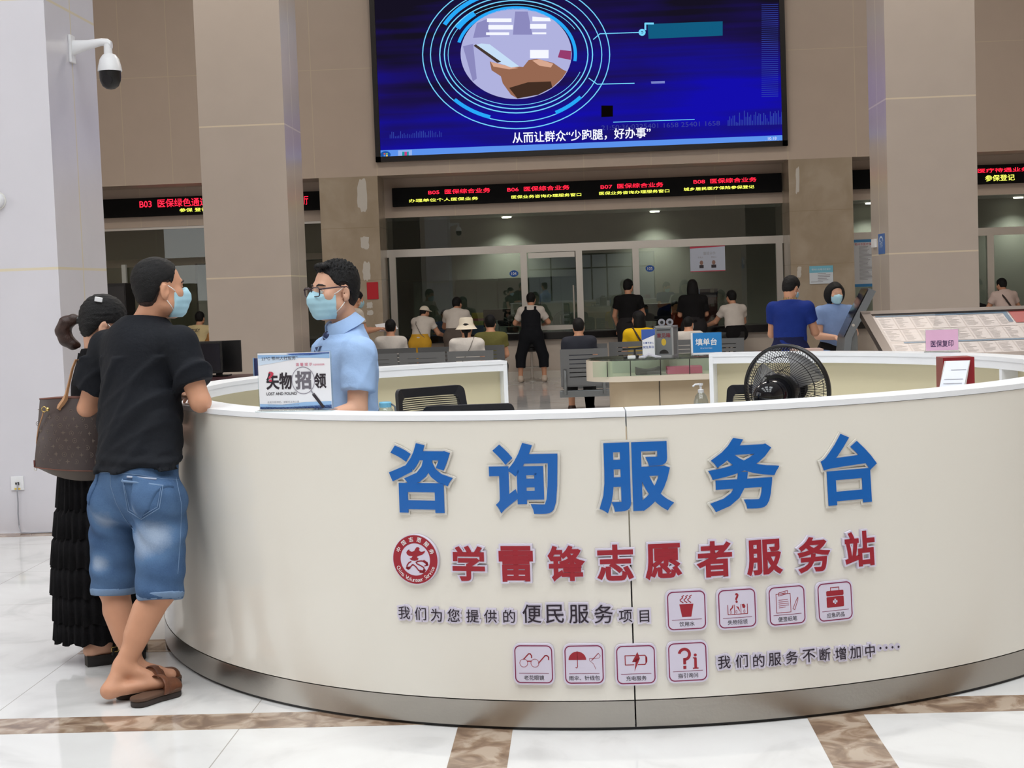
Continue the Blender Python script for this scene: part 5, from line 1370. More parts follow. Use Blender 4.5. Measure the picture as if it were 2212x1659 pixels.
def tee_sdf(J, e=.014, t=.55, hem=None, w=1.0, neck=.045, loose=.0, sleeve=.064, wr=None, hemdir=(0, 0, 1)):
    """short-sleeved top"""
    bf = unit(J['bf']); up = unit(A3(J['nk']) - A3(J['wai']))
    def fn(P):
        d = cap(P, J['pel'], J['wai'], .150 * w + e + loose, .132 * w + e + loose, (bf, 1.36)); d = smin(d, cap(P, J['wai'], J['che'], .132 * w + e + loose, .153 * w + e, (bf, 1.36)), .06)
        d = smin(d, cap(P, J['shL'], J['shR'], .054 + e, .054 + e), .06)
        d = smin(d, cap(P, J['che'], J['nk'], .1, .058 + e), .05)
        d = np.maximum(d, half(P, A3(J['nk']) + up * neck, up))
        if hem is not None: d = np.maximum(d, -half(P, hem, hemdir))
        for S in 'LR':
            a, b = A3(J['sh' + S]), A3(J['el' + S]); q = a + (b - a) * t; sl = cap(P, a, b, sleeve * w, sleeve * w)
            sl = np.maximum(sl, half(P, q, b - a)); d = smin(d, sl, .022)
        if wr is not None: d = d + wr(P)
        return d
    return fn
def legs_sdf(J, e=.015, t=2.0, top=None, w=1.0, flare=0.0, cuffs=None):
    """trousers; t = how far down: 0..1 thigh, 1..2 shin"""
    def fn(P):
        bf = unit(J['bf']); d = cap(P, J['hipL'], J['hipR'], .10 * w + e, .10 * w + e)
        d = smin(d, cap(P, J['pel'], A3(J['pel']) + A3(0, 0, .08), .148 * w + e, .14 * w + e, (bf, 1.38)), .05)
        o = None
        for S in 'LR':
            h, k, a = A3(J['hip' + S]), A3(J['kn' + S]), A3(J['an' + S])
            l = cap(P, h, k, .088 * w + e, .060 * w + e + flare)
            if t > 1: l = smin(l, cap(P, k, a, .060 * w + e + flare, .046 + e + flare), .03); c, n = k + (a - k) * (t - 1), a - k
            else: c, n = h + (k - h) * t, k - h
            if t <= 1: l = np.maximum(l, half(P, c, n))
            else: l = np.maximum(l, half(P, c, n))
            d = smin(d, l, .03)
        if top is not None: d = np.maximum(d, half(P, top, (0, 0, 1)))
        return d
    return fn
SKIN = mat('skin_warm', (214, 166, 140), .5, spec=.35, noise=.05, nscale=14)
SKIN2 = mat('skin_tan', (206, 152, 122), .5, spec=.35, noise=.05, nscale=14)
M_hair = mat('hair_black', (9, 8, 10), .55, spec=.3, noise=.35, nscale=60, bump=.5, bscale=300)
M_fade = mat('hair_cropped', (58, 46, 42), .8, spec=.2, noise=.35, nscale=90)
M_hairbr = mat('hair_brown', (52, 32, 26), .45, spec=.45, noise=.3, nscale=40, bump=.2, bscale=200)
M_mask = mat('mask_blue', (172, 214, 230), .7, noise=.03, nscale=30)
def cloth(name, rgb, rough=.85, noise=.04): return mat('cloth_' + name, rgb, rough, spec=.25, noise=noise, nscale=9, bump=.25, bscale=38)
def mask_sdf(q, grow=.0065):
    d = ell(q, (0, .03, -.035), I3, (.064, .07, .078)); d = smin(d, cap(q, (0, .035, -.075), (0, .058, -.088), .046, .03), .03)
    d = smin(d, cap(q, (0, .088, .0), (0, .106, -.034), .010, .014), .04); d = smin(d, cap(q, (0, .09, -.035), (0, .085, -.075), .016, .016), .03)
    d = d - grow - .0007 * np.sin(q[:, 2] * 240)
    z, y, x = q[:, 2], q[:, 1], np.abs(q[:, 0])
    d = np.maximum(d, z - (-.006 + .012 * np.clip(1 - x / .03, 0, 1) - .10 * np.clip(x - .03, 0, 1)))
    d = np.maximum(d, -.112 - z); d = np.maximum(d, (.034 - .25 * np.clip(-.07 - z, 0, 1)) - y)
    return d
def add_mask(parent, c, R, s, m, h, loops=True, up_ear=(.078, .006, .012), lo_ear=(.078, .0, -.045), side=(1, -1)):
    lo, hi = bounds([A3(c)], .19 * s)
    o = skin('face_mask', lambda P: mask_sdf(head_local(P, c, R, s)) * s, lo, hi, h, m, parent, 'pale blue face mask')
    if loops:
        b = MB()
        for sx in side:
            for e, k in ((up_ear, (.060, .046, -.014)), (lo_ear, (.056, .034, -.085))):
                a = A3(c) + R.T @ A3(sx * e[0], e[1], e[2]) * s; z = A3(c) + R.T @ A3(sx * k[0] * 1.06, k[1], k[2]) * s
                mid = (a + z) / 2 + R.T @ A3(sx * .006, 0, 0) * s
                b.tube([tuple(a), tuple(mid), tuple(z)], .0018, 6)
        obj('ear_loop', b, mat('loop_white', (240, 240, 236), .6), o, True)
    return o
# ------------------------------------------------------------------ the man in the black t-shirt leaning on the counter
def pj(x, y, Y): return A3(atY(x, y, Y))
man = thing('person', 'man in black t-shirt, denim shorts and brown sandals leaning on the counter', 'person', (-1.72, 5.75, 0))
bfm = unit((.64, .77, 0))
J = dict(bf=bfm, hf=unit((.81, .585, -.02)), hd=pj(344, 624, 6.12), nk=pj(318, 700, 6.13),
         shR=pj(388, 742, 6.02), shL=pj(232, 752, 6.25), elR=pj(433, 868, 5.98), elL=pj(188, 884, 6.28),
         che=pj(308, 775, 6.13), wai=pj(302, 930, 6.06), pel=pj(297, 1030, 6.0),
         hipR=pj(346, 1085, 5.93), hipL=pj(250, 1078, 6.05), knR=pj(346, 1275, 5.80), knL=pj(246, 1270, 6.0),
         anR=pj(266, 1440, 5.74), anL=pj(292, 1442, 5.92), toR=atZ(350, 1507, 0) + A3(0, 0, .058), toL=pj(368, 1478, 5.90))
J['wrR'] = A3(-1.585, 6.21, 1.135); J['wrL'] = A3(-1.80, 6.50, 1.14)
B = dict(hs=1.03, w=1.1, heelR=atZ(238, 1520, 0) + A3(0, 0, .05), heelL=A3(*pj(262, 1490, 5.93)[:2], .055))
J['toL'][2] = .055
HRm = head_frame(J['hf'])
lo, hi = bounds(all_pts(J), .16); lo[2] = .02
ext = [hand_mesh(J['wrR'], (-.5, .85, -.05), (.1, .0, 1), 1, .35), hand_mesh(J['wrL'], (.8, .45, -.05), (0, 0, 1), -1, .35)]
skin('body', person_sdf(J, B), lo, hi, .0075, SKIN2, man, extra=ext)
# short hair, thin on top
ln = ((-.12, -.056), (-.05, -.052), (-.03, -.012), (-.015, .030), (.012, .034), (.024, .022), (.033, .03), (.042, .062), (.06, .090), (.08, .112))
lnf = ((-.12, -.072), (-.05, -.074), (-.032, -.045), (-.018, .012), (.008, .020), (.018, -.014), (.029, -.014), (.038, .045), (.055, .08), (.075, .105))
skin('cropped_hair', lambda P: hair_sdf(head_local(P, J['hd'], HRm, 1.03), lnf, .0012, .0005, .0) * 1.03, *bounds([J['hd']], .17), .0035, M_fade, man, 'cropped hair at the nape and temples')
skin('hair', lambda P: hair_sdf(head_local(P, J['hd'], HRm, 1.03), ln, .005, .0012, .004) * 1.03, *bounds([J['hd']], .17), .004, M_hair, man)
add_mask(man, J['hd'], HRm, 1.03, M_mask, .004)
hm_ = lambda x, y, z: tuple(A3(J['hd']) + HRm.T @ A3(x, y, z) * 1.03)
b = MB()
for sx in (-1, 1): b.tube([hm_(sx * .015, .0895, .026), hm_(sx * .03, .0885, .030), hm_(sx * .046, .080, .028), hm_(sx * .056, .069, .022)], [.003, .0042, .0036, .0015], 6)
obj('eyebrow', b, mat('brow_hair', (44, 34, 32), .7), man, True)
b = MB()
for sx in (-1, 1): b.tube([hm_(sx * .022, .088, .004), hm_(sx * .034, .087, .0065), hm_(sx * .048, .080, .003)], [.0016, .0022, .0014], 6)
obj('eyelash', b, mat('brow_hair', (44, 34, 32), .7), man, True)
# t-shirt with diagonal drag folds across the back
dR, dU = A3(.77, -.64, 0), A3(0, 0, 1)
def folds(P):
    u = (P - A3(J['wai'])) @ dR; z = P[:, 2] - J['wai'][2]
    o = np.zeros(len(P))
    for ang, fr, ph, amp in ((52, 26, .3, .012), (62, 44, 1.4, .008), (40, 60, 2.2, .005)):
        a = radians(ang); c = u * sin(a) - z * cos(a)
        o += amp * np.maximum(0, np.sin(c * fr + ph + 1.1 * wob(P, 7, int(ph * 3)))) ** 3
    low = np.exp(-((z + .12) / .05) ** 2)
    o += .006 * low * np.sin(z * 120 + 8 * u + wob(P, 10, 1))
    return -o * (z < .3) - .004 * wob(P, 12, 2)
hemc = pj(297, 1006, 6.0)
fT = tee_sdf(J, .015, .68, hemc, 1.17, .028, .014, .063, folds, (-.05, .0, 1))
lo, hi = bounds([J['shL'], J['shR'], J['elL'], J['elR'], J['wai'], hemc, J['nk'], J['che']], .24)
M_tee = mat('cloth_black_tee', (13, 17, 25), .82, spec=.3, noise=.12, nscale=8, bump=.25, bscale=45)
tee = skin('t_shirt', fT, lo, hi, .0075, M_tee, man)
# denim shorts
def denim():
    m = bpy.data.materials.new('faded_denim'); m.use_nodes = True; nt = m.node_tree; N = nt.nodes.new; L = nt.links.new; MATS['faded_denim'] = m
    b = nt.nodes['Principled BSDF']; g = N('ShaderNodeNewGeometry')
    n = N('ShaderNodeTexNoise'); n.inputs['Scale'].default_value = 5.5; n.inputs['Detail'].default_value = 4; L(g.outputs['Position'], n.inputs['Vector'])
    n2 = N('ShaderNodeTexNoise'); n2.inputs['Scale'].default_value = 180; L(g.outputs['Position'], n2.inputs['Vector'])
    acc = None
    for c, rad in ((pj(335, 1170, 5.82), .13), (pj(228, 1110, 5.95), .10), (pj(222, 1215, 5.95), .07), (pj(300, 1095, 5.83), .05)):     # worn, washed-out patches
        d = N('ShaderNodeVectorMath'); d.operation = 'DISTANCE'; L(g.outputs['Position'], d.inputs[0]); d.inputs[1].default_value = tuple(map(float, c))
        r = N('ShaderNodeMapRange'); r.inputs[1].default_value = rad * .15; r.inputs[2].default_value = rad; r.inputs[3].default_value = .5; r.inputs[4].default_value = 0; r.interpolation_type = 'SMOOTHSTEP'; L(d.outputs['Value'], r.inputs[0])
        if acc is None: acc = r
        else: a = N('ShaderNodeMath'); a.operation = 'MAXIMUM'; L(acc.outputs[0], a.inputs[0]); L(r.outputs[0], a.inputs[1]); acc = a
    s = N('ShaderNodeMath'); s.operation = 'MULTIPLY_ADD'; L(n.outputs['Fac'], s.inputs[0]); s.inputs[1].default_value = .55; L(acc.outputs[0], s.inputs[2])
    s2 = N('ShaderNodeMath'); s2.operation = 'MULTIPLY_ADD'; L(n2.outputs['Fac'], s2.inputs[0]); s2.inputs[1].default_value = .12; L(s.outputs[0], s2.inputs[2])
    cr = N('ShaderNodeValToRGB'); e = cr.color_ramp.elements; e[0].position = .24; e[0].color = s2l((58, 84, 120)) + (1,); e[1].position = .85; e[1].color = s2l((160, 176, 198)) + (1,); k = e.new(.5); k.color = s2l((86, 116, 154)) + (1,)
    L(s2.outputs[0], cr.inputs[0]); L(cr.outputs[0], b.inputs['Base Color']); b.inputs['Roughness'].default_value = .85; b.inputs['Specular IOR Level'].default_value = .25
    bp = N('ShaderNodeBump'); bp.inputs['Strength'].default_value = .2; bp.inputs['Distance'].default_value = .003; L(n2.outputs['Fac'], bp.inputs['Height']); L(bp.outputs[0], b.inputs['Normal']); return m
M_denim = denim(); M_denim2 = mat('denim_seam', (112, 138, 170), .85, noise=.1)
ctr = {S: (A3(J['hip' + S]), A3(J['kn' + S])) for S in 'LR'}
hemz = {'R': pj(345, 1296, 5.8), 'L': pj(245, 1282, 6.0)}
top_s = pj(297, 1000, 6.0)
def shorts_core(P):
    d = cap(P, J['hipL'], J['hipR'], .100, .100); d = smin(d, cap(P, J['pel'], J['wai'], .188, .184, (bfm, 1.30)), .05)
    glR, glL = pj(340, 1085, 5.86), pj(238, 1085, 5.98)
    d = smin(d, cap(P, glR, glR, .092, .092), .04); d = smin(d, cap(P, glL, glL, .088, .088), .04)
    for S in 'LR':
        h, k = ctr[S]; l = cap(P, h, k, .106, .092)
        l = np.maximum(l, half(P, hemz[S], unit(k - h) + A3(0, 0, -.6))); d = smin(d, l, .02)
    return d
def shorts(P):
    d = shorts_core(P)
    u = P @ dR; z = P[:, 2]
    wr = .006 * np.sin((z * 60 + u * 42) + 2.2 * wob(P, 9, 3)) * np.exp(-((z - .66) / .10) ** 2) + .004 * np.sin(z * 70 + u * 25 + 2 * wob(P, 8, 5)) * np.exp(-((z - .45) / .07) ** 2)
    return np.maximum(d + wr, z - top_s[2] - .02)
lo, hi = bounds([J['hipL'], J['hipR'], J['knL'], J['knR'], top_s], .2); lo[2] = .30; hi[2] = top_s[2] + .05
sh = skin('shorts', shorts, lo, hi, .0075, M_denim, man, 'faded blue denim shorts')
def in_poly(px, py, poly):
    r = np.zeros(len(px), bool); n = len(poly)
    for i in range(n):
        (x0, y0), (x1, y1) = poly[i], poly[(i + 1) % n]
        c = (y0 > py) != (y1 > py); r ^= c & (px < (x1 - x0) * (py - y0) / ((y1 - y0) or 1e-9) + x0)
    return r
def poly_sd(x, y, poly):
    d = np.full(len(x), 1e9); n = len(poly)
    for i in range(n):
        a, b = A3(poly[i]), A3(poly[(i + 1) % n]); e = b - a
        t = np.clip(((x - a[0]) * e[0] + (y - a[1]) * e[1]) / (e @ e), 0, 1); d = np.minimum(d, np.hypot(x - a[0] - t * e[0], y - a[1] - t * e[1]))
    return np.where(in_poly(x, y, poly), -d, d)
def seat_uv(P): return P @ dR, P[:, 2]                  # drawing plane over the back of the shorts
def uvp(x, y, Y): p = pj(x, y, Y); return float(p @ dR), float(p[2])
def patch_on(name, poly, m, grow, parent, label=None):
    def fn(P):
        u, z = seat_uv(P); d = shorts(P) - grow
        d = np.maximum(d, poly_sd(u, z, poly)); return np.maximum(d, (P - J['pel']) @ bfm)
    us = [q[0] for q in poly]; zs = [q[1] for q in poly]; c = A3(J['pel']) + dR * (np.mean(us) - float(A3(J['pel']) @ dR)); c[2] = np.mean(zs)
    pts = [c + dR * (v - np.mean(us)) + A3(0, 0, w_ - np.mean(zs)) - bfm * .1 for v in (min(us), max(us)) for w_ in (min(zs), max(zs))]
    return skin(name, fn, *bounds(pts, .13), .0045, m, parent, label)
Yk = 5.80
pkR = [uvp(*q, Yk) for q in ((264, 1030), (352, 1048), (344, 1098), (305, 1122), (276, 1104))]
patch_on('back_pocket', pkR, M_denim, .0075, sh, 'back pocket with stitched edge')
def on_shorts(x, y, Y=0, lift=.004):
    r = ray(x, y); r = r / r[1]; ts = np.linspace(5.45, 6.25, 320); f_ = shorts(np.array([CPOS + r * t for t in ts])); k = int(np.argmax(f_ < 0))
    return CPOS + r * (ts[k] - lift) if k > 0 else None
def seam(name, pts, r, m, lift=.003, Y=5.80, label=None, close=False):
    P = []
    for (x0, y0), (x1, y1) in zip(pts[:-1], pts[1:]):
        for k in range(8): P.append((x0 + (x1 - x0) * k / 8, y0 + (y1 - y0) * k / 8))
    P.append(pts[-1]); b = MB(); b.tube([tuple(q) for q in (on_shorts(x, y, Y, lift) for x, y in P) if q is not None], r, 6); return obj(name, b, m, sh, True, label=label)
seam('pocket_stitch', [(264, 1034), (276, 1104), (305, 1122), (344, 1098), (352, 1048)], .0016, M_denim2, .0105)
seam('pocket_stitch', [(268, 1048), (280, 1101), (305, 1116), (340, 1095), (347, 1054)], .0011, M_denim2, .0105)
seam('pocket_band', [(263, 1039), (308, 1044), (353, 1050)], .0052, M_denim2, .007)
seam('pocket_label', [(274, 1030), (305, 1032), (338, 1035)], .0045, mat('label_pale', (170, 180, 200), .7), .003, label='pale woven strip above the pocket')
seam('waist_seam', [(204, 1022), (240, 1020), (300, 1026), (350, 1034), (386, 1036)], .0014, M_denim2, .002)
seam('side_seam', [(380, 1030), (392, 1090), (390, 1160), (384, 1240)], .0016, M_denim2, .001, 5.86)
Yl = 5.94
patch_on('back_pocket', [uvp(*q, Yl) for q in ((188, 1018), (212, 1022), (210, 1082), (204, 1092), (188, 1070))], M_denim, .006, sh, 'left back pocket at the edge')
seam('centre_seam', [(238, 1010), (239, 1050), (250, 1085), (268, 1118), (292, 1150)], .0016, M_denim2, .002, 5.86)
for S, a in (('R', (298, 1284, 384, 1300)), ('L', (200, 1272, 286, 1272))):
    def cuff(P, S=S):
        h, k = ctr[S]; n = unit(unit(k - h) + A3(0, 0, -.6)); d = shorts_core(P) - .0015; e = half(P, hemz[S], n)
        d = np.maximum(np.maximum(d, e - .002), -.028 - e); o = 'L' if S == 'R' else 'R'
        return np.maximum(d, cap(P, *ctr[S], .106, .092) - .02)
    skin('hem', cuff, *bounds([hemz[S]], .17), .006, M_denim2, sh)
# sandals
M_sole = mat('sandal_sole', (52, 42, 38), .7); M_lea = mat('sandal_leather', (104, 60, 36), .5, noise=.2, nscale=40)
def sandal(toe, heelpt, wdt, nm):
    toe, heelpt = A3(toe) * A3(1, 1, 0), A3(heelpt) * A3(1, 1, 0); f = unit(toe - heelpt); r = A3(f[1], -f[0], 0); L_ = float(np.linalg.norm(toe - heelpt)); z_ = A3(0, 0, 1)
    M = lambda a, b, c: tuple(heelpt + f * a + r * b + z_ * c)
    loc = lambda P: ((P - heelpt) @ f, (P - heelpt) @ r, P[:, 2])
    def outline(x, y):
        q = np.stack([x, y, x * 0], 1); return np.minimum(cap(q, (.037, 0, 0), (L_ * .5, -.002, 0), .037, .038), cap(q, (L_ * .5, -.002, 0), (L_ - .046, .002, 0), .038, .046))
    def slab(P, z0, z1, grow, rd=.004):
        x, y, z = loc(P); a = np.maximum(outline(x, y) - grow + rd, 0); c = np.maximum(np.abs(z - (z0 + z1) / 2) - (z1 - z0) / 2 + rd, 0); return np.sqrt(a * a + c * c) - rd
    bb = bounds([heelpt, toe], .1); bb[0][2] = -.01; bb[1][2] = .14
    t = skin(nm, lambda P: np.maximum(slab(P, .0, .024, 0), -P[:, 2] + .0006), *bb, .005, M_sole, man)
    skin('footbed', lambda P: slab(P, .022, .037, .002), *bb, .005, mat('sandal_footbed', (88, 62, 46), .7), t)
    def upper(P):
        x, y, z = loc(P); q = np.stack([x, y, z], 1); d = cap(q, (L_ * .60, 0, .040), (L_ * .86, .002, .034), .049, .041, (A3(0, 0, 1), 1.05)); d = np.maximum(d, L_ * .66 - .25 * np.abs(y) - x); return np.maximum(d, .026 - z)
    skin('upper', upper, *bb, .005, M_lea, t)
    def strap_(P):
        x, y, z = loc(P); q = np.stack([x, y, z], 1); d = np.abs(cap(q, (L_ * .44, 0, .045), (L_ * .66, 0, .042), .052, .050)) - .0035; d = np.maximum(d, np.abs(x - L_ * .55 - .25 * (z - .04)) - .014); return np.maximum(d, .026 - z)
    skin('strap', strap_, *bb, .0045, M_lea, t)
sandal(atZ(384, 1498, 0), atZ(288, 1530, 0), .09, 'sandal')
sandal(atZ(392, 1478, 0) + A3(-.02, .03, 0), atZ(252, 1516, 0) + A3(.0, .02, 0), .09, 'sandal')

# ------------------------------------------------------------------ the clerk in the pale blue shirt
clk = thing('person', 'clerk in pale blue shirt, striped tie, glasses and face mask behind the counter', 'person', (-1.0, 6.5, 0))
bfc = unit((-.86, -.51, 0)); lfc = A3(-bfc[1], bfc[0], 0)
C = dict(bf=bfc, hf=unit((-.80, -.60, -.03)), hd=pj(724, 629, 6.42), nk=pj(748, 706, 6.44))
sc = pj(742, 764, 6.44)
C['shL'] = sc + lfc * .172; C['shR'] = sc - lfc * .172
C['che'] = pj(748, 800, 6.45); C['wai'] = pj(752, 920, 6.45); C['pel'] = pj(754, 985, 6.45)
C['elL'] = pj(772, 886, 6.24); C['wrL'] = pj(696, 905, 6.12); C['elR'] = pj(715, 900, 6.62); C['wrR'] = pj(640, 905, 6.5)
hp = A3(C['pel']) - A3(0, 0, .06)
C['hipL'] = hp + lfc * .09; C['hipR'] = hp - lfc * .09
for S, sg in (('L', 1), ('R', -1)):
    b0 = A3(hp[0], hp[1], 0) + lfc * .1 * sg; C['kn' + S] = A3(b0[0], b0[1], .46) + bfc * .02; C['an' + S] = A3(b0[0], b0[1], .085); C['to' + S] = A3(b0[0], b0[1], .03) + bfc * .17
Bc = dict(hs=1.03, w=1.0)
HRc = head_frame(C['hf'])
lo, hi = bounds(all_pts(C), .15); lo[2] = .005
skin('body', person_sdf(C, Bc), lo, hi, .0075, SKIN, clk, extra=[hand_mesh(C['wrL'], (-1, .15, -.1), (0, -.2, 1), -1, .5), hand_mesh(C['wrR'], (-1, -.1, -.1), (0, .2, 1), 1, .5)])
lnc = ((-.12, -.045), (-.05, -.042), (-.030, -.005), (-.014, .032), (.010, .036), (.020, .026), (.032, .032), (.042, .055), (.056, .076), (.074, .089), (.1, .098))
lncf = ((-.12, -.080), (-.05, -.080), (-.032, -.05), (-.018, .012), (.008, .020), (.017, -.022), (.029, -.022), (.038, .036), (.052, .068), (.07, .085), (.09, .094))
skin('cropped_hair', lambda P: hair_sdf(head_local(P, C['hd'], HRc, 1.03), lncf, .0012, .0005, .0) * 1.03, *bounds([C['hd']], .17), .0035, mat('hair_cropped_dark', (46, 38, 36), .8, spec=.2, noise=.3, nscale=90), clk, 'cropped hair on the sides')
def spiky(P):
    q = head_local(P, C['hd'], HRc, 1.03)
    d = hair_sdf(q, lnc, .0035, .0012, .009)
    up = np.clip((q[:, 2] - .05) / .05, 0, 1)
    sp = np.abs(np.sin(q[:, 0] * 230 + 2 * wob(q, 60, 1))) * np.abs(np.sin(q[:, 1] * 200 + 2 * wob(q, 60, 4)))
    fr = ell(q, (0, .052, .104), I3, (.046, .026, .012))
    return smin(d - .010 * up * (sp - .25), fr - .006 * sp, .010) * 1.03
skin('hair', spiky, *bounds([C['hd']], .18), .0035, M_hair, clk)
add_mask(clk, C['hd'], HRc, 1.03, M_mask, .0035)
hl = lambda x, y, z: tuple(A3(C['hd']) + HRc.T @ A3(x, y, z) * 1.03)
M_eye = mat('eye_white', (226, 222, 216), .2); M_iris = mat('iris_dark', (34, 22, 18), .1); M_brow = mat('brow_hair', (44, 34, 32), .7)
eo = MB()
for sx in (-1, 1): eo.lathe([(.0001, -.0118)] + [(.0118 * sin(a), -.0118 * cos(a)) for a in np.linspace(.2, pi - .2, 10)] + [(.0001, .0118)], 18, Matrix.Translation(hl(sx * .033, .0765, .004)))
ey = obj('eyes', eo, M_eye, clk, True)
io = MB(); gd = unit(HRc.T @ A3(.10, 1, -.05))
for sx in (-1, 1):
    c = A3(hl(sx * .033, .0765, .004)); io.lathe([(.0058, 0), (.0045, .0015), (.0001, .002)], 16, Matrix.Translation(tuple(c + gd * .0108)) @ Vector(gd).to_track_quat('Z', 'Y').to_matrix().to_4x4())
obj('iris', io, M_iris, ey, True)
lid = MB()
for sx in (-1, 1):
    lid.tube([hl(sx * (.033 + .016 * cos(a)), .0865 - .006 * abs(cos(a)), .0045 + .0065 * sin(a)) for a in np.linspace(.1, pi - .1, 9)], .0026, 6)
obj('eyelid', lid, SKIN, clk, True)
br = MB()
for sx in (-1, 1): br.tube([hl(sx * .015, .0905, .026), hl(sx * .03, .0895, .031), hl(sx * .046, .080, .029), hl(sx * .055, .07, .024)], [.003, .0042, .0036, .0015], 6)
obj('eyebrow', br, M_brow, clk, True)
# spectacles
gm = mat('glasses_frame', (44, 22, 38), .25)
gf = MB()
for sx in (-1, 1):
    pts = [hl(sx * .036 + x, .112 - .004 * abs(sx * .036 + x) / .06 - .10 * max(0, abs(sx * .036 + x) - .04), .002 + z) for x, z in d_rrect(-.029, -.018, .029, .018, .011, 4)]
    gf.tube(pts, .0023, 6, closed=True)
gf.tube([hl(-.009, .112, .006), hl(0, .115, .009), hl(.009, .112, .006)], .002, 6)
gl = obj('glasses', gf, gm, clk, True, label='dark framed spectacles')
gt_ = MB()
for sx in (-1, 1): gt_.tube([hl(sx * .066, .108, .012), hl(sx * .076, .09, .014), hl(sx * .083, .03, .017), hl(sx * .085, -.01, .016), hl(sx * .083, -.03, -.004)], [.003, .0034, .003, .0026, .002], 6)
obj('temple', gt_, gm, gl, True)
gq = MB()
for sx in (-1, 1):
    gq.add([hl(sx * .036 + x * .96, .112 - .004 * abs(sx * .036 + x) / .06 - .10 * max(0, abs(sx * .036 + x) - .04), .002 + z * .96) for x, z in d_rrect(-.029, -.018, .029, .018, .011, 4)], [tuple(range(20))])
obj('lens', gq, glass('spectacle_lens', (246, 248, 250), .8), gl)
# shirt
M_shirt = cloth('pale_blue_shirt', (160, 190, 232), .75, .02)
def shirt_fold(P):
    z = P[:, 2]; u = P @ lfc; v = P @ bfc
    return -.0032 * np.maximum(0, np.sin(v * 55 + z * 22 + 2.0 * wob(P, 9, 1))) ** 2 - .003 * np.maximum(0, np.sin(z * 48 - v * 30 + 2.2 * wob(P, 8, 6))) ** 3
fS = tee_sdf(C, .016, .66, None, 1.04, .012, .004, .069, shirt_fold)
fS2 = lambda P: np.maximum(fS(P), .88 - P[:, 2])
lo, hi = bounds([C['shL'], C['shR'], C['elL'], C['elR'], C['wai'], C['nk'], C['pel']], .23)
st_ = skin('shirt', fS2, lo, hi, .007, M_shirt, clk)
nc = A3(C['nk']) + bfc * .012 + A3(0, 0, .004); T_ = radians(24)
c1 = bfc * cos(T_) - A3(0, 0, 1) * sin(T_); c3 = A3(0, 0, 1) * cos(T_) + bfc * sin(T_)
cb = MB(); rings = []
for ph in np.linspace(radians(9), radians(351), 44):
    dr = c1 * cos(ph) + lfc * sin(ph); fq = max(0, cos(ph)) ** 3
    top_ = nc + dr * .0665 + c3 * .036; low_ = nc + dr * (.094 + .012 * fq) + c3 * (-.010 - .046 * fq) ; inn_ = nc + dr * .062 + c3 * -.02
    rings.append([tuple(inn_), tuple(nc + dr * .0615 + c3 * .034), tuple(top_ + c3 * .002), tuple(nc + dr * .0725 + c3 * .032), tuple(low_), tuple(low_ - dr * .004)])
cb.loft(rings); obj('collar', cb, M_shirt, st_, 50)
def front_of(p, d):
    ts = np.linspace(.30, .0, 121); f_ = fS2(np.array([p + d * t for t in ts])); k = int(np.argmax(f_ < 0)); return p + d * ts[max(k - 1, 0)]
bt = MB(); rings = []
k0 = nc + c1 * .088 + c3 * -.022
zz = [k0 + bfc * .006 + A3(0, 0, -.018)]
for zt3 in (.028, .042, .06, .08, .13, .2, .3, .36):
    p = A3(C['che']) + (A3(C['wai']) - A3(C['che'])) * .0; p = A3(p[0], p[1], k0[2] - zt3); zz.append(front_of(p, bfc) + bfc * .013)
for p, w_ in zip(zz, (.013, .014, .016, .018, .02, .024, .028, .034, .036)): rings.append([tuple(p + lfc * w_), tuple(p + bfc * .007), tuple(p - lfc * w_), tuple(p - bfc * .005)])
bt.loft(rings)
def tie_mat():
    m = bpy.data.materials.new('striped_tie'); m.use_nodes = True; nt = m.node_tree; N = nt.nodes.new; L = nt.links.new; b = nt.nodes['Principled BSDF']
    g = N('ShaderNodeNewGeometry'); d = N('ShaderNodeVectorMath'); d.operation = 'DOT_PRODUCT'; L(g.outputs['Position'], d.inputs[0]); d.inputs[1].default_value = tuple(map(float, A3(0, 0, 1) * .8 + lfc * .8 + bfc * .3))
    mu = N('ShaderNodeMath'); mu.operation = 'MULTIPLY'; mu.inputs[1].default_value = 2 * pi / .021; L(d.outputs['Value'], mu.inputs[0]); sn = N('ShaderNodeMath'); sn.operation = 'SINE'; L(mu.outputs[0], sn.inputs[0])
    cr = N('ShaderNodeValToRGB'); e = cr.color_ramp.elements; e[0].position = .55; e[0].color = s2l((34, 48, 88)) + (1,); e[1].position = .8; e[1].color = s2l((130, 156, 200)) + (1,); L(sn.outputs[0], cr.inputs[0]); L(cr.outputs[0], b.inputs['Base Color']); b.inputs['Roughness'].default_value = .55; return m
M_tie = tie_mat(); tie_ = obj('tie', bt, M_tie, clk, 40, label='navy striped tie')
skin('tie_knot', lambda P: cap(P, k0 + A3(0, 0, .014), k0 - A3(0, 0, .026), .024, .017), *bounds([k0], .06), .004, M_tie, tie_)
sl = MB()
skin('trousers', legs_sdf(C, .016, 1.96, hp + A3(0, 0, .14)), *bounds([C['hipL'], C['hipR'], C['anL'], C['anR']], .2), .012, mat('cloth_navy', (30, 34, 48), .8), clk)
for S in 'LR':
    a = A3(C['an' + S]); t_ = A3(C['to' + S])
    skin('shoe', lambda P, a=a, t_=t_: np.maximum(smin(cap(P, a - A3(0, 0, .035) - bfc * .04, t_ + bfc * .03, .046, .04), cap(P, a, a, .05, .05), .03), .003 - P[:, 2]), *bounds([a, t_], .12), .009, M_black, clk)

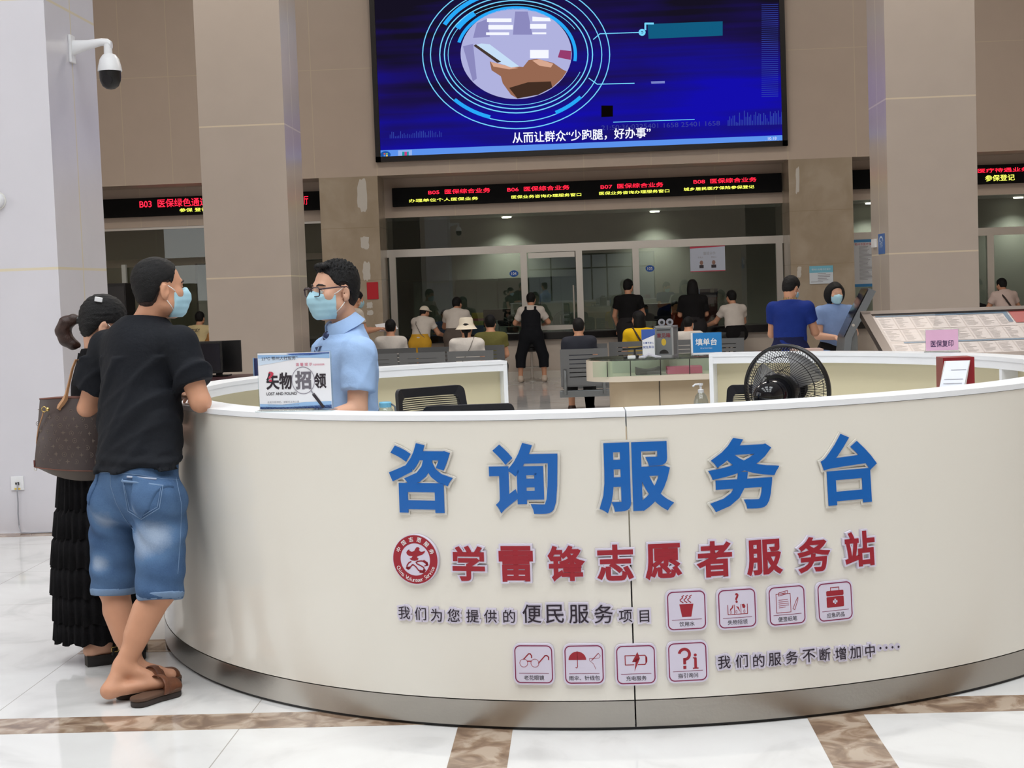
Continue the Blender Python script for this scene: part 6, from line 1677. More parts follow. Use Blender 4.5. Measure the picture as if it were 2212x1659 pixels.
# ------------------------------------------------------------------ the woman in black behind him
wom = thing('person', 'woman with a ponytail in a black tiered dress, half hidden by the man', 'person', (-1.98, 6.42, 0))
bfw = unit((.86, .50, 0)); lfw = A3(-bfw[1], bfw[0], 0)
Wm = dict(bf=bfw, hf=unit((.86, .36, -.36)), hd=pj(224, 703, 6.47), nk=pj(210, 768, 6.47))
sc = pj(214, 806, 6.47)
Wm['shL'] = sc + lfw * .155; Wm['shR'] = sc - lfw * .155; Wm['che'] = pj(216, 850, 6.47); Wm['wai'] = pj(214, 950, 6.45); Wm['pel'] = pj(212, 1030, 6.43)
Wm['elL'] = Wm['shL'] + A3(.04, .06, -.27); Wm['elR'] = Wm['shR'] + A3(.1, -.0, -.27) + lfw * .03; Wm['wrL'] = Wm['elL'] + A3(.22, .05, .0); Wm['wrR'] = Wm['elR'] + A3(.16, .16, .02)
hw = A3(Wm['pel']) - A3(0, 0, .05)
for S, sg in (('L', 1), ('R', -1)):
    Wm['hip' + S] = hw + lfw * .085 * sg; b0 = A3(hw[0], hw[1], 0) + lfw * .085 * sg
    Wm['kn' + S] = A3(b0[0], b0[1], .44); Wm['an' + S] = A3(b0[0], b0[1], .1); Wm['to' + S] = A3(b0[0], b0[1], .055) + bfw * .16
d_ = atZ(197, 1438, 0) - A3(Wm['anR']) * A3(1, 1, 0)
for k in ('anR', 'toR', 'knR'): Wm[k] = A3(Wm[k]) + d_ * A3(1, 1, 0) * (.55 if k != 'knR' else .12)
HRw = head_frame(Wm['hf'])
lo, hi = bounds(all_pts(Wm), .15); lo[2] = .02
skin('body', person_sdf(Wm, dict(hs=.97, w=.92)), lo, hi, .0085, SKIN, wom, extra=[hand_mesh(Wm['wrL'], Wm['wrL'] - Wm['elL'], (0, 0, 1), -1, .4), hand_mesh(Wm['wrR'], Wm['wrR'] - Wm['elR'], (0, 0, 1), 1, .4)])
lnw = ((-.12, -.08), (-.05, -.075), (-.03, -.03), (-.014, .01), (.012, .015), (.03, .02), (.05, .045), (.075, .078), (.1, .09))
skin('hair', lambda P: hair_sdf(head_local(P, Wm['hd'], HRw, .97), lnw, .012, .002, .008) * .97, *bounds([Wm['hd']], .17), .004, M_hair, wom)
tie0 = pj(170, 692, 6.50)
pts = [pj(*q) for q in ((172, 690, 6.50), (158, 690, 6.5), (143, 698, 6.5), (136, 715, 6.5), (143, 733, 6.5), (158, 744, 6.5), (170, 746, 6.5))]; rad = [.014, .021, .029, .031, .029, .022, .010]
def pony(P):
    d = None
    for i in range(len(pts) - 1):
        e = cap(P, pts[i], pts[i + 1], rad[i], rad[i + 1]); d = e if d is None else smin(d, e, .015)
    return d + .0008 * wob(P, 120, 3)
skin('ponytail', pony, *bounds(pts, .06), .0045, M_hairbr, wom, 'brown-tipped ponytail')
skin('hair_tie', lambda P: cap(P, pj(170, 691, 6.5), pj(166, 691, 6.5), .018, .018), *bounds([tie0], .05), .004, M_black, wom)
b = MB(); c0 = A3(pj(213, 647, 6.40)); b.box(-.017, .017, -.004, .004, -.010, .010, Matrix.Translation(tuple(c0)) @ Matrix.Rotation(.2, 4, 'Y'), bev=.003); obj('hair_clip', b, M_camw, wom, label='white hair clip')
add_mask(wom, Wm['hd'], HRw, .97, M_mask, .006)
M_blk = mat('cloth_black_dress', (14, 13, 16), .9, spec=.2, noise=.2, nscale=12, bump=.3, bscale=60)
fW = tee_sdf(Wm, .014, .35, None, .94, .03, .0, .06, lambda P: .002 * wob(P, 30, 2)); wz = A3(Wm['wai'])[2] - .04
lo, hi = bounds([Wm['shL'], Wm['shR'], Wm['elL'], Wm['elR'], Wm['wai'], Wm['nk']], .2)
top = skin('blouse', lambda P: np.maximum(fW(P), wz - P[:, 2]), lo, hi, .008, M_blk, wom)
b = MB(); n = 40; ringc = A3(Wm['nk']); rr2 = []
for k in range(n):
    a = 2 * pi * k / n; w_ = 1 + .08 * sin(9 * a); rr2.append((ringc[0] + .085 * w_ * cos(a), ringc[1] + .085 * w_ * sin(a)))
b.loft([[(x, y, ringc[2] - .04) for x, y in rr2], [(ringc[0] + (x - ringc[0]) * .88, ringc[1] + (y - ringc[1]) * .88, ringc[2] + .012 + .006 * sin(k * 2.2)) for k, (x, y) in enumerate(rr2)]], cap=False); obj('ruffle_collar', b, M_blk, wom, True)
# tiered, pleated skirt
sk0 = A3(hw[0] + .0, hw[1], 0)
zs = [pj(200, y, 6.43)[2] for y in (1015, 1088, 1148, 1208, 1268, 1326)] + [float(pj(200, 1372, 6.4)[2])]
rads = [.150, .175, .188, .198, .20, .19, .185]
for i in range(6):
    b = MB(); n = 120; off = d_ * (.34 * i / 5)
    def ring(z, r, amp, ph):
        return [(sk0[0] + off[0] + (r + amp * sin(30 * a + ph + 2 * sin(3 * a))) * cos(a), sk0[1] + off[1] + (r + amp * sin(30 * a + ph + 2 * sin(3 * a))) * sin(a) * .86, z + amp * .8 * sin(15 * a + ph)) for a in np.linspace(0, 2 * pi, n, endpoint=False)]
    zt2, zb2 = zs[i] + (.012 if i else .04), zs[i + 1] - .012
    r0, r1 = rads[i] * .92, rads[i + 1] * 1.02
    b.loft([ring(zt2, r0 * .97, .002, i), ring(zt2 * .7 + zb2 * .3, r0 * .3 + r1 * .7, .005, i), ring(zb2, r1, .009, i), ring(zb2 + .002, r1 - .008, .009, i), ring(zt2, r0 * .9, .002, i)], cap=False)
    obj('skirt_tier', b, M_blk, wom, True)
M_shoe = mat('clog_black', (22, 20, 20), .5)
for S in 'RL':
    a = A3(Wm['an' + S]); t_ = A3(Wm['to' + S]); hl_ = A3(a[0], a[1], 0) - bfw * .06; f = bfw; r = A3(f[1], -f[0], 0); L_ = .255
    M = lambda x, y, z, hl_=hl_: tuple(hl_ + f * x + r * y + A3(0, 0, z))
    out = [(0, -.03), (.03, -.037), (.13, -.036), (.2, -.045), (.24, -.03), (L_, 0), (.24, .034), (.2, .044), (.13, .036), (.03, .036), (0, .028)]
    b = MB(); b.loft([[M(x, y, 0) for x, y in out], [M(x, y, .03) for x, y in out]]); b.loft([[M(x, y, .03) for x, y in out], [M(x * .99, y * .95, .045) for x, y in out]])
    sh_ = obj('clog', b, M_shoe, wom, 40)
    b = MB(); rings = []
    for k in range(8):
        q = k / 7; x = .10 + .15 * q; hw_ = .046 * (1 - .55 * max(0, q - .5) ** 1.3 * 2); hz = .058 - .03 * q
        rings.append([M(x, hw_ * cos(w_), .032 + hz * max(0, sin(w_))) for w_ in np.linspace(0, pi, 12)])
    b.loft(rings, closed=False); obj('upper', b, M_shoe, sh_, True)
    b = MB(); b.tube([M(.10 + .02 * sin(w_), .048 * cos(w_), .04 + .068 * sin(w_)) for w_ in np.linspace(0, pi, 12)], .007, 8); obj('strap', b, M_shoe, sh_, True)
    b = MB(); b.tube([M(.105 + x, -.0 - .052, .068 + z) if 0 else M(.112 + x, .050, .066 + z) for x, z in d_rrect(-.014, -.010, .014, .010, .003, 2)], .0022, 6, closed=True); obj('buckle', b, mat('gold_metal', (206, 178, 110), .25, .9), sh_, True)

# ------------------------------------------------------------------ the tote bag on her shoulder
bag = thing('tote_bag', 'large dark brown monogrammed tote bag with tan straps hanging from the woman\'s shoulder', 'bag', tuple(pj(150, 1010, 6.30)))
Yb = 6.30
pA = lambda x, y, d=0.0: tuple(A3(pj(x, y, Yb)) + A3(0, d, 0))
M_bag = mat('bag_canvas', (74, 62, 60), .45, spec=.5, noise=.12, nscale=9); M_tan = mat('bag_leather_tan', (178, 132, 92), .5); M_trim = mat('bag_trim_brown', (110, 66, 52), .5)
out0 = [(86, 862), (160, 857), (238, 862)]; 
rows = []
for y, xl, xr, dep in ((862, 86, 236, .03), (900, 83, 238, .06), (950, 79, 240, .075), (990, 75, 240, .08), (1008, 74, 240, .07)):
    ring = [pA(xl, y, .0)] + [pA(xl + (xr - xl) * s, y + (-4 * sin(pi * s) if y < 870 else (0 if y < 980 else 8 * s)), -dep * sin(pi * s) ** .6) for s in np.linspace(.06, .94, 12)] + [pA(xr, y, 0)] + [pA(xl + (xr - xl) * s, y + (-4 * sin(pi * s) if y < 870 else (0 if y < 980 else 8 * s)), .9 * dep * sin(pi * s) ** .6) for s in np.linspace(.94, .06, 12)]
    rows.append(ring)
b = MB(); b.loft(rows); obj('bag_body', b, M_bag, bag, 50)
b = MB(); rows2 = [rows[-1], [pA(84 + (225 - 84) * s, 1010 + 26 * sin(pi * min(1, s * .62)) , d) for s, d in [(0, 0)] + [(s, -.055 * sin(pi * s) ** .6) for s in np.linspace(.06, .94, 12)] + [(1, 0)] + [(s, .05 * sin(pi * s) ** .6) for s in np.linspace(.94, .06, 12)]]]
b.loft(rows2); obj('bag_base', b, mat('bag_base_brown', (84, 74, 66), .5), bag, 50)
b = MB(); b.tube(rows[0], .0035, 6, closed=True); b.tube(rows[-1][:14], .003, 6); obj('piping', b, M_trim, bag, True)
dF = -.078
b = MB(); rings = [[pA(x + dx, y, d) for dx, d in ((-w_, -.05), (0, -.058), (w_, -.05), (0, -.044))] for x, y, w_ in ((138, 884, 2), (136, 880, 5), (141, 872, 7.5), (148, 862, 7), (152, 850, 4), (158, 825, 3), (165, 795, 3), (173, 775, 3))]
b.loft(rings); obj('strap_front', b, M_tan, bag, 50)
b = MB(); b.tube([pA(196, 862, .03), pA(186, 830, .02), pA(178, 800, -.0), pA(176, 776, -.03)], .006, 8); obj('strap_rear', b, M_tan, bag, True)
b = MB(); b.tube([tuple(A3(pA(105, 882, -.052)) + A3(.010 * cos(a), -.002, .011 * sin(a))) for a in np.linspace(0, 2 * pi, 16, endpoint=False)], .0022, 6, closed=True); b.cyl(pA(112, 882, -.05), pA(114, 882, -.062), .008); obj('ring', b, mat('gold_metal', (206, 178, 110), .25, .9), bag, True)
b = MB(); b.tube([pA(103, 888, -.05), pA(97, 905, -.045), pA(88, 925, -.03), pA(82, 945, -.012), pA(79, 958, .0)], .0028, 6); obj('side_cord', b, M_tan, bag, True)
b = MB(); b.tube([pA(75, 994, -.005), pA(76, 1004, -.008), pA(77, 1008, -.008)], .004, 6); obj('cord_end', b, mat('bag_cord_red', (98, 44, 38), .6), bag, True)
b = MB(); b.tube([tuple(A3(pA(78, 1013, -.008)) + A3(.006 * cos(a), 0, .006 * sin(a))) for a in np.linspace(0, 2 * pi, 12, endpoint=False)], .0015, 6, closed=True); obj('cord_ring', b, M_steelpost, bag, True)
b = MB()
def bag_pt(x, y):
    s = (x - 78) / (240 - 78); dep = np.interp(y, [862, 900, 950, 990, 1008], [.03, .06, .075, .08, .07]); return A3(pA(x, y, -dep * sin(pi * min(max(s, .03), .97)) ** .6 - .0012))
k_ = Yb / F
for iy in range(8):
    for ix in range(9):
        x = 90 + ix * 18 + (9 if iy % 2 else 0) - iy * 1.6; y = 884 + iy * 15 + ix * .8
        if x > 232 or x < 84 or y > 996 or (y < 890 and 125 < x < 158): continue
        o = bag_pt(x, y); f = lambda u_, v_, z=0.0, o=o: tuple(o + A3(u_, 0, v_))
        kind = (ix + iy * 2) % 3
        if kind == 0: flat(b, [[(.011 * cos(a) * (1 if i % 2 == 0 else .32), .011 * sin(a) * (1 if i % 2 == 0 else .32)) for i, a in enumerate(np.linspace(0, 2 * pi, 8, endpoint=False))]], f)
        elif kind == 1: flat(b, d_ring(0, 0, .009, .009, .002, n=16) + [[(.005 * cos(a) * (1 if i % 2 == 0 else .4), .005 * sin(a) * (1 if i % 2 == 0 else .4)) for i, a in enumerate(np.linspace(0, 2 * pi, 8, endpoint=False))]], f)
        else: put_text(b, 'L', f, -.003, -.003, h=.014); put_text(b, 'V', f, .003, .003, h=.014)
obj('monogram', b, mat('monogram_tan', (104, 92, 82), .5), bag, label='small star, circle and letter monograms')
# ------------------------------------------------------------------ everyone in the waiting area
def pose(px, pytop, Y, face, kind='stand', lean=0, arms=None, head=(0, 0), w=1.0, seat=.42, crouch=1.0, stance=.098):
    """joints of a figure whose head top appears at the given photo point; face 0 = towards the windows, 90 = right"""
    a = radians(face); f = A3(sin(a), cos(a), 0); r = A3(cos(a), -sin(a), 0); u = A3(0, 0, 1)
    top = atY(px, pytop, Y); ln = radians(lean)
    def build(h, ox):
        hipz = .52 * h if kind != 'sit' else seat + .08
        base = A3(ox, Y, 0)
        def upb(x, y, z):          # point of the upper body, z above the hip
            return base + r * x + f * (y * cos(ln) + z * sin(ln)) + u * (hipz + z * cos(ln) - y * sin(ln))
        J = dict(bf=f * cos(ln) - u * sin(ln) * .0)
        J['bf'] = f
        J['pel'] = upb(0, 0, .03 * h); J['wai'] = upb(0, .005, .11 * h); J['che'] = upb(0, 0, .22 * h); J['nk'] = upb(0, -.01, .315 * h)
        hd = upb(0, .03, .405 * h); J['hd'] = hd
        J['hf'] = unit(f * cos(radians(head[1])) * cos(radians(head[0])) + r * sin(radians(head[0])) * cos(radians(head[1])) - u * sin(radians(head[1])))
        ar = arms or {}
        for S, sg in (('L', -1), ('R', 1)):
            J['sh' + S] = upb(sg * .105 * h * (w ** .5), 0, .275 * h)
            e, q = ar.get(S, ((.05, .0, -.27), (.05, .06, -.50)))
            J['el' + S] = J['sh' + S] + (r * sg * e[0] + f * e[1] + u * e[2]) * h / 1.65
            J['wr' + S] = J['sh' + S] + (r * sg * q[0] + f * q[1] + u * q[2]) * h / 1.65
            if kind == 'sit':
                J['hip' + S] = base + r * sg * .085 + u * hipz; J['kn' + S] = base + r * sg * .11 + f * .42 * h / 1.65 + u * (max(hipz, .45 * h / 1.65)); J['an' + S] = base + r * sg * .11 + f * .40 + u * .085; J['to' + S] = J['an' + S] + f * .15 - u * .05
            else:
                J['hip' + S] = base + r * sg * .085 + u * (hipz - .02); J['kn' + S] = base + r * sg * stance + f * .02 + u * .285 * h; J['an' + S] = base + r * sg * stance * 1.05 - f * .03 + u * .085; J['to' + S] = J['an' + S] + f * .16 - u * .05
        return J
    h, ox = 1.65, top[0]
    for _ in range(8):
        J = build(h, ox); hs = h / 1.65
        tz = J['hd'][2] + .128 * hs; h *= 1 + (top[2] - tz) / (1.2 if kind == 'stand' else .75) / 1.0 * .9; ox += top[0] - J['hd'][0]
        h = min(max(h, 1.15), 1.95)
    J = build(h, ox); J['h'] = h; return J
LEAN_ARMS = {'L': ((.09, .16, -.24), (-.02, .36, -.16)), 'R': ((.09, .16, -.24), (-.02, .36, -.16))}
HIP_ARMS = {'L': ((.13, .06, -.22), (.05, .26, -.25)), 'R': ((.13, .06, -.22), (.05, .26, -.25))}
SLIM_ARMS = {'L': ((.05, .04, -.26), (-.01, .24, -.25)), 'R': ((.05, .04, -.26), (.0, .24, -.25))}
READ_ARMS = {'L': ((.04, .06, -.27), (-.06, .27, -.22)), 'R': ((.05, .10, -.26), (-.04, .26, -.10))}
LAP_ARMS = {'L': ((.05, .03, -.26), (-.06, .24, -.36)), 'R': ((.05, .03, -.26), (-.06, .24, -.36))}
CM_ = {}
def crowd(label, J, top, bottom, hair='short', mask=False, cut=.55, leg_t=1.95, hem_drop=.0, hem=True, skinm=None, shoes=(40, 38, 38), extra=None, h=.0125, w=1.0, cat='person', group=None, hairm=None, sleeve=.062, hands=True):
    H_ = J.pop('h'); hs = H_ / 1.65
    t = thing('person', label, cat, (J['pel'][0], J['pel'][1], 0), group)
    R = head_frame(J['hf']); sk = skinm or SKIN2
    ex = []
    if hands:
        for S, sd in (('L', -1), ('R', 1)): ex.append(hand_mesh(J['wr' + S], A3(J['wr' + S]) - A3(J['el' + S]), A3(0, 0, 1) if abs((unit(A3(J['wr' + S]) - A3(J['el' + S])))[2]) < .8 else A3(J['bf']) * .6 + A3(0, 0, .3), sd, .45, .006, hs * .95))
    lo, hi = bounds(all_pts(J), .14); lo[2] = max(lo[2], .01)
    skin('body', person_sdf(J, dict(hs=hs, w=w * hs ** .5, fine=True)), lo, hi, h, sk, t, extra=ex)
    c = A3(J['hd']); hm = hairm or M_hair
    HL = lambda x, y, z: c + R.T @ A3(x, y, z) * hs
    if hair == 'short': skin('hair', lambda P: hair_sdf(head_local(P, c, R, hs), HAIRLINE, .010, .003, .008) * hs, *bounds([c], .17), .008, hm, t)
    elif hair in ('bob', 'long', 'pony'):
        lw = ((-.12, -.085), (-.03, -.05), (-.01, .01), (.03, .02), (.05, .045), (.075, .078), (.1, .09))
        ln_ = {'bob': -.125, 'long': -.26, 'pony': 0}[hair]
        def fh(P):
            q = head_local(P, c, R, hs); d = hair_sdf(q, lw, .014, .002, .006)
            if hair != 'pony':
                s_ = ell(q, (0, -.03, (ln_ + .06) / 2 + .02), I3, (.128 if hair == 'bob' else .102, .085, abs(ln_ - .06) / 2 + .045)); s_ = np.maximum(s_, ln_ - q[:, 2])
                s_ = np.maximum(s_, q[:, 1] - .062 + 1.6 * np.maximum(0, .066 - np.abs(q[:, 0]))); d = smin(d, s_, .012)
            else:
                d = smin(d, cap(q, (0, -.10, .0), (0, -.12, -.05), .028, .03), .012); d = smin(d, cap(q, (0, -.12, -.05), (0, -.10, -.15), .03, .012), .01)
            return d * hs
        skin('hair', fh, *bounds([c, c - A3(0, 0, .2 if hair == 'long' else .05)], .19), .008, hm, t)
    elif hair == 'cap':
        skin('hair', lambda P: smin(hair_sdf(head_local(P, c, R, hs), HAIRLINE, .008, .002, .0), cap(head_local(P, c, R, hs), (0, -.10, -.01), (0, -.11, -.075), .026, .014), .01) * hs, *bounds([c], .18), .008, hm, t)
        def fc(P):
            q = head_local(P, c, R, hs); d = np.maximum(ell(q, (0, -.012, .04), I3, (.092, .108, .098)), .035 - q[:, 2]); br = np.maximum(ell(q, (0, .085, .045), I3, (.075, .085, .012)), -.03 - q[:, 1]); return np.minimum(d, br) * hs
        skin('cap', fc, *bounds([c], .22), .008, extra['hat'], t, 'pale cap')
    elif hair == 'bucket':
        skin('hair', lambda P: smin(hair_sdf(head_local(P, c, R, hs), HAIRLINE, .008, .002, .0), cap(head_local(P, c, R, hs), (0, -.09, -.05), (0, -.10, -.16), .03, .016), .01) * hs, *bounds([c], .2), .008, hm, t)
        b = MB(); Mh = Matrix(((R[0][0], R[1][0], R[2][0], c[0]), (R[0][1], R[1][1], R[2][1], c[1]), (R[0][2], R[1][2], R[2][2], c[2]), (0, 0, 0, 1)))
        b.lathe([(.16 * hs, -.005), (.152 * hs, -.002), (.115 * hs, .04), (.104 * hs, .055), (.098 * hs, .115), (.085 * hs, .135), (.0, .14)], 36, Mh, cap=False); obj('bucket_hat', b, extra['hat'], t, 40, label='cream bucket hat')
    if mask: add_mask(t, c, R, hs, M_mask, .008)
    hemp = A3(J['pel']) - A3(0, 0, hem_drop)
    pts = [J['shL'], J['shR'], J['elL'], J['elR'], J['wai'], J['nk'], J['pel'], hemp]
    tt = skin('top', tee_sdf(J, .016, cut, hemp, w * hs ** .5 * 1.03, .02, .004, sleeve * hs ** .5 + .004, lambda P: .004 * wob(P, 18, 2)), *bounds(pts, .22), h, top, t)
    skin('trousers' if leg_t > 1.5 else 'shorts', legs_sdf(J, .024, leg_t, hemp + A3(0, 0, .10), w * hs ** .5, .004), *bounds([J['hipL'], J['hipR'], J['knL'], J['knR'], J['anL'], J['anR'], hemp], .2), h, bottom, t)
    sm = mat('shoe_%d_%d_%d' % shoes, shoes, .6)
    for S in 'LR':
        a_, t_ = A3(J['an' + S]), A3(J['to' + S]); d = unit((t_ - a_) * A3(1, 1, 0))
        skin('shoe', lambda P, a_=a_, t_=t_, d=d: np.maximum(smin(cap(P, a_ - A3(0, 0, .04) - d * .04, t_ + d * .04, .045, .038), cap(P, a_ - A3(0, 0, .02), a_, .045, .045), .03), .002 - P[:, 2]), *bounds([a_, t_], .12), .013, sm, t)
    return t, J, R, hs
def strap(t, J, m, side=1, wd=.011):
    """a shoulder strap running down across the back"""
    f = A3(J['bf']); r = A3(f[1], -f[0], 0) * side
    b = MB(); P = [A3(J['nk']) + r * .09 + f * .05, A3(J['nk']) + r * .095 - f * .03 + A3(0, 0, .025), A3(J['che']) + r * .05 - f * .150 + A3(0, 0, .03), A3(J['wai']) - r * .06 - f * .145, A3(J['pel']) - r * .16 - f * .07]
    Q = []
    for i in range(len(P) - 1):
        for k in range(4): Q.append(P[i] + (P[i + 1] - P[i]) * k / 4)
    b.tube([tuple(p) for p in Q + [P[-1]]], wd, 6); obj('bag_strap', b, m, t, True)
W_tee = cloth('white_tee', (214, 206, 198)); W_sh = cloth('white_shirt', (220, 214, 208)); Bk = cloth('black', (18, 17, 19)); Dk = cloth('dark_trousers', (42, 40, 42)); Jn = cloth('dark_jeans', (44, 52, 72))
Cream = cloth('cream_hat', (226, 216, 198)); strapm = mat('strap_dark', (46, 32, 28), .6)
# at the windows
t, J, R, hs = crowd('woman in a white cap, white t-shirt and yellow shorts at the glass', pose(914, 662, 25.15, 18, lean=24, arms={'L': LEAN_ARMS['L'], 'R': ((.12, .10, -.25), (.16, .28, -.30))}, head=(30, 10)), W_tee, cloth('yellow_shorts', (214, 164, 52)), 'cap', leg_t=.9, extra=dict(hat=Cream)); strap(t, J, mat('strap_grey2', (110, 104, 100), .6), -1, .006)
crowd('man in a white t-shirt and grey trousers bending to the glass beside the white cap', pose(984, 642, 25.15, 6, lean=26, arms=LEAN_ARMS, head=(18, 0)), W_tee, cloth('grey_trousers', (96, 86, 80)))
t, J, R, hs = crowd('woman in black dungarees and white t-shirt straddling the chrome stool', pose(1146, 632, 24.8, 4, lean=14, arms=HIP_ARMS, head=(5, 5), stance=.185), W_tee, cloth('black_dungarees', (20, 22, 28)), 'short', cut=.72, leg_t=1.55, shoes=(206, 190, 174), hem=True)
def bib(P):
    d = tee_sdf(J, .026, .2, None, 1.0 * (hs ** .5), .0, .006, .03)(P); f = A3(J['bf']); r = A3(f[1], -f[0], 0)
    x = np.abs((P - J['che']) @ r); z = P[:, 2] - J['che'][2]
    lim = np.where(z < .02, .16, .16 - (z - .02) * .75); d = np.maximum(d, x - np.maximum(lim, .10)); d = np.maximum(d, np.where(z > .09, np.abs(x - .078) - .021, -1)); return d
skin('bib', bib, *bounds([J['shL'], J['shR'], J['wai'], J['nk'], J['pel']], .2), .011, MATS['cloth_black_dungarees'], t, 'black bib back with two straps')
crowd('man in a black t-shirt standing behind the right glass pane post', pose(1357, 603, 25.1, 8, lean=6, arms={'L': ((.07, .05, -.27), (.02, .16, -.5)), 'R': ((.06, .1, -.26), (.0, .32, -.3))}, head=(15, 12)), Bk, Dk)
crowd('woman with long black hair and black t-shirt at the glass under the poster', pose(1496, 604, 25.1, 0, lean=5, arms=SLIM_ARMS, head=(0, 12)), Bk, Dk, 'long', cut=.8, w=1.1)
crowd('man in a white t-shirt and black trousers sitting on a bar stool at the glass', pose(1581, 627, 25.0, -16, 'sit', lean=12, arms={'L': ((.10, .16, -.22), (.22, .38, -.30)), 'R': LEAN_ARMS['R']}, seat=.58, head=(-12, 5)), W_tee, Bk)
t, J, R, hs = crowd('man in a pinkish white polo with a dark shoulder strap at the far right', pose(2172, 601, 25.1, -6, lean=22, arms={'L': ((.12, .06, -.26), (.12, .22, -.42)), 'R': ((.14, .06, -.26), (.16, .2, -.42))}, head=(-25, 10)), cloth('pinkish_polo', (214, 192, 184)), Dk); strap(t, J, strapm, -1, .014)
crowd('dark-haired person in black bending low beside the right pillar', pose(2112, 636, 25.2, 6, lean=26, arms=LEAN_ARMS), Bk, Dk, 'short', mask=True)
t, J, R, hs = crowd('person in a pale yellow lettered t-shirt beyond the man in the black t-shirt', pose(428, 673, 25.0, 12, 'sit', lean=8, arms=LEAN_ARMS, seat=.55), cloth('pale_yellow_tee', (214, 196, 150)), Jn)
f_ = A3(J['bf']); r_ = A3(f_[1], -f_[0], 0); o_ = A3(J['che']) - f_ * .158 + A3(0, 0, .07); b = MB()
put_text(b, 'JERSEY', planefn(frame_matrix(o_, tuple(r_), (0, 0, 1))), 0, 0, w=.2, weight=.02); obj('lettering', b, I_blk, t)
crowd('person in a tan top at the edge of the left pillar', pose(466, 690, 24.1, -30, 'sit', lean=14, arms=LEAN_ARMS, seat=.5), cloth('tan_top', (176, 126, 72)), Jn)
# on the benches
SIT = lambda px, py, Y, face=0, head=(0, 0), **k: pose(px, py, Y + .13, face, 'sit', lean=k.pop('lean', 2), arms=LAP_ARMS, seat=.42, head=head, **k)
crowd('seated man with cropped hair in a white shirt by the marble pier', SIT(842, 690, 19.9), W_sh, Dk, skinm=SKIN2)
t, J, R, hs = crowd('seated woman in a cream bucket hat and white shirt, nearest bench row', SIT(1006, 691, 18.3), W_sh, Dk, 'bucket', extra=dict(hat=Cream)); strap(t, J, mat('strap_grey2', (110, 104, 100), .6), 1, .005)
crowd('seated person with thick black hair in an olive shirt behind the bucket hat', SIT(1058, 680, 19.9), cloth('olive', (110, 106, 58)), Dk, 'short', w=1.08)
crowd('man in a navy shirt and sandals on the single slotted seat', SIT(1249, 687, 17.8), cloth('navy', (32, 36, 74)), Bk, leg_t=1.55, shoes=(60, 38, 30))
t, J, R, hs = crowd('seated woman with black ponytail in a bright yellow top with a dark strap', SIT(1378, 672, 19.5, -14, (-30, 0)), cloth('yellow_top', (236, 190, 24)), Dk, 'long'); strap(t, J, strapm, -1, .012)
crowd('seated person with black hair and white top just left of the blue table sign', SIT(1488, 684, 19.5, 10, (20, 0)), W_sh, Dk, mask=True)
# standing in the hall
t, J, R, hs = crowd('man in a royal blue t-shirt reading a paper by the marble pier', pose(1711, 596, 15.2, 24, lean=6, arms=READ_ARMS, head=(25, 26), w=1.1), cloth('royal_blue', (24, 48, 128)), cloth('blue_trousers', (24, 30, 70)), mask=True, h=.010)
b = MB(); q = A3(J['hd']); f_ = A3(J['bf']); r_ = A3(f_[1], -f_[0], 0)
def lany(P):
    d = cap(P, J['nk'] + A3(0, 0, .0), J['nk'] + A3(0, 0, .03), .075, .068); return np.maximum(d, -(cap(P, J['nk'] - A3(0, 0, .05), J['nk'] + A3(0, 0, .1), .066, .060)))
skin('lanyard', lany, *bounds([J['nk']], .13), .007, mat('lanyard_ochre', (150, 126, 84), .7), t, 'ochre cord round the neck')
pw = (A3(J['wrL']) + A3(J['wrR'])) / 2 + f_ * .10
b = MB(); Mp = frame_matrix(pw + A3(0, 0, .05), tuple(r_), tuple(unit(A3(0, 0, 1) * .8 + f_ * .6))); b.box(-.09, .09, -.10, .14, -.001, .001, Mp); obj('sheet', b, M_paper, None, origin=tuple(pw), label='white sheet held by the man in royal blue', cat='paper')
t, J, R, hs = crowd('woman with a black bob, pale blue shirt and face mask beside the kiosk', pose(1803, 610, 16.0, 168, lean=0, arms={'L': ((.04, .05, -.26), (-.10, .24, -.27)), 'R': ((.05, .04, -.27), (-.08, .25, -.29))}, head=(-2, 8)), cloth('blue_grey_shirt', (128, 152, 196)), Bk, 'bob', mask=True, skinm=SKIN, h=.010, hem_drop=.02)
b = MB(); c_ = A3(J['nk']) + A3(0, 0, .012); f_ = A3(J['bf']); l_ = A3(-f_[1], f_[0], 0)
rings = []
for ph in np.linspace(radians(14), radians(346), 30):
    dr = f_ * cos(ph) + l_ * sin(ph); fq = max(0, cos(ph)) ** 3; rings.append([tuple(c_ + dr * .062 + A3(0, 0, .026 - .02 * cos(ph))), tuple(c_ + dr * .067 + A3(0, 0, .026 - .02 * cos(ph))), tuple(c_ + dr * (.09 + .01 * fq) - A3(0, 0, .012 + .05 * fq)), tuple(c_ + dr * .084 - A3(0, 0, .012 + .05 * fq))])
b.loft(rings); obj('collar', b, MATS['cloth_blue_grey_shirt'], t, 40)
t, J, R, hs = crowd('person in a white shirt and mask holding a sheet, just behind the clerk', pose(769, 628, 20.9, 62, lean=4, arms={'L': ((.04, .08, -.25), (-.03, .3, -.22)), 'R': ((.05, .08, -.25), (.0, .3, -.22))}, head=(-8, 14)), cloth('cream_shirt', (206, 196, 184)), Dk, mask=True)
f_ = A3(J['bf']); pw = (A3(J['wrL']) + A3(J['wrR'])) / 2 + f_ * .12; r_ = A3(f_[1], -f_[0], 0)
b = MB(); Mp = frame_matrix(pw + A3(.04, 0, .02), tuple(unit(f_ + A3(0, 0, .1))), tuple(unit(A3(0, 0, .45) + r_ * -.8))); b.box(-.13, .15, -.1, .1, -.001, .001, Mp); obj('sheet', b, M_paper, None, origin=tuple(pw), label='white sheet held out beside the marble pier', cat='paper')
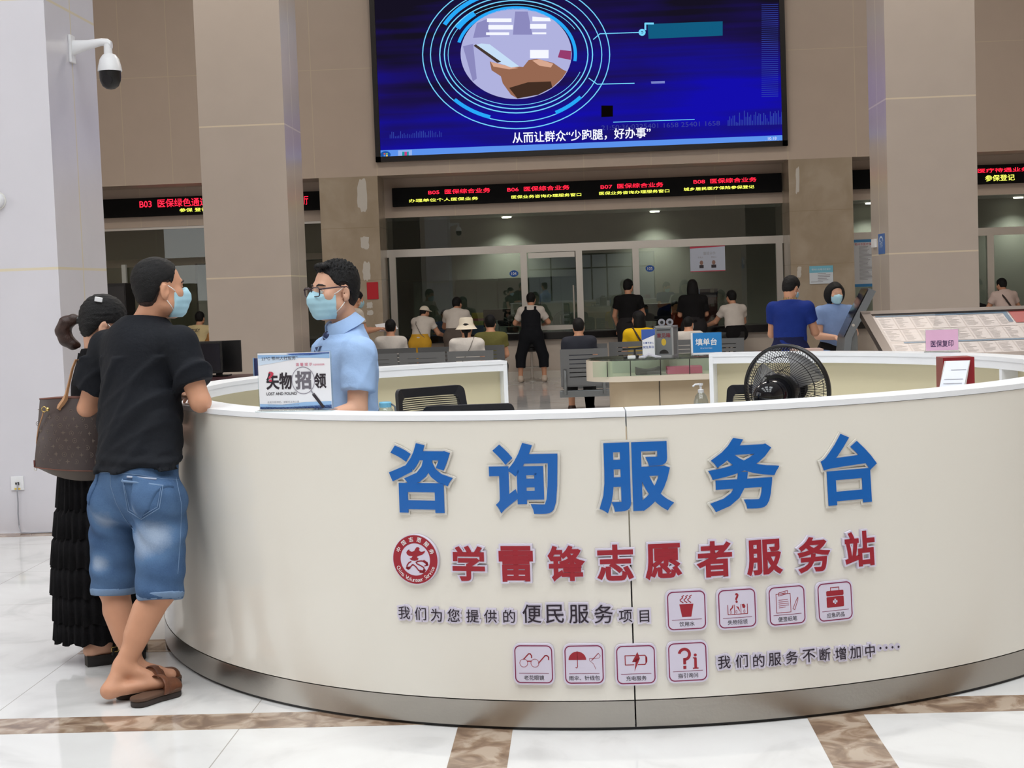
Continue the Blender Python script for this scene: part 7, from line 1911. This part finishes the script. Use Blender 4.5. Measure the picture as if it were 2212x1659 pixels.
# staff behind the glass
crowd('clerk in a blue shirt seated behind the glass, between two customers', pose(962, 668, 27.2, 172, 'sit', lean=8, arms=LAP_ARMS, seat=.44), cloth('staff_blue', (100, 130, 190)), Dk, h=.016)
crowd('clerk in an orange top seated behind the glass, left of the long-haired woman', pose(1458, 650, 27.2, 160, 'sit', lean=4, arms=LAP_ARMS, seat=.44), cloth('orange', (190, 70, 36)), Dk, h=.016)
# ------------------------------------------------------------------ desk and monitors beyond the counter on the left
dk = thing('side_desk', 'dark-topped side desk beyond the counter carrying two monitors', 'desk', (-3.7, 15.2, 0))
b = MB(); b.box(-4.4, -2.95, 14.8, 15.6, .72, .75, bev=.006); obj('top', b, mat('desk_maroon', (60, 26, 34), .4), dk)
for x in (-4.3, -3.05):
    b = MB(); b.box(x - .03, x + .03, 14.86, 15.54, 0, .72); obj('leg', b, mat('desk_beige', (200, 190, 176), .5), dk)
def monitor(x0, y0, x1, y1, Y, yaw, label, back):
    a, c = atY(x0, y0, Y), atY(x1, y1, Y); cx_, cz_ = (a[0] + c[0]) / 2, (a[2] + c[2]) / 2; w_, h_ = abs(c[0] - a[0]) / cos(yaw), abs(a[2] - c[2])
    t = thing('monitor', label, 'monitor', (cx_, Y, .75)); R_ = Matrix.Translation((cx_, Y, 0)) @ Matrix.Rotation(yaw, 4, 'Z')
    b = MB(); b.box(-w_ / 2, w_ / 2, -.015, .02, cz_ - h_ / 2, cz_ + h_ / 2, R_, bev=.006); obj('case', b, M_black, t)
    s_ = -1 if not back else 1
    b = MB(); b.box(-w_ / 2 + .02, w_ / 2 - .02, s_ * .0175 - .001 + (.003 if back else 0), s_ * .0175 + .001 + (.003 if back else 0), cz_ - h_ / 2 + .03, cz_ + h_ / 2 - .02, R_); obj('screen', b, mat('monitor_dark', (14, 16, 30), .12), t)
    b = MB(); b.box(-.03, .03, -.005, .03, .76, cz_ - h_ / 2 + .04, R_); b.box(-.11, .11, -.08, .1, .751, .765, R_, bev=.004); obj('stand', b, M_black, t)
monitor(352, 742, 482, 806, 15.0, radians(0), 'dark monitor whose right edge shows beside the man\'s sleeve', False)
monitor(420, 738, 523, 803, 15.3, radians(0), 'black monitor at the right end of the side desk', True)
p = atY(552, 800, 14.9)
t = thing('blue_board', 'small dark blue board edge behind the lost and found sign', 'board', (p[0] + .1, 14.95, .75)); b = MB(); b.box(p[0] - .02, p[0] + .22, 14.94, 14.96, .75, atY(552, 774, 14.95)[2]); obj('panel', b, I_navy, t)
b = MB(); b.box(p[0] - .03, p[0] - .02, 14.93, 14.97, .75, atY(552, 774, 14.95)[2] + .005); obj('edge', b, I_sky, t)
for px in (): pass
b = MB(); q0, q1 = atY(258, 612, 24.0), atY(282, 680, 24.0)
t = thing('floor_cabinet', 'tall black cabinet between the near left pillar and the man\'s head', 'cabinet', ((q0[0] + q1[0]) / 2, 24.0, 0))
b.box(q0[0] - .25, q1[0], 23.8, 24.3, 0, q0[2], bev=.01); obj('body', b, mat('cabinet_black', (26, 24, 26), .4), t)
b = MB(); b.box(q0[0] - .22, q1[0] - .02, 23.79, 23.8, .1, q0[2] - .05); obj('door', b, mat('cabinet_door', (34, 32, 34), .3), t)
q0, q1 = atY(260, 572, 25.9), atY(271, 612, 25.9)
obj('wall_panel', MB().box(q0[0], q1[0], 25.95, 26.03, q1[2], q0[2]), mat('panel_pale', (190, 194, 190), .5), label='narrow pale panel above the black cabinet', cat='panel')

# ------------------------------------------------------------------ notices on the piers, the glass and the right pillar
def poster(name, label, cat, x0, y0, x1, y1, Y, paper, art=(), th=.006):
    a, c = atY(x0, y0, Y), atY(x1, y1, Y); t = thing(name, label, cat, ((a[0] + c[0]) / 2, Y, c[2]))
    b = MB(); b.box(a[0], c[0], Y - th, Y, c[2], a[2]); sh_ = obj('sheet', b, paper, t)
    w_, h_ = c[0] - a[0], a[2] - c[2]; f = planefn(frame_matrix(((a[0] + c[0]) / 2, Y - th - .001, (a[2] + c[2]) / 2), (1, 0, 0), (0, 0, 1)))
    for nm, m, dr in art:
        b = MB(); dr(b, f, w_, h_); obj(nm, b, m, sh_)
    return t
YP = 25.192
poster('red_notice', 'plain red notice on the left marble pier', 'notice', 792, 610, 818, 646, YP, mat('notice_red', (190, 24, 40), .6))
def lines(x0, x1, y0, y1, n, seed=1):
    rr_ = random.Random(seed)
    def dr(b, f, w_, h_):
        for k in range(n):
            y = y1 + (y0 - y1) * k / n; e = x0 + (x1 - x0) * (.55 + .45 * rr_.random()); flat(b, d_rect(x0 * w_, y * h_, e * w_, (y + .35 * (y1 - y0) / n) * h_), f)
    return dr
rect = lambda x0, y0, x1, y1: (lambda b, f, w_, h_: flat(b, d_rect(x0 * w_, y0 * h_, x1 * w_, y1 * h_), f))
ptext = lambda s, x, y, w2: (lambda b, f, w_, h_: put_text(b, s, f, x * w_, y * h_, w=w2 * w_, z=.0006))
poster('blue_notice', 'pale blue and white notice taped on the right marble pier', 'notice', 1748, 575, 1800, 612, YP, mat('notice_pale', (214, 222, 230), .5),
       [('top_band', mat('notice_teal', (120, 190, 214), .5), rect(-.5, .12, .5, .5)), ('heading', M_camw, ptext('鄂州人社电子社保卡', 0, .3, .8)), ('text', I_gry, lines(-.15, .42, -.4, .05, 5)), ('footer', I_gry, lines(-.45, .4, -.48, -.4, 1))])
poster('standing_notice', 'tall white and blue notice seen between the right marble pier and right pillar', 'notice', 1843, 518, 1905, 618, 26.03, mat('notice_white', (222, 226, 232), .5),
       [('top_band', mat('notice_blue', (60, 140, 200), .5), rect(-.5, .44, .5, .5)), ('bottom_band', mat('notice_blue', (60, 140, 200), .5), rect(-.5, -.5, .5, -.44)), ('heading', I_red, ptext('鄂州市医疗保障服务', .0, .4, .9)), ('text', I_gry, lines(-.3, .2, -.38, .34, 26, 4))])
poster('glass_poster', 'red-topped pale blue poster with two portraits on the glass', 'poster', 1490, 533, 1567, 585, 26.03, mat('poster_pale', (196, 204, 222), .5),
       [('top_band', I_red, lambda b, f, w_, h_: flat(b, [[(-.5 * w_, .42 * h_), (.5 * w_, .47 * h_), (.5 * w_, .5 * h_), (-.5 * w_, .5 * h_)]], f)), ('bottom_band', I_red, rect(-.5, -.5, .5, -.47)),
        ('heading', I_gry, ptext('值班公示', .05, .22, .35)), ('names', I_gry, ptext('负责人', -.2, .06, .16)), ('names', I_gry, ptext('带班人', .18, .06, .16)),
        ('portrait', mat('portrait_tone', (150, 116, 104), .6), lambda b, f, w_, h_: flat(b, [[(x * w_ + .05 * w_ * cos(a), -.15 * h_ + .09 * h_ * sin(a)) for a in np.linspace(0, 2 * pi, 14, endpoint=False)] for x in (-.18, .17)], f)),
        ('portrait_clothes', I_blk, lambda b, f, w_, h_: flat(b, d_rect(.1 * w_, -.36 * h_, .24 * w_, -.24 * h_) + d_rect(-.24 * w_, -.36 * h_, -.12 * w_, -.24 * h_), f))])
for s_, px, py, lb in (('104', 1110, 591, 'left of the glass doors'), ('105', 1404, 580, 'right of the glass doors')):
    p = atY(px, py, 26.06); t = thing('window_number', 'blue oval number plate %s on the glass %s' % (s_, lb), 'number plate', (p[0], 26.06, p[2]))
    b = MB(); b.prism([(.075 * cos(a), .055 * sin(a)) for a in np.linspace(0, 2 * pi, 28, endpoint=False)], 0, .006, XZ((p[0], 26.07, p[2]))); obj('plate', b, mat('plate_blue', (20, 84, 170), .4), t)
    b = MB(); put_text(b, s_, planefn(XZ((p[0], 26.062, p[2]))), 0, 0, w=.085, weight=.01); obj('digits', b, M_camw, t)
# right pillar, left face
def side_plate(name, label, cat, px0, py0, px1, py1, m, th, art=None):
    X_ = 3.615; r0, r1 = ray(px0, py0), ray(px1, py1); a, c = CPOS + r0 * (X_ / r0[0]), CPOS + r1 * (X_ / r1[0])
    y0, y1, z0, z1 = min(a[1], c[1]), max(a[1], c[1]), min(a[2], c[2]), max(a[2], c[2])
    t = thing(name, label, cat, (X_, (y0 + y1) / 2, z0)); b = MB(); b.box(X_ - th, X_, y0, y1, z0, z1, bev=.004); obj('plate', b, m, t)
    if art:
        b = MB(); f = planefn(frame_matrix((X_ - th - .001, (y0 + y1) / 2, (z0 + z1) / 2), (0, -1, 0), (0, 0, 1))); art(b, f, y1 - y0, z1 - z0); obj('print', b, I_pale, t)
side_plate('water_notice', 'small blue notice on the side of the right pillar', 'notice', 1898, 506, 1912, 548, mat('notice_cobalt', (70, 110, 176), .4), .008, lambda b, f, w_, h_: (flat(b, d_ring(0, .12 * h_, .3 * w_, .22 * h_, .02, 0, 180, 20), f), put_text(b, '开水', f, 0, -.0, w=.5 * w_)))
side_plate('wall_switch', 'small white box on the side of the right pillar', 'switch', 1887, 517, 1895, 534, M_camw, .03)

# ------------------------------------------------------------------ things on and behind the service counter
def place(px, Y): return float(atY(px, 720, Y)[0])
x = place(1108, 26.36); t = thing('potted_plant', 'small leafy green plant in a low pot on the service counter', 'plant', (x, 26.36, .775))
b = MB(); b.lathe([(.07, 0), (.10, .02), (.11, .09), (.095, .09), (.09, .06)], 20, Matrix.Translation((x, 26.36, .775)), cap=True); obj('pot', b, mat('pot_dark', (70, 68, 66), .5), t, 40)
b = MB(); rl = random.Random(7)
for k in range(90):
    a = rl.random() * 2 * pi; e = rl.random() ** .7 * 1.2; L_ = .09 + rl.random() * .14; d = Vector((cos(a) * sin(e), sin(a) * sin(e), cos(e))); c = Vector((x, 26.36, .85)) + d * L_
    s_ = d.cross(Vector((0, 0, 1)) if abs(d.z) < .95 else Vector((1, 0, 0))).normalized() * .022; q = (d + Vector((0, 0, -.4 * rl.random()))).normalized()
    b.add([tuple(c - q * .03), tuple(c + s_), tuple(c + q * .045), tuple(c - s_)], [(0, 1, 2, 3)])
obj('foliage', b, mat('leaf_green', (44, 70, 40), .5), t)
for k, (px, hh) in enumerate(((1056, .16), (1074, .22))):
    x = place(px, 26.24); t = thing('gel_bottle', ['short white bottle on the service counter behind the olive shirt', 'taller white pump bottle beside the potted plant'][k], 'bottle', (x, 26.24, .775)); Bm = Matrix.Translation((x, 26.24, .775))
    b = MB(); b.lathe([(.04, 0), (.042, hh * .6), (.02, hh * .75)], 18, Bm); obj('body', b, M_camw, t, 40); b = MB(); b.lathe([(.015, hh * .74), (.012, hh * .95), (.02, hh * .96), (.02, hh)], 14, Bm); obj('pump', b, M_camw, t, 40)
x = place(1033, 26.35)
t = thing('price_card', 'yellow, pink and blue leaflet card standing on the service counter', 'card', (x, 26.35, .775))
for k, (z0, z1, c) in enumerate(((.26, .36, (226, 200, 90)), (.22, .26, (214, 120, 130)), (.14, .22, (206, 206, 130)), (.0, .14, (120, 140, 190)))):
    b = MB(); b.box(x - .1, x + .1, 26.345, 26.355, .775 + z0, .775 + z1); obj('band', b, mat('card_%d' % k, c, .5), t)
x = place(1217, 27.0); t = thing('desk_fan', 'round grey desk fan behind the glass door', 'fan', (x, 27.0, .775))
zc = atY(1217, 692, 27.0)[2]; Mf = Matrix.Translation((x, 27.0, zc)) @ Matrix.Rotation(radians(90), 4, 'X')
b = MB(); 
for r_ in (.04, .08, .12, .16): b.tube([tuple(Mf @ Vector((r_ * cos(a), r_ * sin(a), 0))) for a in np.linspace(0, 2 * pi, 30, endpoint=False)], .004, 5, closed=True)
for k in range(20): b.tube([tuple(Mf @ Vector((.03 * cos(a), .03 * sin(a), .01))) for a in (2 * pi * k / 20,)] + [tuple(Mf @ Vector((.165 * cos(2 * pi * k / 20), .165 * sin(2 * pi * k / 20), 0)))], .003, 4)
b.tube([tuple(Mf @ Vector((.168 * cos(a), .168 * sin(a), 0))) for a in np.linspace(0, 2 * pi, 36, endpoint=False)], .008, 6, closed=True); obj('grille', b, mat('fan_grey', (120, 120, 120), .4), t, True)
b = MB(); b.lathe([(.03, -.01), (.03, .02)], 18, Mf); b.cyl((x, 27.03, .02), (x, 27.03, zc), .015); b.lathe([(.1, 0), (.1, .02)], 20, Matrix.Translation((x, 27.03, 0))); obj('stand', b, mat('fan_grey', (120, 120, 120), .4), t, 40)
# cartons behind the glass
rc_ = random.Random(2); x0_ = place(1512, 27.6); x1_ = place(1552, 27.6); wz_ = (x1_ - x0_)
for r_ in range(6):
    t = thing('carton', ['maroon carton behind the glass, bottom of its stack', 'maroon carton behind the glass, second from the bottom', 'maroon carton behind the glass, third from the bottom', 'maroon carton behind the glass, third from the top', 'maroon carton behind the glass, second from the top', 'dark blue lidded carton on top of the maroon stack'][r_], 'box', ((x0_ + x1_) / 2, 27.7, .25 * r_), 'cartons behind the glass')
    b = MB(); b.box(x0_ + rc_.random() * .02, x1_ - rc_.random() * .02, 27.5, 27.9, .25 * r_, .25 * r_ + .247 - (.1 if r_ == 5 else 0)); obj('box', b, mat('carton_maroon', (94, 40, 48), .6) if r_ < 5 else mat('carton_blue', (40, 44, 76), .6), t)
    b = MB(); b.box(x0_ + wz_ * .6, x0_ + wz_ * .8, 27.495, 27.5, .25 * r_ + .08, .25 * r_ + .14); obj('label', b, mat('carton_label', (160, 150, 150), .6), t)
# office cupboards behind the left panes
for k in range(4):
    x0_ = -3.05 + .78 * k
    t = thing('filing_cupboard', ['grey-green filing cupboard behind the glass, nearest the left marble pier', 'grey-green filing cupboard behind the glass, second from the left marble pier', 'grey-green filing cupboard behind the glass, third from the left marble pier', 'grey-green filing cupboard nearest the glass doors'][k], 'cupboard', (x0_ + .38, 28.35, 0), 'office cupboards behind the glass')
    b = MB(); b.box(x0_, x0_ + .77, 28.15, 28.58, 0, 1.72); obj('body', b, mat('cupboard_green', (112, 122, 112), .5), t)
    for d_2 in (0, 1):
        b = MB(); b.box(x0_ + .01 + .38 * d_2, x0_ + .375 + .38 * d_2, 28.135, 28.15, .05, 1.69); dr_ = obj('door', b, mat('cupboard_door', (120, 130, 120), .45), t)
        b = MB(); b.box(x0_ + (.345 if d_2 == 0 else .41), x0_ + (.36 if d_2 == 0 else .425), 28.12, 28.135, .85, 1.0); obj('handle', b, M_steelpost, dr_)
# office swivel chairs and monitors behind the glass
def glass_monitor(px, py, Y, label):
    p = atY(px, py, Y); t = thing('counter_monitor', label, 'monitor', (p[0], Y, .775), 'monitors behind the glass')
    b = MB(); b.box(p[0] - .24, p[0] + .24, Y - .02, Y + .02, .88, 1.18, bev=.008); obj('case', b, M_black, t)
    b = MB(); b.cyl((p[0], Y, .78), (p[0], Y, .95), .02); b.box(p[0] - .1, p[0] + .1, Y - .07, Y + .07, .775, .787); obj('stand', b, M_black, t)
glass_monitor(1074, 690, 26.66, 'black monitor on the service counter behind the olive shirt')
glass_monitor(1420, 690, 26.62, 'black monitor on the service counter right of the black t-shirt')
